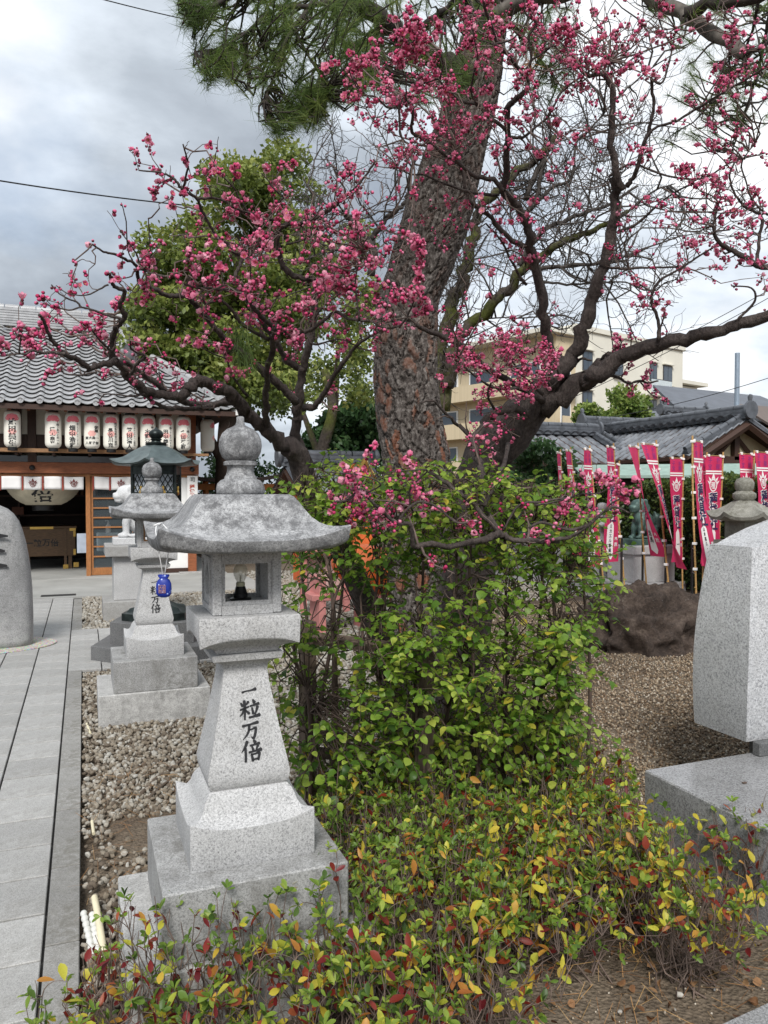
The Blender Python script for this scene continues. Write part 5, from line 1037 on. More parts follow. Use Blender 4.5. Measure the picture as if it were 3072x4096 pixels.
# small black-tiled shrine and vermilion gables seen over the shrub
VERM = plain('vermilion', (0.62, 0.12, 0.025), 0.55, var=0.15); 
a = at(1330, 1850, 13.5)
sh_ = hall('small_shrine', 'small black-tiled shrine roof over the shrub beside the left plum trunk', (a[0] - 0.9, a[1]), (a[0] + 0.75, a[1]), 0.95, 2.05, 1.60, 0.3, VERM)
a = at(1432, 1850, 12.6); t = thing('shrine_gable', 'orange gabled shrine box peeking over the shrub', 'shrine', (a[0], a[1], 0))
MB().box((0, 0, 0.95), (0.40, 0.4, 1.5)).build('body', VERM, t); MB().prism([(-0.26, -0.3, 1.62), (0.26, -0.3, 1.62), (0, -0.3, 2.08)], (0, 0, 0), (0, 0.6, 0)).build('gable', VERM, t)
for s in (-1, 1): MB().tube([(s * 0.33, -0.32, 1.57), (0, -0.32, 2.14)], 0.035, 4).build('barge_board', GOLD if s > 0 else GOLD, t)
# vermilion gateway to the right of the shop
a = on_y(880, 1960, 19.0); t = thing('shrine_gateway', 'orange timber gateway beyond the right corner of the shop', 'gateway', (a[0], 19.0, 0))
WOR2 = plain('vermilion_aged', (0.44, 0.15, 0.03), 0.6, var=0.2)
for x in (-0.35, 0.95): MB().tube([(x, 0, 0), (x, 0, 1.9)], 0.075, 12).build('post', WOR2, t, 50)
MB().box((0.25, 0, 1.74), (2.3, 0.16, 0.16), 0.01).build('crossbar', WOR2, t); MB().box((0.25, 0, 1.42), (1.9, 0.12, 0.13), 0.01).build('tie_bar', WOR2, t)
cap_ = MB(); cap_.rings([np.array([(x, -0.18, 1.84 + 0.09 * abs(x - 0.25) ** 2), (x, 0.18, 1.84 + 0.09 * abs(x - 0.25) ** 2), (x, 0.14, 1.93 + 0.09 * abs(x - 0.25) ** 2), (x, -0.14, 1.93 + 0.09 * abs(x - 0.25) ** 2)]) for x in np.linspace(-1.1, 1.6, 9)]).build('top_beam', WDK, t)
hedge_box('low_hedge', 'dark green hedge behind the orange gateway', (a[0] - 1.2, 20.2), (a[0] + 4, 20.4), 0.8, 1.25, 2500, (0.07, 0.12))
# orange round tarpaulin-like object and pink stand behind the shrub
g = NT('orange_shell'); n1 = g.noise(3, 4); g.col(g.ramp(n1, [(0.3, (0.62, 0.11, 0.02)), (0.7, (0.74, 0.17, 0.035))])); ORG = g.done(0.45)
a = at(1455, 2240, 9.0); V, T, _ = ico(4); V = V * np.array([0.52, 0.36, 0.30]); V[:, 2] -= 0.22 * (V[:, 0] + 0.1); V = V * (1 + 0.03 * vnoise(V * 4, 8))[:, None]
ts_ = thing('play_gourd', 'big rounded orange object lying on a stand behind the shrub', 'ornament', (a[0], a[1], 0))
me = fast_mesh('shell', V, T, [ORG], smooth=True); link('shell', me, None, ts_, (0.12, 0, 0.70))
PKW = plain('pink_paint', (0.55, 0.22, 0.20), 0.7, var=0.15); 
for x in (-0.55, 0.0, 0.5): MB().box((x, 0.05, 0.3), (0.08, 0.4, 0.66), 0.006).build('leg', PKW, ts_)
MB().box((0, 0.05, 0.40), (1.35, 0.42, 0.07), 0.006).build('stand_board', PKW, ts_)
a = at(1300, 2290, 10.2); t = thing('votive_stand', 'faded pink wooden stand behind the near lantern roof', 'stand', (a[0], a[1], 0))
for x in (-0.3, 0.3): MB().box((x, 0, 0.45), (0.08, 0.08, 0.95), 0.004).build('post', PKW, t)
MB().box((0, 0, 0.85), (0.75, 0.3, 0.08), 0.004).build('shelf', PKW, t); MB().box((0, 0.1, 0.45), (0.62, 0.03, 0.6), 0.004).build('panel', plain('pale_pink', (0.62, 0.42, 0.38), 0.8), t)
# ================================================================== town behind
APW = plain('apartment_cream', (0.68, 0.655, 0.57), 0.9, var=0.05, scale=0.6); APY = NT('apartment_brick'); bk = APY.n('ShaderNodeTexBrick'); bk.inputs['Scale'].default_value = 3.0; bk.inputs['Color1'].default_value = (0.60, 0.50, 0.34, 1); bk.inputs['Color2'].default_value = (0.54, 0.45, 0.30, 1); bk.inputs['Mortar'].default_value = (0.45, 0.36, 0.24, 1); bk.inputs['Mortar Size'].default_value = 0.012; APY.link(APY.co, bk.inputs['Vector']); APY.col(bk.outputs[0]); APY = APY.done(0.85)
gl = NT('window_glass'); gl.col((0.055, 0.075, 0.10)); WGL = gl.done(0.08); FRM = plain('window_frame', (0.05, 0.05, 0.055), 0.5); RAIL = plain('balcony_glass', (0.52, 0.58, 0.60), 0.15)
D0 = 55.0; c0 = at(2304, 1316, D0); th_w = math.atan2(0.074, 0.248); 
ap = thing('apartment_building', 'cream apartment block with a yellow brick wing behind the plum trees', 'apartment building', (c0[0], c0[1], 0), th_w)
Hh = c0[2]; Wd = 14.2; Dp = 14.5
MB().box2(A3(0, 0, 0), A3(Wd, 10, Hh), 0.05).build('wall', APW, ap); MB().box2(A3(-0.15, -0.15, Hh), A3(Wd + 0.15, 10, Hh + 0.35)).build('parapet', APW, ap)
MB().box2(A3(-2.2, 0.02, 0), A3(-0.003, Dp, Hh - 0.6)).build('brick_wing', APY, ap)
def win(x, z, w, h, y=0.0, par=ap):
    f = MB().box2(A3(x, y - 0.06, z), A3(x + w, y - 0.003, z + h)).build('window', FRM, par)
    MB().box2(A3(x + 0.08, y - 0.075, z + 0.08), A3(x + w / 2 - 0.03, y - 0.062, z + h - 0.08)).build('pane', WGL, f); MB().box2(A3(x + w / 2 + 0.03, y - 0.075, z + 0.08), A3(x + w - 0.08, y - 0.062, z + h - 0.08)).build('pane', WGL, f)
    MB().box2(A3(x - 0.15, y - 0.20, z - 0.18), A3(x + w + 0.15, y - 0.002, z - 0.06)).build('sill', APW, f)
    MB().box2(A3(x - 0.1, y - 0.25, z + h + 0.05), A3(x + w + 0.1, y - 0.002, z + h + 0.13)).build('canopy', APW, f)
for zz in (Hh - 2.9, Hh - 5.8, Hh - 8.7, Hh - 11.5):
    for x, w in ((0.75, 1.15), (4.6, 1.1), (9.3, 1.0), (11.2, 1.3)): win(x, zz, w, 1.45)
for zz in (Hh - 5.7, Hh - 8.6, Hh - 2.8):
    b_ = MB().box2(A3(7.8, -1.2, zz - 1.4), A3(10.6, -0.004, zz - 1.2)).build('balcony', APW, ap); MB().box2(A3(7.8, -1.2, zz - 1.2), A3(10.6, -1.15, zz - 0.2)).build('balcony_panel', RAIL, b_); MB().box2(A3(7.8, -1.2, zz - 0.2), A3(10.6, -1.14, zz - 0.14)).build('hand_rail', FRM, b_)
sw_ = MB().box2(A3(Wd + 0.003, 1.0, 0), A3(Wd + 4.0, 9, Hh - 2.6)).build('side_wing', APW, ap); MB().box2(A3(Wd + 0.16, 0.4, Hh - 2.5), A3(Wd + 4.8, 9, Hh - 2.2)).build('wing_roof', APW, ap)
b_ = MB().box2(A3(Wd + 0.01, -0.2, Hh - 6.4), A3(Wd + 4.3, 0.99, Hh - 6.1)).build('balcony', APW, ap); MB().box2(A3(Wd + 0.2, -0.2, Hh - 6.1), A3(Wd + 4.3, -0.12, Hh - 5.0)).build('balcony_panel', RAIL, b_); win(Wd + 1.0, Hh - 5.6, 2.0, 1.9, 1.0)
for k in range(4):   # balconies of the brick wing, facing -x
    z = Hh - 3.6 - 2.9 * k
    b_ = MB().box2(A3(-3.4, 0.3, z - 1.1), A3(-2.203, Dp - 0.4, z - 0.9)).build('balcony', APY, ap); MB().box2(A3(-3.4, 0.3, z - 0.9), A3(-3.25, Dp - 0.4, z + 0.1)).build('balcony_panel', APY, b_)
    for q in range(3):
        f = MB().box2(A3(-2.28, 1.3 + 4.3 * q, z - 0.7), A3(-2.203, 4.3 + 4.3 * q, z + 1.3)).build('window', PLASW, ap); MB().box2(A3(-2.3, 1.45 + 4.3 * q, z - 0.6), A3(-2.285, 4.15 + 4.3 * q, z + 1.2)).build('pane', WGL, f)
    f = MB().box2(A3(-1.7, -0.04, z - 0.9), A3(-0.6, 0.016, z + 1.2)).build('window', PLASW, ap); MB().box2(A3(-1.6, -0.06, z - 0.8), A3(-0.7, -0.045, z + 1.1)).build('pane', WGL, f)
    b_ = MB().box2(A3(-2.1, -0.6, z - 1.1), A3(-0.4, 0.015, z - 0.9)).build('balcony', APY, ap); MB().box2(A3(-2.1, -0.6, z - 0.9), A3(-0.4, -0.5, z + 0.1)).build('balcony_panel', APY, b_)
MB().box2(A3(-3.6, -0.4, Hh - 0.598), A3(-0.16, Dp + 0.3, Hh - 0.3)).build('wing_roof', APW, ap)
# grey-roofed house at the right edge
SLATE = plain('slate_roof', (0.105, 0.115, 0.135), 0.6, var=0.15, scale=2); 
hp = at(2760, 1640, 30.0); t = thing('roadside_house', 'house with a dark slate roof and yellow wall at the right edge', 'house', (hp[0], hp[1], 0), 0.15)
MB().box2(A3(0.4, 0.5, 0), A3(9, 7, 4.6)).build('wall', plain('house_dark', (0.035, 0.032, 0.032), 0.8), t); MB().prism([A3(-0.4, -0.1, 4.45), A3(10, -0.1, 4.45), A3(10, 3.7, 6.3), A3(2.2, 3.7, 6.3)], (0, 0, 0), (0, 0, 0.14)).build('roof', SLATE, t)
MB().box2(A3(2.9, -1.2, 0), A3(9, 0.49, 4.2)).build('yellow_wing', plain('wall_yellow', (0.50, 0.31, 0.09), 0.9), t); MB().prism([A3(2.3, -1.8, 4.2), A3(10, -1.8, 4.2), A3(10, 0.2, 5.2), A3(3.2, 0.2, 5.2)], (0, 0, 0), (0, 0, 0.1)).build('porch_roof', plain('brown_roof', (0.13, 0.10, 0.085), 0.7), t)
f = MB().box2(A3(4.2, -1.26, 2.8), A3(5.3, -1.203, 3.9)).build('window', FRM, t); MB().box2(A3(4.3, -1.275, 2.9), A3(5.2, -1.262, 3.8)).build('pane', WGL, f)
hp = at(2590, 1650, 38.0); t = thing('low_house', 'low house with a pinkish wall below the apartment block', 'house', (hp[0], hp[1], 0), 0.15)
MB().box2(A3(0, 0, 0), A3(7, 5, 4.9)).build('wall', plain('wall_pink', (0.62, 0.36, 0.33), 0.9), t); MB().prism([A3(-1.5, -0.6, 4.9), A3(8, -0.6, 4.9), A3(8, 3, 6.0), A3(1.5, 3, 6.0)], (0, 0, 0), (0, 0, 0.15)).build('roof', SLATE, t)
pb = at(2947, 1640, 26.0); o = MB().tube([(pb[0], pb[1], 0), (pb[0], pb[1], at(2947, 1413, 26.0)[2])], [0.085, 0.082], 14).build('steel_pole', plain('galvanised', (0.27, 0.33, 0.40), 0.45, 0.4), None, 50); tag(o, 'blue-grey steel pole standing above the right roofs', 'pole')
pb = at(3018, 1600, 20.0); t = thing('roof_vent', 'small grey vent cap above the gate hall ridge', 'vent', (pb[0], pb[1], 0)); 
WIRE = plain('cable_black', (0.012, 0.012, 0.014), 0.6)
bpy.data.objects.remove(t)
def wire(label, p, q, sag, r=0.012):
    p, q = np.array(p), np.array(q); f = np.linspace(0, 1, 24)[:, None]; P = p * (1 - f) + q * f; P[:, 2] -= (4 * sag * f * (1 - f))[:, 0]; o = MB().tube(P, r, 5).build('power_line', WIRE); tag(o, label, 'cable', 'overhead cables')
wire('black cable crossing the open sky above the shop roof', at(-400, 655, 14), at(1500, 860, 22), 0.25, 0.016)
wire('thin cable entering the pine at the top left', at(200, -60, 18), at(1500, 190, 26), 0.25, 0.014)
wire('upper cable passing in front of the cream apartment block', at(2100, 1640, 30), at(3200, 1090, 24), 0.2, 0.012)
wire('middle cable passing in front of the cream apartment block', at(2100, 1672, 30), at(3200, 1120, 24), 0.2, 0.012)
wire('lowest cable sloping over the slate roof', at(2300, 1690, 26), at(3200, 1470, 24), 0.2, 0.012)
wire('level cable behind the plum branches at the right', at(1900, 1080, 40), at(3200, 905, 30), 0.1, 0.012)
# ================================================================== trees
g = NT('plum_bark'); n1 = g.noise(9, 5, 0.65); n2 = g.noise(70, 4, 0.7, stretch=(1, 1, 0.5))
c = g.ramp(n1, [(0.3, (0.034, 0.026, 0.024)), (0.6, (0.082, 0.066, 0.06)), (0.8, (0.15, 0.13, 0.115))]); c = g.mix(1.0, c, g.ramp(n2, [(0.3, (0.5,) * 3), (0.65, (1.35,) * 3)]), 'MULTIPLY'); g.col(c); g.bump(n2, 1.0, 0.012); PBARK = g.done(0.9, spec=0.25)
PTWIG = plain('plum_twig', (0.11, 0.078, 0.066), 0.85, var=0.4, scale=30)
ZT = {'a': (0, 1100, .6028), 'b': (700, 1100, .6028), 'c': (0, 500, .6028), 'd': (700, 500, .6028), 'e': (1300, 0, .5425), 'f': (2100, 0, 1.021), 'g': (1700, 600, .9454), 'h': (2272, 700, .8403), 'i': (1200, 1500, 1.1555), 'j': (1700, 1300, .8403), 'k': (2100, 1300, .6328), 's': (0, 0, 1)}
def trace(spec):
    """'b 1,2 3,4 c 5,6' -> source pixels"""
    k = 's'; out_ = []
    for w in spec.split():
        if w in ZT: k = w; continue
        x, y = w.split(','); o = ZT[k]; out_.append((o[0] + float(x) * o[2], o[1] + float(y) * o[2]))
    return out_
def smooth_line(P, n=4):
    P = np.asarray(P, float)
    if len(P) < 3: return P
    Q = np.vstack([2 * P[0] - P[1], P, 2 * P[-1] - P[-2]]); out_ = []
    for i in range(1, len(Q) - 2):
        for t_ in np.arange(n) / n:
            a, b, c_, d = Q[i - 1], Q[i], Q[i + 1], Q[i + 2]; out_.append(0.5 * (2 * b + (c_ - a) * t_ + (2 * a - 5 * b + 4 * c_ - d) * t_ ** 2 + (3 * b - a - 3 * c_ + d) * t_ ** 3))
    out_.append(P[-1]); return np.array(out_)
class Tree:
    def __init__(s): s.lines = []
    def limb(s, spec, d0, d1, w0, w1, tw=1.0, bl=1.0):
        px = trace(spec) if isinstance(spec, str) else spec; n = len(px); L_ = np.r_[0, np.cumsum([math.dist(px[i], px[i + 1]) for i in range(n - 1)])]; f = L_ / L_[-1]
        P = np.array([at(x, y, d0 + (d1 - d0) * q) for (x, y), q in zip(px, f)]); P = smooth_line(P, 5); m = len(P); f = np.linspace(0, 1, m)
        dd = (P - CAM) @ FW; w = w0 + (w1 - w0) * f ** 0.8; r = w / 2 * dd / FPX
        k = np.array([mnoise.noise(Vector(p) * 9) for p in P]); r = r * (1 + 0.14 * k) * 0.93; J = R.normal(0, 1, P.shape) * (r * 0.20)[:, None] + np.array([mnoise.noise_vector(Vector(p) * 7) for p in P]) * (r * 0.45 + 0.004)[:, None]; J[0] = 0; P = P + J
        s.lines.append((P, r, tw, bl)); return s
def grow_twigs(P, r, per_m, length, rng, up=0.3, view=0.0):
    """crooked side shoots along a limb: list of (points, radii)"""
    out_ = []; seg = np.linalg.norm(np.diff(P, axis=0), axis=1); Lt = seg.sum(); n = rng.poisson(max(0.0, Lt * per_m))
    cum = np.r_[0, np.cumsum(seg)]
    for _ in range(n):
        q = rng.random() ** 0.75 * Lt; i = min(len(seg) - 1, np.searchsorted(cum, q) - 1 if q > 0 else 0); f = (q - cum[i]) / (seg[i] + 1e-9); p = P[i] + (P[i + 1] - P[i]) * f; rr = r[i]
        tg = (P[i + 1] - P[i]) / (seg[i] + 1e-9); d = rng.normal(size=3); d -= d @ tg * tg; d /= np.linalg.norm(d) + 1e-9; d = d + tg * rng.uniform(-0.1, 0.9) + np.array([0, 0, up]); d /= np.linalg.norm(d)
        ln = length * rng.uniform(0.35, 1.25) * (0.6 + 0.4 * min(1, rr / 0.02)); k = 5; pts = [p]
        for s_ in range(k):
            d = d + rng.normal(0, 0.33, 3) + np.array([0, 0, 0.06]); d /= np.linalg.norm(d); pts.append(pts[-1] + d * ln / k)
        r0 = min(rr * 0.6, 0.0055 * (0.5 + ln / 0.35)); out_.append((np.array(pts), np.linspace(r0, max(0.0011, r0 * 0.35), k + 1)))
    return out_
def mass_tubes(lines, n):
    """many polylines with the same number of points -> quads, vectorised"""
    by = {}
    for P, r in lines: by.setdefault(len(P), []).append((P, r))
    VV, FF, base = [], [], 0
    for k, g_ in by.items():
        P = np.array([a for a, _ in g_]); r = np.array([b for _, b in g_]); T = np.gradient(P, axis=1); T /= np.linalg.norm(T, axis=2)[..., None] + 1e-12
        A = np.cross(T, np.array([0.31, 0.93, 0.17])); A /= np.linalg.norm(A, axis=2)[..., None] + 1e-9; B = np.cross(T, A); t = np.arange(n) * 2 * math.pi / n
        V = P[:, :, None] + r[:, :, None, None] * (np.cos(t)[None, None, :, None] * A[:, :, None] + np.sin(t)[None, None, :, None] * B[:, :, None])
        i, j = np.meshgrid(np.arange(k - 1), np.arange(n), indexing='ij'); F = np.stack([i * n + j, i * n + (j + 1) % n, (i + 1) * n + (j + 1) % n, (i + 1) * n + j], -1).reshape(-1, 4)
        m = len(g_); FF.append((F[None] + (np.arange(m) * k * n)[:, None, None] + base).reshape(-1, 4)); VV.append(V.reshape(-1, 3)); base += m * k * n
    return np.concatenate(VV), np.concatenate(FF)
# blossom templates --------------------------------------------------------
def bud_t(seed, op=0.0):
    V, T, _ = ico(2, 0.04, (0.85, 0.85, 1.0), seed); V[:, 2] += 0.9; cz = V[T].mean(1)[:, 2]; return V, T, np.where(cz < 0.62, 1, 0).astype(np.int32)
def flower_t(seed, cup=0.5):
    q = np.random.default_rng(seed); VV, TT, MM = [], [], []; b = 0
    for ring, n, rad_, lift, off in ((0, 5, 1.0, cup, 0.0), (1, 5, 0.78, cup + 0.55, 0.63), (2, 4, 0.5, cup + 0.9, 0.2)):
        for k in range(n):
            a_ = off + 2 * math.pi * k / n + q.normal(0, 0.08); rr = rad_ * q.uniform(0.9, 1.08); pts = []
            for u, w_ in ((0.06, 0.06), (0.5, 0.40), (0.85, 0.40), (1.0, 0.18)):
                h = lift * (u ** 1.6) * rr + (0.12 * math.sin(6 * u + k))
                for s_ in (-1, 1): pts.append((u * rr, s_ * w_ * rr, h + 0.13 * w_ * 2))
                pts.append((u * rr * 1.02, 0, h))
            V = np.array(pts); ca_, sa2 = math.cos(a_), math.sin(a_); V = V @ np.array([[ca_, sa2, 0], [-sa2, ca_, 0], [0, 0, 1]]); VV.append(V)
            F = []
            for i in range(3):
                l0, r0, c0_ = 3 * i, 3 * i + 1, 3 * i + 2; l1, r1, c1_ = l0 + 3, r0 + 3, c0_ + 3; F += [[l0, c0_, c1_], [l0, c1_, l1], [c0_, r0, r1], [c0_, r1, c1_]]
            TT += [[i + b for i in f] for f in F]; MM += [0] * len(F); b += len(V)
    V, T, _ = ico(1, 0, (0.2, 0.2, 0.25)); VV.append(V + [0, 0, 0.35]); TT += (T + b).tolist(); MM += [2] * len(T); b += len(V)
    V, T, _ = ico(1, 0, (0.3, 0.3, 0.3)); VV.append(V + [0, 0, -0.1]); TT += (T + b).tolist(); MM += [1] * len(T)
    return np.concatenate(VV), np.array(TT), np.array(MM, np.int32)
PST = [(0.0, (0.50, 0.022, 0.115)), (0.35, (0.66, 0.065, 0.20)), (0.7, (0.77, 0.15, 0.31)), (1.0, (0.83, 0.31, 0.46))]
FST = [(0.0, (0.74, 0.14, 0.29)), (0.5, (0.82, 0.27, 0.42)), (1.0, (0.86, 0.46, 0.56))]
BUDM = [leafmat('plum_bud_' + s_, PST, 0.5, 0.28, s_) for s_ in ('attr', 'obj')]; FLOM = [leafmat('plum_petal_' + s_, FST, 0.5, 0.4, s_) for s_ in ('attr', 'obj')]
CALYX = plain('calyx', (0.085, 0.010, 0.016), 0.6, var=0.3, scale=60); STAM = plain('stamen', (0.75, 0.52, 0.16), 0.7)
BUDT = [bud_t(k) for k in range(3)]; FLOT = [flower_t(k, c_) for k, c_ in ((1, 0.45), (2, 0.8), (3, 1.3))]
def solo(t_, mats, name):
    me = fast_mesh(name, t_[0], t_[1], mats, t_[2], smooth=True); return me
BUDME = [solo(b, [BUDM[1], CALYX], 'bud') for b in BUDT]; FLOME = [solo(b, [FLOM[1], CALYX, STAM], 'blossom') for b in FLOT]
def plum(label, trunk, lines, base, seed, tw_m=8.0, tw_len=0.26, bl_n=1.0, singles=300, fill=()):
    rng = np.random.default_rng(seed); t = thing('plum_tree', label, 'plum tree', base); org = np.asarray(base, float)
    tb = MB(); 
    for P, r in trunk: tb.tube(P, r, 22, rough=0.055)
    to = tb.build('trunk', PBARK, t, True, org=org)
    twigs = []
    for P, r, tw, bl in lines:
        MB().tube(P, r, 9, rough=0.09).build('limb', PBARK, t, True, org=org)
        f = grow_twigs(P, r, tw_m * tw, tw_len, rng); g1 = []
        for Q, q in f:
            g1 += grow_twigs(Q, q, 9.0, tw_len * 0.42, rng, 0.35)
        twigs += [(Q, q, bl) for Q, q in f + g1]
        twigs.append((P[-6:] if len(P) > 6 else P, r[-6:] if len(P) > 6 else r, bl))
    PL = np.concatenate([P for P, r, a_, b_ in lines]); PR = np.concatenate([r for P, r, a_, b_ in lines])
    for spec, n, d0, d1, bl in fill:      # long straight shoots that carry blossom into the gaps of the crown
        pl = trace(spec); lo, hi = np.min(pl, 0), np.max(pl, 0); k = 0
        while k < n:
            p = rng.uniform(lo, hi)
            if not inpoly(np.array([p]), pl)[0]: continue
            k += 1; E = at(p[0], p[1], rng.uniform(d0, d1)); D = ((PL - E) ** 2).sum(1) + np.where(PR > 0.03, 0.05, 0); Q = PL[np.argmin(D)]; dv = E - Q; ln = np.linalg.norm(dv)
            if ln > 0.75: E = Q + dv * 0.75 / ln; dv = E - Q; ln = 0.75
            if ln < 0.08: continue
            f = np.linspace(0, 1, 6)[:, None]; C_ = Q + dv * f + np.sin(f * math.pi) * rng.normal(0, 0.06, 3) * ln + rng.normal(0, 0.014, (6, 3)) * (f > 0); q = np.linspace(0.0045, 0.0016, 6) * (0.6 + ln); twigs.append((C_, q, bl)); twigs += [(a, b, bl) for a, b in grow_twigs(C_, np.maximum(q, 0.004), 6.0, 0.15, rng, 0.3)]
    V, F = mass_tubes([(a, b) for a, b, _ in twigs if len(a) == 6], 5); o = link('twigs', fast_mesh('twigs', V - org, F, [PTWIG], k=4, smooth=True), None, t); o['kind'] = 'stuff'
    pos, drn, siz, kind = [], [], [], []
    for Q, q, bl in twigs:
        Ln = np.linalg.norm(np.diff(Q, axis=0), axis=1).sum(); nn = rng.poisson(Ln * 17 * bl * bl_n)
        for _ in range(nn):
            u = 1 - rng.random() ** 1.5 * 0.75; x = u * (len(Q) - 1); i = min(len(Q) - 2, int(x)); p = Q[i] + (Q[i + 1] - Q[i]) * (x - i)
            for _k in range(rng.integers(2, 6)):
                d = rng.normal(size=3) + np.array([0, 0, 0.25]); d /= np.linalg.norm(d); fl = rng.random() < 0.17
                pos.append(p + d * (q[i] + 0.001) + rng.normal(0, 0.0075, 3)); drn.append(d); kind.append(2 if fl else 0); siz.append(rng.uniform(0.011, 0.0175) if fl else rng.uniform(0.0045, 0.0094))
    pos, drn, siz, kind = np.array(pos), np.array(drn), np.array(siz), np.array(kind)
    px = np.array([proj(p) for p in pos]); vis = (px[:, 0] > -80) & (px[:, 0] < 3150) & (px[:, 1] > -80) & (px[:, 2] > 0.6); pos, drn, siz, kind, px = pos[vis], drn[vis], siz[vis], kind[vis], px[vis]
    app = siz / px[:, 2]; order = np.argsort(-app); top = order[:singles]; rest = order[singles:]
    rot = np.array([frame(d, rng.uniform(0, 6.28)) for d in drn])[:, :, [0, 2, 1]]; rot[:, :, 1] *= -1   # template z axis along d
    for i in top:
        me = (FLOME if kind[i] else BUDME)[i % 3]; o = link('blossom' if kind[i] else 'bud', me, None, t); M4 = Matrix.Identity(4); m3 = rot[i] * siz[i]
        for a_ in range(3):
            for b_ in range(3): M4[a_][b_] = m3[a_][b_]
        M4.translation = Vector(pos[i] - org); o.matrix_local = M4
    for kk, tm, mats, nm in ((0, BUDT, [BUDM[0], CALYX], 'buds'), (2, FLOT, [FLOM[0], CALYX, STAM], 'blossoms')):
        ix = rest[kind[rest] == kk]
        if len(ix): o = scatter(nm, tm, pos[ix] - org, rot[ix], siz[ix], mats, t, smooth=True); o['kind'] = 'stuff'
    print('plum', label[:20], len(pos), 'twigs', len(twigs))
    return t
A = Tree()
A.limb('b 740,1130 600,1030 480,920 400,820 340,765 250,730 150,715 90,760 a 1180,805 1080,800 960,760 870,700 820,620 760,560 735,520 745,410 790,330 835,280 800,210 c 825,1110 760,1080 735,1040 730,985', 4.1, 2.75, 66, 12, 0.7, 0.8)
A.limb('a 800,290 700,265 620,235 540,215 470,235 380,220 295,190', 2.8, 2.7, 13, 5, 1.2, 1.3)
A.limb('a 540,215 510,180 440,150 380,110 340,60', 2.75, 2.7, 10, 5, 1.3, 2.0)
A.limb('c 720,1060 620,1115 540,1130 440,1110 370,1060', 2.75, 2.7, 8, 4, 1.2, 1.8)
A.limb('a 770,570 700,590 640,600 600,620 520,560 430,520 370,460 320,400 290,310 260,260', 3.0, 2.6, 30, 13, 0.9, 1.0)
A.limb('a 430,520 340,515 280,520 220,500 180,525 130,520 60,530 -40,505', 2.7, 2.5, 14, 6, 1.0, 1.4)
A.limb('a 130,520 140,440 145,370 130,330', 2.5, 2.45, 9, 5, 1.8, 2.6)
A.limb('b 380,820 290,850 170,855 50,830 a 1100,770 1000,690 930,640 860,590 800,560', 4.0, 3.3, 34, 20, 0.5, 0.7)
A.limb('b 420,860 320,850 220,870 70,890 a 1100,880 1020,850 980,800', 4.0, 3.4, 26, 18, 0.4, 0.5)
A.limb('a 740,510 690,460 640,400 600,350 550,325', 2.9, 2.7, 12, 6, 1.8, 2.4)
A.limb('a 870,660 920,580 970,540 930,520 870,490 860,430', 3.1, 2.9, 15, 8, 1.2, 1.6)
A.limb('a 960,790 880,805 790,800 700,795 665,825', 3.3, 3.2, 9, 5, 0.8, 0.6)
A.limb('a 640,640 590,650 520,660 420,650 400,600', 2.8, 2.7, 10, 5, 1.2, 1.6)
A.limb('b 800,840 700,730 620,660 520,580 400,480 310,400 220,290 140,200 80,140 20,140 a 1100,130 1000,80 930,50 910,0 c 905,930 830,890 760,860 690,840 610,790', 4.0, 2.9, 38, 8, 0.9, 1.1)
A.limb('c 910,950 960,960 1000,985 1090,1000 1160,1000', 3.1, 3.0, 14, 9, 1.6, 2.6)
A.limb('c 930,940 900,850 850,770 800,700', 3.0, 2.9, 9, 4, 1.5, 1.5); A.limb('c 880,900 850,830 840,640 810,515', 3.0, 2.9, 7, 4, 1.0, 1.4); A.limb('c 990,950 1000,870 990,720 985,620', 3.1, 3.0, 8, 4, 1.2, 1.6)
A.limb('b 790,1150 800,1000 820,880 835,700 850,600 890,480 920,300 930,130 d 945,1050 900,1030 800,990 720,930 690,850 680,750 710,680 760,660 850,650 960,610 1060,540 1140,470 1210,400 1280,310 1330,240', 4.2, 3.4, 46, 8, 0.7, 1.0)
A.limb('d 700,720 620,750 540,795 460,860 420,950 390,1020', 3.7, 3.5, 26, 14, 1.0, 1.2)
A.limb('d 470,850 400,850 350,790 290,750 240,670 180,570 150,490 60,440 c 1210,440 1250,300 1245,230 1215,135', 3.6, 3.1, 19, 7, 1.0, 1.1)
A.limb('c 1210,430 1170,370 1130,340 1050,310 920,300', 3.2, 3.1, 14, 6, 2.0, 3.0)
A.limb('d 710,680 660,640 620,630 640,590 700,510 720,480 660,430 620,370 570,320', 3.6, 3.4, 14, 5, 1.6, 2.0)
A.limb('d 490,810 510,740 540,620 560,600 490,580 440,500 390,410 300,330 225,290', 3.6, 3.3, 17, 5, 1.2, 1.6)
A.limb('d 150,490 270,480 350,510 430,560 560,600', 3.3, 3.5, 12, 9, 1.0, 0.9)
A.limb('d 1100,500 1130,440 1090,360 1060,290', 3.5, 3.4, 10, 5, 2.0, 2.6); A.limb('d 740,790 850,760 1000,690 1150,610 1300,550 1420,490', 3.7, 3.5, 9, 5, 0.8, 0.9)
A.limb('b 620,1040 600,900 610,780 610,640 640,500 665,400 660,330', 4.0, 3.3, 30, 24, 0.3, 0.4)
A.limb('b 665,340 600,300 540,240 490,190 470,150 400,100 280,90 150,85 60,60', 3.4, 2.9, 24, 8, 1.6, 2.4)
A.limb('b 680,360 800,380 900,360 980,310 1070,250 1150,290 1220,300 1300,300 1360,340 1480,340 1540,280', 3.3, 3.0, 20, 8, 1.5, 1.8)
A.limb('b 625,430 520,370 440,320 370,230 290,165 200,190 190,130', 3.4, 3.1, 19, 10, 1.2, 1.4)
A.limb('b 490,190 500,60 d 505,960 500,880', 3.2, 3.1, 9, 5, 2.2, 2.8)
A.limb('b 850,880 920,870 980,800 1040,690 1110,590 1180,490 1260,430 1340,380', 4.2, 3.7, 30, 12, 0.9, 1.1)
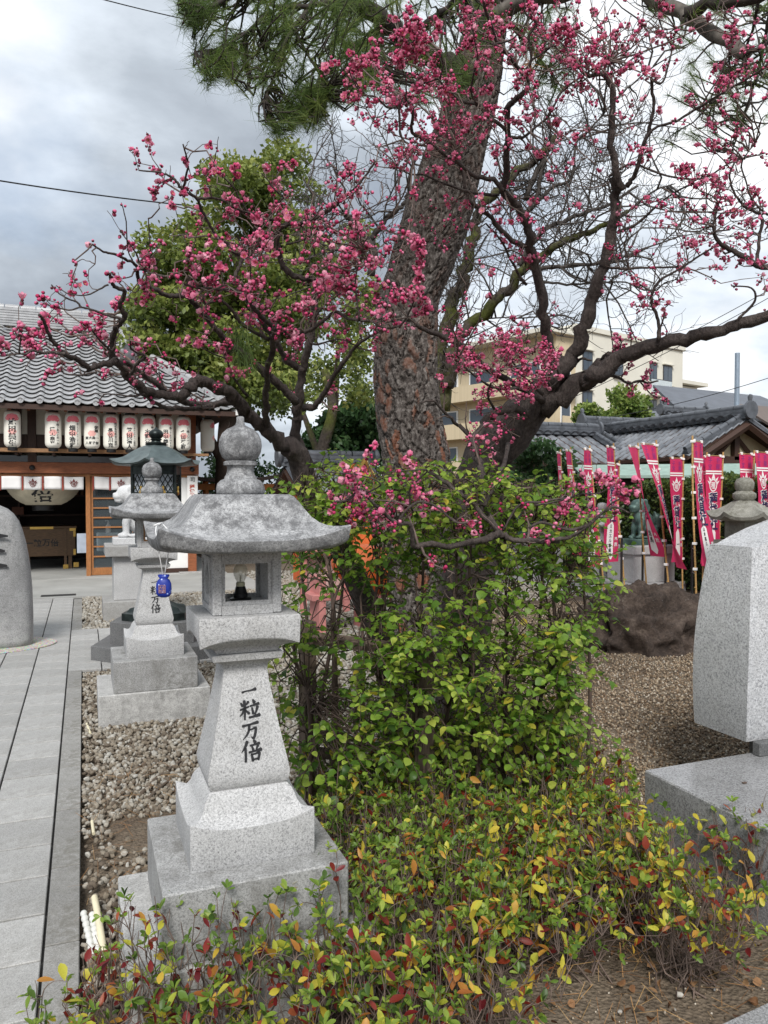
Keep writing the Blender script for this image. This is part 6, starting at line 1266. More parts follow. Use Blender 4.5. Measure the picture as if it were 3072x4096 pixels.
A.limb('b 840,620 740,560 690,480 600,350 520,230 480,160', 4.2, 3.8, 32, 16, 1.0, 1.2)
A.limb('b 860,380 920,460 1000,450 1090,430 1200,470', 3.4, 3.3, 11, 6, 1.4, 1.6)
A.limb('b 480,800 400,700 360,640 340,560 250,520 120,450', 3.8, 3.3, 12, 5, 1.6, 1.8)
A.limb('b 930,130 1000,60 1100,10 d 1180,960 1280,920 1400,880', 3.9, 3.5, 14, 6, 2.4, 2.9)
A.limb('b 1220,300 1210,180 1200,60 d 1220,930 1260,830', 3.1, 3.0, 10, 5, 2.2, 2.8); A.limb('b 1500,330 1560,220 1600,120 1640,20', 3.1, 3.0, 9, 5, 2.2, 2.6); A.limb('b 900,360 960,240 1060,150 1180,90', 3.3, 3.1, 9, 5, 2.2, 2.8)
bA = at(1620, 3000, 4.5); bA[2] = 0; gA = (bA[0], bA[1], -0.03)
tA = [(smooth_line([np.array(gA), at(1560, 2650, 4.45), at(1400, 2270, 4.38), at(1245, 1990, 4.3), at(1195, 1830, 4.22), at(1150, 1780, 4.12)]), np.interp(np.linspace(0, 1, 21), [0, 0.2, 0.8, 1], [0.085, 0.072, 0.064, 0.056])), (smooth_line([at(1215, 1900, 4.28), at(1190, 1800, 4.22), at(1176, 1740, 4.2)]), np.linspace(0.06, 0.034, 9))]
plum('plum tree with many pink blossoms reaching left over the stone lanterns', tA, A.lines, gA, 3, 9.0, 0.22, 0.64, fill=(('s 550,600 1000,620 1300,560 1550,700 1680,1000 1660,1280 1300,1400 900,1480 600,1500 300,1480 80,1430 60,1280 250,1080 380,940', 105, 2.8, 3.8, 0.5), ('s 750,800 1300,800 1650,900 1680,1290 1250,1300 800,1250', 70, 2.8, 3.6, 0.8)))
B = Tree()
B.limb('j 560,400 700,300 800,240 900,190 h 110,960 230,890 380,830 560,780 740,735 900,690 1000,650', 5.1, 4.2, 92, 46, 0.15, 0.4)
B.limb('g 560,950 640,850 680,720 720,600 760,480 790,350 805,220 800,120 f 372,745 345,600 340,450 340,330 300,290 255,295 205,255', 5.0, 4.3, 72, 14, 0.5, 0.7)
B.limb('f 400,730 430,680 460,580 495,480 505,380 495,300', 4.7, 4.4, 22, 12, 0.6, 0.8); B.limb('f 495,310 545,320 570,220 590,110', 4.4, 4.3, 11, 6, 1.2, 1.6)
B.limb('f 430,690 480,530 600,470 720,400 850,320 960,245', 4.6, 4.0, 15, 8, 1.2, 1.5)
B.limb('g 550,1000 540,920 510,770 490,620 460,460 430,340 410,270 370,220 330,180 345,100 350,0 e 1355,1000 1345,800 1400,740 1480,680 1490,600 1460,550 1400,480 1350,400 1280,330 1240,220 1180,80 1165,-40', 5.0, 3.5, 50, 10, 0.8, 1.0)
B.limb('e 1320,1410 1250,1330 1100,1290 960,1190 820,1090 700,1010 640,960 650,800 590,745 540,780 460,790 380,720 290,690 205,570', 4.2, 3.5, 22, 6, 1.0, 1.3)
B.limb('e 545,780 550,900 560,1010 640,1080 720,1070', 3.6, 3.7, 12, 8, 0.8, 1.0); B.limb('e 600,745 600,600 570,490 610,300', 3.6, 3.5, 9, 5, 2.4, 2.8); B.limb('e 600,600 750,610 840,590 900,680', 3.6, 3.6, 8, 5, 1.6, 1.9)
B.limb('e 290,690 230,640 180,520 250,500', 3.5, 3.4, 7, 4, 2.6, 2.8); B.limb('e 600,560 480,520 420,420 330,380', 3.5, 3.4, 7, 4, 2.8, 3.4); B.limb('e 610,330 660,300 700,250', 3.5, 3.4, 6, 4, 3.4, 4.2)
B.limb('e 1335,960 1230,880 1130,780 1000,740 930,680 850,600 870,480 840,360', 4.0, 3.6, 17, 6, 1.5, 1.8)
B.limb('e 1130,780 1080,680 1090,560 1120,420 1100,300 1080,180', 3.8, 3.5, 9, 5, 1.8, 2.1)
B.limb('e 1375,1010 1480,1000 1560,930 1659,840 f 150,350 240,290 330,240', 4.0, 3.8, 14, 6, 1.4, 1.8)
B.limb('g 310,190 200,180 100,150 0,110 e 640,1290 540,1240', 4.3, 3.9, 14, 6, 1.0, 1.2); B.limb('g 420,410 340,360 270,270 180,200 160,110 140,30', 4.6, 4.3, 26, 12, 0.5, 0.7)
B.limb('g 430,570 370,480 330,400 260,310', 4.7, 4.5, 13, 7, 1.0, 1.3); B.limb('e 1465,550 1520,450 1500,280 1560,170 1480,100 1470,-30', 3.7, 3.5, 12, 7, 1.4, 1.7)
B.limb('e 1520,450 1600,400 1659,350 f 80,190 130,170 200,120', 3.7, 3.6, 9, 5, 2.0, 2.5); B.limb('e 1240,330 1380,290 1470,180 1560,60', 3.55, 3.4, 8, 4, 2.0, 2.4); B.limb('e 1280,340 1180,310 1110,280 1080,200', 3.5, 3.4, 7, 4, 2.0, 2.5)
B.limb('j 560,360 420,280 290,200 200,120 90,60 0,20 g -40,740', 5.0, 4.2, 32, 18, 0.7, 1.0)
B.limb('j 480,420 400,400 310,430 270,500 230,550 255,640 280,760 285,830 i 635,445 655,500 690,545', 5.0, 3.4, 40, 27, 0.5, 0.7)
B.limb('i 720,240 700,330 655,410 635,450', 4.4, 3.5, 20, 20, 0.4, 0.4); B.limb('i 440,330 530,390 600,450 690,545', 3.7, 3.35, 15, 18, 0.5, 0.5)
B.limb('i 690,545 620,575 520,595 440,585 390,590 380,520 330,510 260,450 210,395 170,430 120,440', 3.35, 2.9, 32, 8, 0.9, 1.1)
B.limb('i 340,510 370,470 420,440 480,460 540,510 620,505', 3.1, 3.1, 12, 8, 0.9, 1.0); B.limb('i 390,470 380,400 400,370 440,330 380,330 300,340', 3.2, 3.0, 9, 5, 1.2, 1.4)
B.limb('i 260,450 230,410 280,380 220,350 100,335', 2.95, 2.8, 10, 5, 1.5, 1.6)
B.limb('i 690,545 740,570 820,575 900,575 k 150,1360 280,1340 380,1270 480,1190 560,1150 660,1195', 3.35, 3.2, 28, 8, 0.9, 1.0); B.limb('k 380,1270 260,1290 100,1250 20,1280', 3.2, 3.2, 14, 12, 0.4, 0.3)
B.limb('k 300,1330 440,1240 560,1120 650,1080 730,1000', 3.2, 3.1, 9, 5, 1.6, 2.2); B.limb('k 60,1140 200,1120 350,1070 470,1060 560,1000', 3.4, 3.2, 9, 5, 1.4, 1.8); B.limb('i 700,540 760,450 840,440 952,420 k 60,1130', 3.4, 3.4, 10, 7, 0.6, 0.8)
B.limb('h 1010,430 900,430 820,380 730,330 690,270 700,200 720,130', 4.1, 4.0, 30, 8, 1.2, 1.3); B.limb('h 900,420 910,300 920,200 840,150 790,80 770,0 f 820,640', 4.1, 4.0, 17, 7, 1.2, 1.4)
B.limb('h 800,700 850,650 890,590 870,540 780,530', 4.3, 4.2, 13, 6, 0.8, 0.9); B.limb('h 430,790 425,690 395,610 400,560 440,500 530,450 590,410 700,340', 4.5, 4.3, 17, 8, 0.9, 1.3)
B.limb('h 400,560 340,520 290,460', 4.5, 4.5, 8, 5, 1.4, 1.6); B.limb('h 70,1010 160,960 230,960 290,990 340,980 380,990 430,980', 4.9, 4.7, 18, 7, 0.9, 1.4)
B.limb('h 340,980 390,1040 440,1060', 4.8, 4.7, 8, 4, 1.6, 2.0); B.limb('h 230,890 250,800 220,760', 4.8, 4.7, 7, 4, 1.4, 2.0); B.limb('h 30,910 60,880 110,885', 5.0, 4.9, 16, 8, 1.0, 1.0)
B.limb('f 330,690 420,640 560,690 700,700 800,640 940,600', 4.7, 4.2, 12, 6, 1.4, 1.7); B.limb('h 240,270 330,230 440,130 560,60 680,20', 4.8, 4.4, 14, 6, 1.2, 1.6)
B.limb('h 190,440 300,445 430,440 540,440', 4.9, 4.6, 13, 7, 0.6, 0.9); B.limb('f 700,400 760,300 800,200 830,120', 4.2, 4.1, 8, 5, 1.8, 2.4); B.limb('h 952,190 880,120 850,30 f 850,640 900,560', 4.0, 3.9, 10, 5, 1.6, 2.0)
B.limb('j 560,330 480,260 420,180 380,110', 4.9, 4.4, 14, 6, 1.6, 2.4); B.limb('j 600,300 640,260 620,200 560,170', 4.9, 4.6, 14, 6, 1.4, 2.2); B.limb('j 440,300 340,300 260,260 200,210 150,170', 4.6, 4.1, 14, 6, 1.5, 2.2)
B.limb('j 330,400 300,330 320,260 360,210', 4.4, 4.1, 12, 6, 1.4, 2.2); B.limb('j 160,480 80,400 40,360 -20,370', 4.4, 4.2, 15, 7, 0.8, 0.8); B.limb('j 230,545 160,480', 4.4, 4.4, 20, 16, 0.1, 0.1)
bB = at(1960, 1950, 5.3); gB = (bB[0] - 0.25, bB[1] - 0.1, -0.03)
tB = [(smooth_line([np.array(gB), np.array([bB[0] - 0.2, bB[1], 0.7]), at(1925, 1900, 5.3), at(2010, 1760, 5.25), at(2110, 1640, 5.2), at(2200, 1570, 5.1)]), np.interp(np.linspace(0, 1, 21), [0, 0.3, 0.75, 1], [0.20, 0.175, 0.148, 0.08])), (smooth_line([at(2080, 1680, 5.22), at(2190, 1560, 5.1), at(2260, 1430, 5.05)]), np.linspace(0.13, 0.06, 9)), (smooth_line([at(2040, 1720, 5.22), at(2140, 1600, 5.1), at(2172, 1480, 5.05)]), np.linspace(0.13, 0.04, 9))]
plum('large leaning plum tree in pink bud right of the pine trunk', tB, B.lines, gB, 4, 8.5, 0.23, 0.80, fill=(('s 1400,60 2000,-30 2700,-30 3100,60 3100,1150 2700,1080 2350,950 2050,1050 1750,1300 1500,1000 1350,560', 230, 3.5, 4.7, 0.42), ('s 1350,150 1700,80 2250,-20 2700,0 2700,330 2100,420 1700,700 1400,560', 90, 3.4, 4.2, 0.7), ('s 1750,1350 2100,1280 2300,1420 2150,1600 1850,1650', 60, 4.0, 4.8, 1.2), ('s 1250,1930 1500,1850 1750,1950 1650,2100 1350,2150', 26, 2.9, 3.4, 1.0)))
# ================================================================== the pine
def pine():
    cx = [(2721, 1740, 330), (2300, 1700, 300), (1863, 1672, 282), (1700, 1640, 268), (1501, 1620, 259), (1200, 1628, 250), (1111, 1670, 262), (950, 1722, 280), (833, 1757, 282), (700, 1795, 258), (611, 1819, 245), (426, 1879, 218), (278, 1912, 192), (100, 1940, 172), (-250, 1985, 145)]
    d = 6.5; ctr = np.array([at(x, y, d) for y, x, w in cx]); ctr[0][2] = -0.05; rr = np.array([w / 2 * d / FPX * 0.93 for y, x, w in cx]); z = ctr[:, 2]
    nz, na = 760, 230; zs = np.linspace(z[0], z[-1], nz); C_ = np.stack([np.interp(zs, z, ctr[:, i]) for i in range(3)], 1); r_ = np.interp(zs, z, rr)
    k_ = np.ones(25) / 25; 
    for i in (0, 1): C_[:, i] = np.convolve(np.pad(C_[:, i], 12, 'edge'), k_, 'valid')
    r_ = np.convolve(np.pad(r_, 12, 'edge'), k_, 'valid'); th = np.arange(na) * 2 * math.pi / na
    U, Z = np.meshgrid(th, zs); circ = 2 * math.pi * 0.28
    q = np.random.default_rng(5); H_ = zs[-1] - zs[0]; nc = int(circ / 0.062 * H_ / 0.135); cu, cz = q.uniform(0, 2 * math.pi, nc), q.uniform(zs[0], zs[-1], nc); cr = q.random(nc)
    uu = U.ravel() + 0.12 * np.sin(Z.ravel() * 9 + 3 * np.sin(U.ravel() * 2)) + q.normal(0, 0.018, U.size); zz = Z.ravel() + 0.03 * np.sin(U.ravel() * 11) + q.normal(0, 0.005, U.size); F1 = np.empty(U.size); F2 = np.empty(U.size); I1 = np.empty(U.size, int)
    for s in range(0, U.size, 6000):
        du = np.abs(uu[s:s + 6000, None] - cu[None]); du = np.minimum(du, 2 * math.pi - du) * 0.28 / 0.062; dz = (zz[s:s + 6000, None] - cz[None]) / 0.135; D = du * du + dz * dz; ix = np.argpartition(D, 1, axis=1)[:, :2]; D2 = np.take_along_axis(D, ix, 1); o_ = np.argsort(D2, axis=1); D2 = np.sqrt(np.take_along_axis(D2, o_, 1)); ix = np.take_along_axis(ix, o_, 1); F1[s:s + 6000], F2[s:s + 6000] = D2[:, 0], D2[:, 1]; I1[s:s + 6000] = ix[:, 0]
    e = np.clip((F2 - F1) / 0.30, 0, 1); fine = q.normal(0, 1, U.size); layer = np.floor(np.clip(F1 * 2.2 + 0.35 * np.sin(zz * 55 + uu * 9), 0, 3)) / 3
    disp = 0.034 * np.minimum(1, e * 1.35) ** 0.8 + 0.006 * (cr[I1] - 0.5) - 0.007 * layer + 0.0020 * fine
    rad_ = r_.repeat(na) + disp - 0.015; V = np.stack([C_[:, 0].repeat(na) + rad_ * np.cos(U.ravel()), C_[:, 1].repeat(na) + rad_ * np.sin(U.ravel()), Z.ravel()], 1)
    i, j = np.meshgrid(np.arange(nz - 1), np.arange(na), indexing='ij'); F = np.stack([i * na + j, i * na + (j + 1) % na, (i + 1) * na + (j + 1) % na, (i + 1) * na + j], -1).reshape(-1, 4)
    inner = np.clip((cr[I1] > 0.72) * (1 - layer) * (F1 < 0.55) * q.uniform(0.5, 1.0, U.size) * np.clip((3.6 - Z.ravel()) / 2.0, 0.1, 1), 0, 1)   # plates shed down to the rusty under-bark
    base = np.array([ctr[0][0], ctr[0][1], 0]); g = NT('pine_bark'); n1 = g.noise(34, 5, 0.75, stretch=(1, 1, 0.6)); a_ = g.attr(); c = g.ramp(n1, [(0.34, (0.028, 0.022, 0.020)), (0.5, (0.105, 0.090, 0.081)), (0.68, (0.29, 0.262, 0.24))]); c = g.mix(g.math('MULTIPLY', a_, 0.85), c, (0.30, 0.105, 0.05)); g.col(c); g.bump(n1, 0.7, 0.01); BARK = g.done(0.95, spec=0.15)
    t = thing('pine_tree', 'tall pine with a thick plated trunk behind the plum blossoms', 'pine tree', base)
    link('trunk', fast_mesh('trunk', V - base, F, [BARK], None, inner, k=4), None, t)
    PB = plain('pine_branch', (0.035, 0.027, 0.023), 0.95, var=0.5, scale=25, bump=0.5); limbs = []
    def lm(spec, d0, d1, w0, w1, mat=PB):
        T_ = Tree(); T_.limb(spec, d0, d1, w0, w1); P, r2 = T_.lines[0][:2]; MB().tube(P, r2, 10).build('limb', mat, t, True, org=base); limbs.append((P, r2)); return P
    lm('s 1900,330 1800,270 1625,150 1517,70 1420,10 1250,-60', 6.4, 5.0, 105, 55); lm('s 1610,140 1740,75 1790,30 1850,-30', 5.9, 5.4, 45, 25); lm('s 1450,30 1350,10 1200,30 1080,20', 5.2, 4.8, 36, 14)
    lm('s 1540,90 1480,250 1400,290 1300,330', 5.7, 4.9, 22, 8); lm('s 1250,-60 1000,-30 850,20 760,60', 5.0, 4.4, 34, 8); lm('s 1250,10 1150,150 1100,300 1060,400', 5.0, 4.6, 20, 6); lm('s 1080,40 960,150 850,200 780,205', 4.8, 4.4, 16, 5); lm('s 1180,130 1280,300 1290,380', 4.8, 4.7, 14, 5); lm('s 1080,120 1000,260 990,350', 4.7, 4.5, 10, 4)
    lm('s 1950,60 2250,-30 2500,-60 2620,-10 2760,70 2900,165 2990,225', 6.3, 5.0, 70, 52, plain('pine_branch_grey', (0.12, 0.105, 0.09), 0.95, var=0.5, scale=14, bump=0.5)); lm('s 2740,60 2860,20 3000,0 3150,-50', 5.2, 4.8, 60, 40); lm('s 2980,220 3060,180 3150,100', 5.0, 4.8, 26, 12); lm('s 3040,-20 3000,150 2930,280 2860,400', 5.0, 5.6, 16, 6); lm('s 3080,50 3040,250 2980,450 2930,600', 5.4, 6.0, 16, 6); lm('s 1960,-20 2060,120 2180,260 2230,330', 6.2, 6.6, 26, 8)
    PL = np.concatenate([p for p, _ in limbs]); rng = np.random.default_rng(8)
    NST = [(0.0, (0.05, 0.085, 0.026)), (0.5, (0.125, 0.195, 0.05)), (0.8, (0.21, 0.28, 0.07)), (1.0, (0.31, 0.34, 0.10))]; NEED = leafmat('pine_needle', NST, 0.5, 0.5); NBR = leafmat('pine_needle_dry', [(0, (0.32, 0.13, 0.035)), (1, (0.45, 0.2, 0.06))], 0.6, 0.2)
    regs = [('s 700,-60 1500,-60 1500,330 1290,500 1110,520 1000,360 790,240', 260, 4.3, 5.5), ('s 700,-80 900,-80 850,60 760,90', 26, 4.3, 4.7), ('s 770,170 900,180 960,330 860,310', 30, 4.3, 4.7), ('s 1060,330 1300,330 1270,480 1100,530', 60, 4.5, 4.8), ('s 1300,-60 2000,-60 1990,330 1780,420 1500,380 1300,470', 190, 5.0, 6.2), ('s 2000,-60 2300,-60 2300,330 2180,400 2060,330', 80, 6.0, 6.8), ('s 2550,-60 3120,-60 3120,330 2900,500 2700,200', 70, 5.0, 6.2), ('s 2700,300 3120,250 3120,620 2980,640 2800,560 2600,560', 45, 5.6, 6.6)]
    tips = []; links = []
    for spec, n, d0, d1 in regs:
        pl = trace(spec); lo = np.min(pl, 0); hi = np.max(pl, 0); k = 0
        while k < n:
            p = rng.uniform(lo, hi)
            if not inpoly(np.array([p]), pl)[0]: continue
            if mnoise.noise(Vector((p[0] / 130, p[1] / 130, 2.0))) < -0.22 and rng.random() < 0.8: continue
            P = at(p[0], p[1], rng.uniform(d0, d1)); k += 1; j_ = np.argmin(((PL - P) ** 2).sum(1)); Q = PL[j_]; mid = (P + Q) / 2 + rng.normal(0, 0.04, 3) + np.array([0, 0, -0.06]); dr = P - mid; dr /= np.linalg.norm(dr) + 1e-9
            links.append((np.array([Q, Q * 0.6 + mid * 0.4 + rng.normal(0, 0.02, 3), mid, mid * 0.4 + P * 0.6 + rng.normal(0, 0.015, 3), P]), np.array([0.009, 0.007, 0.0055, 0.0045, 0.004]))); tips.append((P, dr))
    for x, y in ((985, 1425), (1005, 1450), (960, 1440)): tips.append((at(x, y, 3.2), np.array([0.1, -0.1, -0.9])))
    V, F = mass_tubes(links, 5); o = link('twigs', fast_mesh('twigs', V - base, F, [PB], k=4, smooth=True), None, t); o['kind'] = 'stuff'
    npt = 58; n = len(tips) * npt; P0 = np.repeat(np.array([a for a, _ in tips]), npt, 0); D0 = np.repeat(np.array([b for _, b in tips]), npt, 0); s_ = rng.uniform(-0.16, 0.02, n); P0 = P0 + D0 * s_[:, None]; D = D0 * rng.uniform(0.25, 1.1, n)[:, None] + rng.normal(0, 0.42, (n, 3)); D[:, 2] -= 0.12; D /= np.linalg.norm(D, axis=1)[:, None]; Ln = rng.uniform(0.085, 0.145, n)
    side = np.cross(D, rng.normal(size=(n, 3))); side /= np.linalg.norm(side, axis=1)[:, None]; w = 0.0014
    V = np.stack([P0 - side * w, P0 + side * w, P0 + D * Ln[:, None] + np.array([0, 0, -0.012])], 1).reshape(-1, 3) - base; T_ = np.arange(3 * n).reshape(-1, 3); tr_ = np.repeat(np.clip(rng.normal(0.5, 0.2, len(tips)), 0, 1), npt); at_ = np.repeat(np.clip(tr_ + rng.normal(0, 0.12, n), 0, 1), 3)
    o = link('needles', fast_mesh('needles', V, T_, [NEED], None, at_), None, t); o['kind'] = 'stuff'
    # a spray of dead orange needles
    n = 90; P0 = np.repeat(at(2120, 250, 4.4)[None], n, 0); D = rng.normal(0, 0.4, (n, 3)) + np.array([-0.2, 0, -0.6]); D /= np.linalg.norm(D, axis=1)[:, None]; side = np.cross(D, rng.normal(size=(n, 3))); side /= np.linalg.norm(side, axis=1)[:, None]; V = np.stack([P0 - side * .0013, P0 + side * .0013, P0 + D * 0.13], 1).reshape(-1, 3) - base; o = link('dry_needles', fast_mesh('dry_needles', V, np.arange(3 * n).reshape(-1, 3), [NBR], None, rng.random(3 * n)), None, t); o['kind'] = 'stuff'
pine()
# ================================================================== bare tree behind
def bare():
    rng = np.random.default_rng(21); base = at(1790, 1900, 10.5); base[2] = 0; t = thing('bare_tree', 'leafless mossy tree spreading fine twigs behind the pine', 'bare tree', base)
    g = NT('mossy_bark'); n1 = g.noise(3, 5); n2 = g.noise(25, 4); c = g.mix(g.ramp(n1, [(0.42, (0, 0, 0)), (0.6, (1, 1, 1))]), (0.075, 0.062, 0.052), (0.075, 0.085, 0.022)); g.col(g.mix(1.0, c, g.ramp(n2, [(0.3, (0.6,) * 3), (0.7, (1.3,) * 3)]), 'MULTIPLY')); g.bump(n2, 0.7, 0.02); MB_ = g.done(0.95, spec=0.15); GB = plain('grey_bark', (0.07, 0.06, 0.054), 0.9, var=0.35, scale=10)
    T_ = Tree(); gp = lambda s: s
    T_.limb('g 70,1100 60,900 100,700 160,560 190,430 210,320 250,220 330,150 420,80 500,10 540,-60', 10.5, 10.0, 95, 30)
    T_.limb('g 90,1000 130,830 250,690 350,590 430,500 530,420 640,370 740,325 860,260', 10.4, 9.6, 80, 26); T_.limb('g 430,500 500,500 600,490 720,480 850,470', 10, 9.6, 26, 14)
    T_.limb('g 400,490 470,370 560,310 660,270 780,230 900,150', 10.2, 9.7, 34, 14); T_.limb('g 420,270 480,200 490,110 500,20 e 1480,1080', 10.2, 10, 32, 18); T_.limb('g 440,260 540,160 620,120 f 200,560 260,500 330,420', 10.2, 9.8, 22, 9)
    T_.limb('d 1300,1000 1320,850 1240,720 1180,640 1110,580', 10.5, 10.2, 46, 34); T_.limb('d 1300,800 1330,720 1400,630 1480,560 1540,480 1560,330 1600,220', 10.5, 10, 40, 16); T_.limb('d 1250,730 1180,820 1080,830 900,870', 10.3, 10, 16, 7); T_.limb('d 1110,580 1000,520 900,430 850,350', 10.2, 10, 14, 6)
    T_.limb('f 100,560 60,650 0,780', 10, 10.2, 26, 30); T_.limb('g 500,560 600,570 700,565 850,560 h 350,560', 10, 9.6, 16, 6); T_.limb('g 860,260 960,180 1060,140', 9.6, 9.3, 16, 6); T_.limb('h 0,430 150,420 300,380 420,330', 9.7, 9.4, 18, 6); T_.limb('f 330,420 420,330 520,250 640,180', 9.8, 9.4, 12, 5); T_.limb('g 60,900 200,730 420,710 560,700', 10.4, 10, 12, 6)
    tw = []
    for P, r, a_, b_ in T_.lines:
        MB().tube(P, r * 0.78, 8).build('limb', MB_ if r[0] > 0.1 else GB, t, True, org=base)
        l1 = grow_twigs(P, r, 7.0, 1.35, rng, 0.25)
        for Q, q in l1:
            l2 = grow_twigs(Q, np.maximum(q, 0.012), 5.0, 0.70, rng, 0.2); tw.append((Q, np.linspace(0.016, 0.006, 6)))
            for Q2, q2 in l2:
                tw.append((Q2, np.linspace(0.007, 0.0032, 6))); tw += [(a, np.linspace(0.0042, 0.0022, 6)) for a, b in grow_twigs(Q2, np.maximum(q2, 0.008), 6.5, 0.45, rng, 0.15)]
    V, F = mass_tubes(tw, 3); o = link('twigs', fast_mesh('twigs', V - base, F, [GB], k=4), None, t); o['kind'] = 'stuff'; print('bare twigs', len(tw))
bare()
# ================================================================== leafy trees and bushes
def leafy(name, label, cat, base, clumps, nleaf, size, stops, trunk=None, seed=0, tmpl=LEAF4, hollow=0.75, bias=0.25, dens=None):
    """clumps: (centre, radius xyz) in world; leaves on the clump shells"""
    rng = np.random.default_rng(seed); t = thing(name, label, cat, base); base = np.asarray(base, float); vol = np.array([np.prod(r_) ** (2 / 3) for _, r_ in clumps]); cnt = (nleaf * vol / vol.sum()).astype(int); pos, at_ = [], []
    for (c_, r_), k in zip(clumps, cnt):
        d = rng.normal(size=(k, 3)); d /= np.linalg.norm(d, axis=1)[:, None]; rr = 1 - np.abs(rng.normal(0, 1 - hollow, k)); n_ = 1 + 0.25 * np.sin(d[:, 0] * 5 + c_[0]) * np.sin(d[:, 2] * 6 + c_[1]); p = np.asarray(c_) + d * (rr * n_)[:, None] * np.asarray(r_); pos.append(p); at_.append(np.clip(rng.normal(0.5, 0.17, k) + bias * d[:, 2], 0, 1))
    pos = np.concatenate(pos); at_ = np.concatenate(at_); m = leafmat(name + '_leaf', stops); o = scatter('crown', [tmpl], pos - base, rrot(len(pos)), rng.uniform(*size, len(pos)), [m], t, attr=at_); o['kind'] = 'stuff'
    if trunk is not None:
        for k, (P, r_) in enumerate(trunk): MB().tube(smooth_line(P), np.interp(np.linspace(0, 1, (len(P) - 1) * 4 + 1), np.linspace(0, 1, len(r_)), r_), 9).build('trunk' if k == 0 else 'branch', TWIGM, t, True, org=base)
    return t
def clumps_px(poly, n, d0, d1, rpx, seed, squash=(1, 1, 0.75)):
    rng = np.random.default_rng(seed); pl = trace(poly); lo, hi = np.min(pl, 0), np.max(pl, 0); out_ = []
    while len(out_) < n:
        p = rng.uniform(lo, hi)
        if inpoly(np.array([p]), pl)[0]: d = rng.uniform(d0, d1); r_ = rng.uniform(*rpx) * d / FPX; out_.append((at(p[0], p[1], d), np.array(squash) * r_))
    return out_
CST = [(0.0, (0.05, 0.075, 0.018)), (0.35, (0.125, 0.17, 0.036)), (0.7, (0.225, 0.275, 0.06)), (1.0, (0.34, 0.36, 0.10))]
cb = at(900, 1500, 17.5); cb[2] = 0
tr_c = [([cb, cb + (0, 0, 2.5), cb + (0.2, 0, 5), cb + (0.3, 0, 7.5)], [0.28, 0.22, 0.15, 0.05]), ([cb + (0, 0, 2.2), cb + (-1, 0, 4), cb + (-1.6, 0, 5.5)], [0.12, 0.09, 0.03]), ([cb + (0, 0, 3), cb + (1, 0, 4.5), cb + (1.5, 0, 6.5)], [0.12, 0.09, 0.03])]
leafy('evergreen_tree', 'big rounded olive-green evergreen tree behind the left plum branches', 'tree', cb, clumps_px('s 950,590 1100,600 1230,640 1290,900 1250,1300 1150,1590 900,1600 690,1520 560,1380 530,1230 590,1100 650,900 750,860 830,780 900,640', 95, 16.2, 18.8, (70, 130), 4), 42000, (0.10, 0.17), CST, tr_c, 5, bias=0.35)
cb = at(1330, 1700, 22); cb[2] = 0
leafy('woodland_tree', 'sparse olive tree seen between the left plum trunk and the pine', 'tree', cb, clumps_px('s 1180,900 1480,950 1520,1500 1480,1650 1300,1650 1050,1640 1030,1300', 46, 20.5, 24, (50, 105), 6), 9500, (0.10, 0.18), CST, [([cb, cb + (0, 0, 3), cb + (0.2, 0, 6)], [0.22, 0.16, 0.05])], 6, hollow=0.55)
cb = at(1390, 1900, 14.5); cb[2] = 0
DST = [(0.0, (0.014, 0.034, 0.014)), (0.5, (0.04, 0.09, 0.03)), (0.85, (0.08, 0.16, 0.055)), (1.0, (0.14, 0.22, 0.09))]
leafy('camellia_bush', 'dark green rounded bush left of the pine trunk', 'bush', cb, clumps_px('s 1330,1660 1450,1640 1520,1700 1530,1880 1280,1900 1270,1760', 22, 13.8, 15, (55, 95), 7), 7500, (0.08, 0.13), DST, [([cb, cb + (0, 0, 0.8), cb + (0.1, 0, 1.6)], [0.08, 0.06, 0.03])], 7, LEAF, 0.8)
cb = at(2180, 1950, 14.2); cb[2] = 0
leafy('camellia_bush', 'dark green bush under the corridor roof right of the leaning plum trunk', 'bush', cb, clumps_px('s 2090,1800 2200,1790 2270,1860 2270,2000 2080,2000', 10, 13.8, 14.6, (45, 70), 9), 2600, (0.07, 0.12), DST, [([cb, cb + (0, 0, 0.8), cb + (0, 0, 1.3)], [0.06, 0.05, 0.03])], 8, LEAF, 0.8)
GST = [(0.0, (0.05, 0.09, 0.022)), (0.4, (0.12, 0.19, 0.04)), (0.8, (0.22, 0.29, 0.065)), (1.0, (0.33, 0.37, 0.11))]
cb = at(2515, 1800, 38); cb[2] = 0; leafy('round_tree', 'bright green round tree in front of the apartment block', 'tree', cb, clumps_px('s 2480,1560 2540,1580 2590,1640 2590,1720 2410,1720 2440,1640', 16, 36.5, 39, (30, 55), 10), 5000, (0.16, 0.3), GST, [([cb, cb + (0, 0, 2.5), cb + (0, 0, 4.5)], [0.15, 0.1, 0.05])], 9)
cb = at(2352, 1800, 36); cb[2] = 0; leafy('round_tree', 'smaller green tree left of the bright round tree', 'tree', cb, clumps_px('s 2310,1650 2350,1620 2400,1650 2400,1720 2300,1720', 9, 35, 37, (28, 45), 11), 2600, (0.14, 0.26), GST, [([cb, cb + (0, 0, 2.5), cb + (0, 0, 4)], [0.12, 0.08, 0.04])], 10)
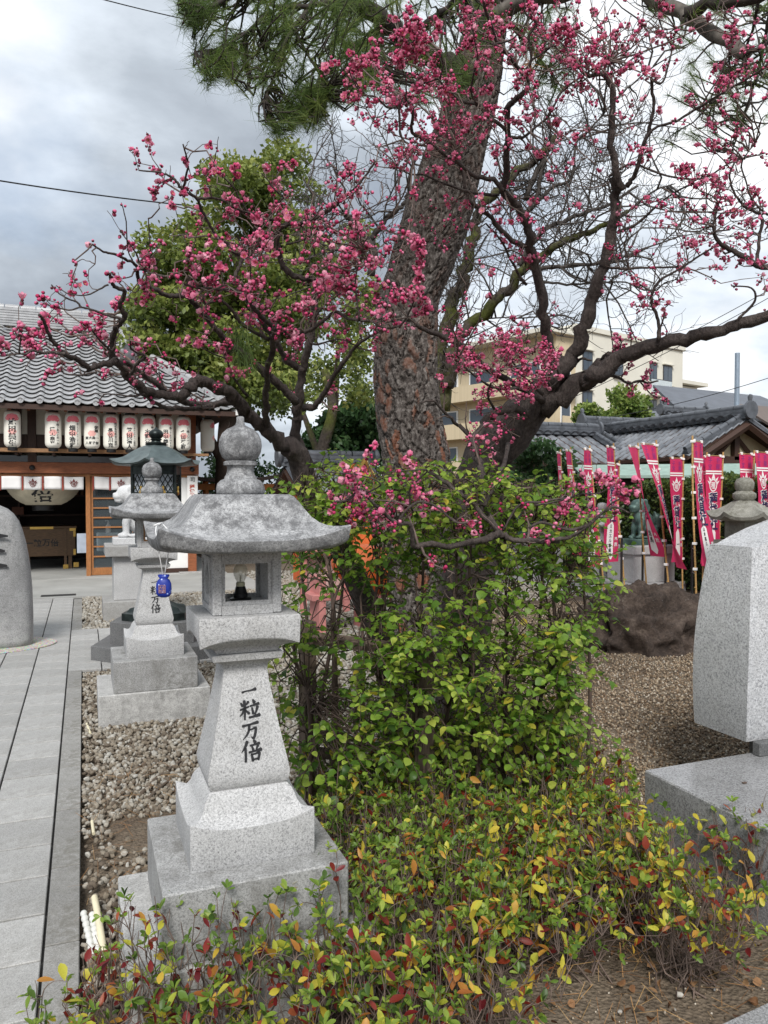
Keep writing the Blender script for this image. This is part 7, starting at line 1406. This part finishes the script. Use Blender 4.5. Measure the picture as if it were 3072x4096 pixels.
for k, (poly, d, lab) in enumerate((('s 830,1800 960,1790 1100,1850 1100,2050 830,2050', 21.5, 'dark shrub behind the orange gateway beside the shop corner'), ('s 1560,1830 1560,2100 1250,2100 1250,1900', 18, 'low green shrub behind the small black-tiled shrine'), ('s 1800,1850 2100,1850 2100,2150 1800,2150', 16, 'low green shrub behind the pine trunk foot'))):
    pl = np.mean(trace(poly), 0); cb = at(pl[0], 1900, d); cb[2] = 0; leafy('background_shrub', lab, 'shrub', cb, clumps_px(poly, 16, d - 0.7, d + 0.7, (50, 80), 30 + k), 4200, (0.09, 0.15), DST, [([cb, cb + (0, 0, 0.7), cb + (0, 0, 1.2)], [0.05, 0.04, 0.02])], 30 + k, hollow=0.75)
# mossy trunk behind the left plum
mt = on_z(1265, 2330); o_t = thing('mossy_tree', 'mossy old tree trunk behind the fork of the left plum', 'tree', (mt[0], mt[1], 0)); mt0 = np.array([mt[0], mt[1], 0]); dm = proj(mt)[2]
MB().tube(smooth_line([mt0, at(1275, 2000, dm), at(1290, 1800, dm), at(1330, 1640, dm), at(1300, 1480, dm)]), np.linspace(0.16, 0.07, 17), 10).build('trunk', bpy.data.materials['mossy_bark'], o_t, True, org=mt0)
MB().tube(smooth_line([at(1285, 1850, dm), at(1230, 1700, dm), at(1180, 1560, dm)]), np.linspace(0.07, 0.03, 9), 8).build('limb', bpy.data.materials['mossy_bark'], o_t, True, org=mt0)
cr_c = clumps_px('s 1150,1350 1450,1350 1480,1620 1180,1600', 14, dm - 1, dm + 1, (45, 80), 41); P_ = np.concatenate([np.asarray(c_) + R.normal(0, 0.5, (130, 3)) * r_ for c_, r_ in cr_c]); o = scatter('crown', [LEAF4], P_ - mt0, rrot(len(P_)), R.uniform(0.07, 0.12, len(P_)), [bpy.data.materials['woodland_tree_leaf']], o_t); o['kind'] = 'stuff'
# ================================================================== timber fence in the shrub
WG = NT('wood_weathered_fence'); n1 = WG.noise(6, 5, 0.6, stretch=(9, 9, 1)); WG.col(WG.ramp(n1, [(0.3, (0.06, 0.042, 0.032)), (0.7, (0.17, 0.125, 0.095))])); WG.bump(n1, 0.5, 0.006); WG = WG.done(0.9)
t = thing('timber_fence', 'weathered brown timber fence post and rail inside the shrub', 'fence', (1.0, 3.54, 0))
MB().box((0, 0, 0.46), (0.066, 0.066, 1.04), 0.004, rz=0.25).build('post', WG, t); MB().box((0.42, -0.44, 0.44), (0.066, 0.066, 1.0), 0.004, rz=0.25).build('post', WG, t)
MB().tube([(0.02, -0.05, 0.905), (0.45, -0.48, 0.885)], 0.030, 4).build('rail', WG, t); MB().tube([(0.02, -0.05, 0.36), (0.45, -0.48, 0.35)], 0.026, 4).build('rail', WG, t)
# ================================================================== the leafy shrub
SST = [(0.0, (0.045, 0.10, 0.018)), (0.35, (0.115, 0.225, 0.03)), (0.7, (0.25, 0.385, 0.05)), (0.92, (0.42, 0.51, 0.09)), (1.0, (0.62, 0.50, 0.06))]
SLEAF = [leafmat('shrub_leaf_' + s_, SST, 0.42, 0.5, s_) for s_ in ('attr', 'obj')]
def round_leaf(seed, w=0.40, fold=0.12, curl=0.10):
    q = np.random.default_rng(seed); us = [0.0, 0.12, 0.35, 0.6, 0.82, 1.0]; ws = [0.03, 0.28, 0.42, 0.40, 0.24, 0.02]; V = []
    for u, x in zip(us, ws):
        x = x * w / 0.42 * q.uniform(0.94, 1.06); z = -curl * (2 * u - 0.7) ** 2; V += [(-x, u, z + fold * x), (0, u, z), (x, u, z + fold * x)]
    F = []
    for i in range(5):
        a, b = 3 * i, 3 * i + 3; F += [[a, a + 1, b + 1], [a, b + 1, b], [a + 1, a + 2, b + 2], [a + 1, b + 2, b + 1]]
    return np.array(V), np.array(F), np.zeros(len(F), np.int32)
RLEAF = [round_leaf(k, w_, f_, c_) for k, (w_, f_, c_) in enumerate(((0.42, 0.2, 0.12), (0.38, 0.35, 0.2), (0.45, 0.1, 0.05)))]
def leaf_objects(t, name, tm, mats_obj, pos, rot, siz, sel, org):
    mes = [fast_mesh(name, V, T, [mats_obj], None, smooth=True) for V, T, _ in tm]
    for i in sel:
        o = link(name, mes[i % len(mes)], None, t); M4 = Matrix.Identity(4); m3 = rot[i] * siz[i]
        for a_ in range(3):
            for b_ in range(3): M4[a_][b_] = m3[a_][b_]
        M4.translation = Vector(pos[i] - org); o.matrix_local = M4
def pick_big(pos, siz, limit=300, minpx=10.0):
    v = pos - CAM; d = v @ FW; px = 1536 + FPX * (v @ RT) / d; py = 2048 - FPX * (v @ UP) / d; ap = np.where((px > 0) & (px < 3072) & (py > 0) & (py < 4096), siz * FPX / 4 / d, 0); o = np.argsort(-ap)[:limit]; o = o[ap[o] >= minpx]; m = np.zeros(len(pos), bool); m[o] = True; return np.nonzero(m)[0], np.nonzero(~m)[0]
def shrub(label, base, zones, stems, seed, leaf=(0.024, 0.048), nl=(6, 11)):
    rng = np.random.default_rng(seed); base = np.asarray(base, float); t = thing('leafy_shrub', label, 'shrub', base)
    SL = []
    for p in stems:
        P = smooth_line(np.array(p) + rng.normal(0, 0.012, (len(p), 3)), 5); MB().tube(P, np.linspace(0.013, 0.004, len(P)), 6).build('stem', TWIGM, t, True, org=base); SL.append(P)
    SP = np.concatenate(SL); tw, pos, drn, siz, att, rol = [], [], [], [], [], []
    for spec, n, d0, d1, br in zones:
        pl = trace(spec); lo, hi = np.min(pl, 0), np.max(pl, 0); k = 0
        while k < n:
            p = rng.uniform(lo, hi)
            if not inpoly(np.array([p]), pl)[0]: continue
            k += 1; d = rng.uniform(d0, d1); S0 = at(p[0], p[1], d)
            if S0[2] < 0.06: continue
            Q = SP[np.argmin(((SP - S0) ** 2).sum(1) + rng.uniform(0, 0.03, len(SP)))]; dr = S0 - Q; dr = dr / (np.linalg.norm(dr) + 1e-6) + rng.normal(0, 0.6, 3) + np.array([0, 0, 0.25]); dr /= np.linalg.norm(dr)
            mid = (Q + S0) / 2 + np.array([0, 0, 0.05]) + rng.normal(0, 0.02, 3); tw.append((np.array([Q, Q * 0.6 + mid * 0.4, mid, mid * 0.5 + S0 * 0.5, S0]), np.array([0.004, 0.0034, 0.003, 0.0026, 0.0024])))
            ln = rng.uniform(0.09, 0.24); pts = [S0]; dd = dr.copy()
            for _ in range(4): dd = dd + rng.normal(0, 0.16, 3) + np.array([0, 0, -0.14]); dd /= np.linalg.norm(dd); pts.append(pts[-1] + dd * ln / 4)
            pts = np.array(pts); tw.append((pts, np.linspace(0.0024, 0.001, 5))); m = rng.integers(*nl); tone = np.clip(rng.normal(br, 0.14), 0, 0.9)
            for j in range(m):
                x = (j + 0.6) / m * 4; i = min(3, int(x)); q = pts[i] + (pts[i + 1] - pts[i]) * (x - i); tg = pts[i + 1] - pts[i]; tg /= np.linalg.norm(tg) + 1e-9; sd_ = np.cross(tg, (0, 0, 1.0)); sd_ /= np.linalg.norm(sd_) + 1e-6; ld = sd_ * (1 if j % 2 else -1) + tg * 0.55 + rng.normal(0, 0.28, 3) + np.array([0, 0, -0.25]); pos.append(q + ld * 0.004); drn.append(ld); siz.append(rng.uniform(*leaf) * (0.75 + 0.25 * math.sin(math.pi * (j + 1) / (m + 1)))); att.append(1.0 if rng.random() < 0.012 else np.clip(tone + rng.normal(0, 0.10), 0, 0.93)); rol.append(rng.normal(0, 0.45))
    V, F = mass_tubes(tw, 4); o = link('twigs', fast_mesh('twigs', V - base, F, [TWIGM], k=4), None, t); o['kind'] = 'stuff'
    pos, siz, att = np.array(pos), np.array(siz), np.array(att); rot = np.array([frame(d, r_) for d, r_ in zip(drn, rol)]); big, rest = pick_big(pos, siz, 300, 8.5)
    leaf_objects(t, 'leaf', RLEAF, SLEAF[1], pos, rot, siz, big, base)
    o = scatter('foliage', RLEAF, pos[rest] - base, rot[rest], siz[rest], [SLEAF[0]], t, attr=att[rest], smooth=True); o['kind'] = 'stuff'; print('shrub', len(pos), len(big))
def stems_px(lst):
    out_ = []
    for (bx, d), pts in lst:
        b = at(bx, 2500, d); b[2] = -0.03; out_.append([b] + [at(x, y, dd) for x, y, dd in pts])
    return out_
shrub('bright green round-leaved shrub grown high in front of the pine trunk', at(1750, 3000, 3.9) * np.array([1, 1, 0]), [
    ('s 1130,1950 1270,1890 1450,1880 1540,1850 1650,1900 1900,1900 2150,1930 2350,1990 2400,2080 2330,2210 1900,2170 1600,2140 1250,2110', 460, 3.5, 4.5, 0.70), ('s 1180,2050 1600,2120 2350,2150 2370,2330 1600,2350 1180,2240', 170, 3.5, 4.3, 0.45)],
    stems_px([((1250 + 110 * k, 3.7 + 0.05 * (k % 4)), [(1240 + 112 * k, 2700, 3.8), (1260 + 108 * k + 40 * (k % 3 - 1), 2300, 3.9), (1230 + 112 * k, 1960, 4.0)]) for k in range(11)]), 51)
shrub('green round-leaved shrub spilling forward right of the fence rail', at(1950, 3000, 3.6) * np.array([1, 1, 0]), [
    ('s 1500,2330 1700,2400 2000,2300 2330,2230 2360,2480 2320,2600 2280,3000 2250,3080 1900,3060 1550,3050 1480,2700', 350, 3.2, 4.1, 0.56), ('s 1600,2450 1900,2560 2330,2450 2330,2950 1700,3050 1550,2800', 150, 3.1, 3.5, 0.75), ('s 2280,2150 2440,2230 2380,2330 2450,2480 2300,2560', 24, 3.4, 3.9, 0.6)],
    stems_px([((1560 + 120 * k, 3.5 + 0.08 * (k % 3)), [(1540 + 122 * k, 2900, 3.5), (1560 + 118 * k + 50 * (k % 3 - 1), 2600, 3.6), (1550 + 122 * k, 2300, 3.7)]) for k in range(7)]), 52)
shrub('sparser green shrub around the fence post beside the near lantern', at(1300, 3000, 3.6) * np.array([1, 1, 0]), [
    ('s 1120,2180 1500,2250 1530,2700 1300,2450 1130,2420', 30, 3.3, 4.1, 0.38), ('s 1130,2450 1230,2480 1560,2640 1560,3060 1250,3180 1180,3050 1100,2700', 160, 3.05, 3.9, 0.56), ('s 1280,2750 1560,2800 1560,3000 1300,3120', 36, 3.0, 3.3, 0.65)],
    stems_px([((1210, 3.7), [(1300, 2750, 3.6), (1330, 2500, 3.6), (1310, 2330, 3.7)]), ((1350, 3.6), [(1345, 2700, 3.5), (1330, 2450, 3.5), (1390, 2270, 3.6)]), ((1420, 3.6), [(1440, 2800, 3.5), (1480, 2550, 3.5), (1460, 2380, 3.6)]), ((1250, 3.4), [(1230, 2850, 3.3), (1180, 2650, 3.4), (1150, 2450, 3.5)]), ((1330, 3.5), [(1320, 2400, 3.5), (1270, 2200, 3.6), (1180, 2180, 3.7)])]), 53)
# ================================================================== azaleas
AST = [(0.0, (0.05, 0.10, 0.02)), (0.45, (0.145, 0.245, 0.036)), (0.8, (0.26, 0.365, 0.055)), (1.0, (0.37, 0.45, 0.08))]
YST = [(0.0, (0.16, 0.014, 0.012)), (0.25, (0.27, 0.045, 0.02)), (0.42, (0.55, 0.28, 0.05)), (0.6, (0.62, 0.52, 0.06)), (0.85, (0.50, 0.50, 0.06)), (1.0, (0.34, 0.42, 0.055))]
ALEAF = [leafmat('azalea_leaf_' + s_, AST, 0.4, 0.45, s_) for s_ in ('attr', 'obj')]; YLEAF = [leafmat('azalea_old_leaf_' + s_, YST, 0.45, 0.4, s_) for s_ in ('attr', 'obj')]; RLEAFM = [leafmat('azalea_red_leaf_' + s_, [(0, (0.10, 0.010, 0.014)), (0.6, (0.22, 0.022, 0.022)), (1, (0.36, 0.10, 0.04))], 0.45, 0.35, s_) for s_ in ('attr', 'obj')]
AZT = plain('azalea_twig', (0.135, 0.098, 0.08), 0.9, var=0.45, scale=30)
def slim_leaf(seed, w):
    q = np.random.default_rng(seed); us = [0.0, 0.3, 0.62, 0.85, 1.0]; ws = [0.04, 0.7, 1.0, 0.7, 0.03]; V = []
    for u, x in zip(us, ws): x = x * w; z = -0.16 * (u - 0.3) ** 2; V += [(-x, u, z + 0.3 * x), (0, u, z), (x, u, z + 0.3 * x)]
    F = []
    for i in range(4): a, b = 3 * i, 3 * i + 3; F += [[a, a + 1, b + 1], [a, b + 1, b], [a + 1, a + 2, b + 2], [a + 1, b + 2, b + 1]]
    return np.array(V), np.array(F), np.zeros(len(F), np.int32)
SL3 = [slim_leaf(k, w) for k, w in enumerate((0.19, 0.23, 0.27))]
def azalea(label, root, h, spread, n, seed, yellow=0.25, red=0.05, rosette=0.8, lean=(0, 0)):
    rng = np.random.default_rng(seed); root = np.array([root[0], root[1], 0.0]); t = thing('azalea_bush', label, 'azalea', root); tw, tips = [], []
    for k in range(n):
        a_ = rng.uniform(0, 6.28); u = math.sqrt(rng.random()); ex = root + np.array([spread * u * math.cos(a_) + lean[0], spread * u * math.sin(a_) + lean[1], h * (1 - 0.30 * u * u) * rng.uniform(0.72, 1.08)]); st = root + np.array([rng.normal(0, spread * 0.22), rng.normal(0, spread * 0.22), -0.03]); f = np.linspace(0, 1, 6)[:, None]
        P = st * (1 - f) + ex * f; P[:, :2] += (np.sin(f * math.pi) * 0.25 * (ex - st)[None, :2]) * (f < 1); P += rng.normal(0, 0.014, P.shape) * (f > 0); tw.append((P, np.linspace(0.0032, 0.0011, 6))); tips.append((P[-1], P[-1] - P[-2]))
        for _ in range(rng.integers(2, 5)):
            i = rng.integers(2, 5); d = (P[i + 1] - P[i]); d = d / np.linalg.norm(d) + rng.normal(0, 0.55, 3) + np.array([0, 0, 0.35]); d /= np.linalg.norm(d); ln = rng.uniform(0.05, 0.15) * h / 0.45; q = [P[i]]
            for _j in range(5): d = d + rng.normal(0, 0.2, 3); d /= np.linalg.norm(d); q.append(q[-1] + d * ln / 5)
            tw.append((np.array(q), np.linspace(0.0017, 0.0008, 6))); tips.append((q[-1], d))
    V, F = mass_tubes(tw, 4); o = link('twigs', fast_mesh('twigs', V - root, F, [AZT], k=4), None, t); o['kind'] = 'stuff'
    G = {0: [], 1: [], 2: []}
    for p, d in tips:
        d = d / (np.linalg.norm(d) + 1e-9); x = rng.random()
        if x < rosette:
            m = rng.integers(3, 7); s0 = rng.uniform(0.020, 0.036); a0 = rng.uniform(0, 6.28); sidev = np.cross(d, rng.normal(size=3)); sidev /= np.linalg.norm(sidev); s2 = np.cross(d, sidev); br = np.clip(rng.normal(0.55, 0.17), 0, 1)
            for j in range(m): aa = a0 + j * 2.4; ld = sidev * math.cos(aa) + s2 * math.sin(aa) + d * rng.uniform(0.1, 1.1) + np.array([0, 0, 0.15]); G[0].append((p - d * 0.003 * (j % 3), ld, s0 * rng.uniform(0.7, 1.15), np.clip(br + rng.normal(0, 0.1), 0, 1)))
        if rng.random() < yellow:
            for j in range(rng.integers(1, 4)): ld = rng.normal(size=3) + np.array([0, 0, 0.3]); G[1].append((p - d * rng.uniform(0.005, 0.04), ld, rng.uniform(0.028, 0.054), np.clip(rng.normal(0.66, 0.2), 0, 1)))
        if rng.random() < red:
            for j in range(rng.integers(1, 3)): ld = rng.normal(size=3); G[2].append((p - d * rng.uniform(0.0, 0.05), ld, rng.uniform(0.026, 0.044), rng.random()))
    for k, (mats, nm) in enumerate(((ALEAF, 'green_leaves'), (YLEAF, 'yellow_leaves'), (RLEAFM, 'red_leaves'))):
        if not G[k]: continue
        pos = np.array([g_[0] for g_ in G[k]]); siz = np.array([g_[2] for g_ in G[k]]); att = np.array([g_[3] for g_ in G[k]]); rot = np.array([frame(g_[1], rng.normal(0, 0.5)) for g_ in G[k]]); big, rest = pick_big(pos, siz, 140 if k == 0 else 80, 10.0)
        leaf_objects(t, 'leaf', SL3, mats[1], pos, rot, siz, big, root)
        if len(rest): o = scatter(nm, SL3, pos[rest] - root, rot[rest], siz[rest], [mats[0]], t, attr=att[rest], smooth=True); o['kind'] = 'stuff'
AZ = [  # ground px, height, spread, stems, yellow, red, rosette, label
 ((1480, 3330), .50, .30, 60, .25, .02, .85, 'azalea bush behind the near lantern plinth, under the round-leaved shrub'),
 ((1800, 3250), .50, .32, 80, .35, .02, .9, 'dense green azalea at the back centre of the bed'),
 ((2130, 3200), .52, .32, 80, .40, .02, .9, 'yellowish green azalea at the back right of the bed, next to the pea gravel'),
 ((2330, 3330), .46, .28, 70, .45, .06, .7, 'yellow-green azalea bordering the pea gravel right of the bed'),
 ((2350, 3680), .44, .28, 70, .5, .10, .6, 'azalea with yellow leaves between the bed and the polished slab'),
 ((2580, 3700), .40, .24, 46, .4, .12, .5, 'thin azalea standing close to the polished slab corner'),
 ((1420, 3640), .46, .30, 90, .35, .06, .75, 'twiggy azalea right of the near lantern plinth'),
 ((1760, 3560), .46, .32, 110, .25, .03, .85, 'green azalea in the middle of the bed'),
 ((2120, 3500), .44, .32, 100, .40, .05, .7, 'azalea with yellow leaves in the middle right of the bed'),
 ((2420, 3520), .40, .26, 60, .40, .10, .55, 'thin azalea left of the polished granite slab'),
 ((1330, 4020), .44, .28, 60, .25, .10, .75, 'green azalea in front of the near lantern at the lower centre'),
 ((1680, 3920), .44, .30, 90, .30, .08, .75, 'bushy azalea at the lower centre of the bed'),
 ((2020, 3800), .40, .28, 80, .50, .12, .55, 'open azalea with yellow and red leaves over bare soil'),
 ((1930, 4080), .36, .26, 46, .45, .12, .5, 'sparse azalea over the dead leaves at the bottom centre right'),
 ((2260, 3830), .38, .24, 40, .5, .12, .5, 'thin azalea on the edge of the bare soil'),
 ((2740, 3880), .44, .24, 60, .50, .18, .5, 'single azalea by the right granite slab with yellow and red leaves'),
 ((3010, 3640), .42, .18, 34, .30, .08, .5, 'small azalea against the front of the polished slab at the right edge'),
 ((960, 4180), .42, .24, 34, .15, .25, .5, 'azalea in front of the lantern plinth with dark red leaves'),
 ((650, 4230), .44, .24, 32, .10, .38, .22, 'bare twiggy azalea with dark red leaves before the lantern slab'),
 ((330, 4320), .31, .22, 32, .45, .20, .6, 'low azalea with yellow-green and red leaves at the bottom left'),
 ((1250, 4330), .36, .26, 36, .35, .20, .7, 'azalea at the bottom edge below the lantern plinth'),
 ((1600, 4300), .34, .26, 50, .35, .12, .6, 'azalea at the bottom edge below the centre of the bed'),
 ((860, 4480), .30, .22, 40, .35, .22, .7, 'azalea at the bottom edge left of centre')]
for k, (p, h, sp_, n, ye, re_, ro, lab) in enumerate(AZ): azalea(lab, on_z(*p), h, sp_, n, 70 + k, ye, re_, ro)
# ================================================================== litter on the ground
NDL = leafmat('fallen_needle', [(0, (0.16, 0.075, 0.03)), (0.6, (0.30, 0.155, 0.06)), (1, (0.42, 0.27, 0.12))], 0.8, 0)
def litter(poly, n, label, name, tm, mat, size, z=-0.012, tilt=0.15, seed=0):
    P = pts_in(poly, n); k = len(P); o = scatter(name, tm, np.c_[P, z + R.uniform(0, 0.02, k)], rrot(k, tilt), R.uniform(*size, k), [mat]); tag(o, label, kind='stuff'); return o
NEE = (np.array([[-0.011, 0, 0], [0.011, 0, 0], [0.008, 1, 0.02], [-0.011, 1, 0.02]]), np.array([[0, 1, 2], [0, 2, 3]]), np.zeros(2, np.int32))
under = [(0.95, 1.6), (2.5, 1.6), (2.7, 3.2), (1.6, 4.2), (0.95, 3.6)]
litter(under, 420, 'brown pine needles scattered on the soil under the azaleas', 'fallen_needles', [NEE], NDL, (0.07, 0.12), tilt=0.12)
litter([(-0.01, 2.4), (1.0, 2.4), (1.0, 4.6), (-0.01, 4.6)], 260, 'brown pine needles scattered between the pale stones', 'fallen_needles', [NEE], NDL, (0.06, 0.11), z=-0.002, tilt=0.15)
litter([(1.6, 2.8), (4.5, 2.8), (6.0, 6.0), (2.6, 5.0)], 60, 'brown pine needles on the pea gravel', 'fallen_needles', [NEE], NDL, (0.06, 0.10), z=-0.008, tilt=0.1)
DEAD = leafmat('dead_leaf', [(0, (0.10, 0.045, 0.022)), (0.5, (0.22, 0.11, 0.05)), (1, (0.34, 0.20, 0.10))], 0.8, 0.1)
litter(under, 110, 'curled dead leaves on the soil under the azaleas', 'fallen_leaves', RLEAF, DEAD, (0.02, 0.036), tilt=0.5)
litter([(0.9, 1.5), (3.4, 1.5), (3.4, 2.9), (1.6, 3.6)], 500, 'small stones and grit on the bare soil at the lower right', 'grit', octa, PEA, (0.003, 0.007), z=-0.026, tilt=1.0)
# a few larger pale pebbles on the bare soil: countable things
for k, (x, y, s) in enumerate(((2720, 3985, 0.018), (2860, 3960, 0.009), (2700, 4040, 0.008), (2480, 4050, 0.010), (2330, 3990, 0.009))):
    V, T, _ = peb[k % 5]; me = fast_mesh('pebble', V * s, T, [plain('pebble_grey_%d' % k, ((0.42, 0.40, 0.36), (0.2, 0.2, 0.2), (0.3, 0.28, 0.25), (0.35, 0.33, 0.3), (0.25, 0.23, 0.2))[k], 0.9)], smooth=True); p = on_z(x, y, -0.02); o = link('pebble', me, None, None, (p[0], p[1], -0.022 + s * 0.4)); tag(o, ('whitish pebble on the bare soil below the single azalea', 'small grey pebble right of the whitish pebble', 'tiny pebble below the whitish pebble', 'small pebble on the soil left of the whitish pebble', 'tiny pebble at the foot of the open azalea')[k], 'pebble')
# plastic conduits
CRM = plain('conduit_cream', (0.66, 0.60, 0.42), 0.5, var=0.1); CWH = plain('conduit_white', (0.62, 0.62, 0.58), 0.5, var=0.1)
p0, p1 = on_z(378, 3590, 0.04), on_z(412, 3790, 0.0); o = MB().tube([p0, (p0 + p1) / 2 + (0, 0, 0.012), p1, p1 + (p1 - p0) * 0.6], 0.0125, 12).build('conduit', CRM, None, 50); tag(o, 'cream plastic conduit sticking out of the gravel by the kerb', 'conduit')
for k, (a, b, lab) in enumerate((((334, 3650), (368, 3800), 'white corrugated conduit nearest the kerb'), ((368, 3655), (388, 3790), 'white corrugated conduit beside the cream one'))):
    p0, p1 = on_z(*a, 0.03), on_z(*b, -0.005); q = np.linspace(0, 1, 40); P = p0 + (p1 - p0) * q[:, None] * 1.5; o = MB().tube(P, 0.0115 + 0.0016 * np.sign(np.sin(np.arange(40) * 1.6)), 10).build('conduit', CWH, None, True); tag(o, lab, 'conduit')
for k, (a, b) in enumerate((((347, 2895), (362, 2935)), ((368, 3285), (375, 3335)))):
    p0, p1 = on_z(*a, 0.0), on_z(*b, -0.01); o = MB().tube([p0, p1], 0.008, 8).build('bamboo_stub', CRM, None, 50); tag(o, ('short cream stick in the gravel beside the second lantern', 'short cream stick on the bare earth beside the kerb')[k], 'stick')
# roots showing in the earth
ROOT = plain('root_bark', (0.10, 0.075, 0.055), 0.95, var=0.4, scale=20)
for k, pts in enumerate((((560, 3180), (620, 3120), (700, 3060), (790, 3000)), ((590, 3200), (640, 3150), (680, 3120)))):
    P = smooth_line([on_z(x, y, -0.012) for x, y in pts]); o = MB().tube(P, np.linspace(0.012, 0.006, len(P)), 7).build('tree_root', ROOT, None, True); tag(o, ('long thin root running over the gravel left of the near lantern', 'short root beside the long one left of the near lantern')[k], 'root')
o = MB().box((2.62, 2.44, 0.359), (0.022, 0.012, 0.006), 0.002).build('bark_chip', TWIGM); tag(o, 'dark bark chip lying on the polished slab', 'chip')
o = MB().box((2.95, 2.43, 0.359), (0.02, 0.014, 0.007), 0.002).build('bark_chip', TWIGM); tag(o, 'second dark chip, farther right on the polished slab', 'chip')
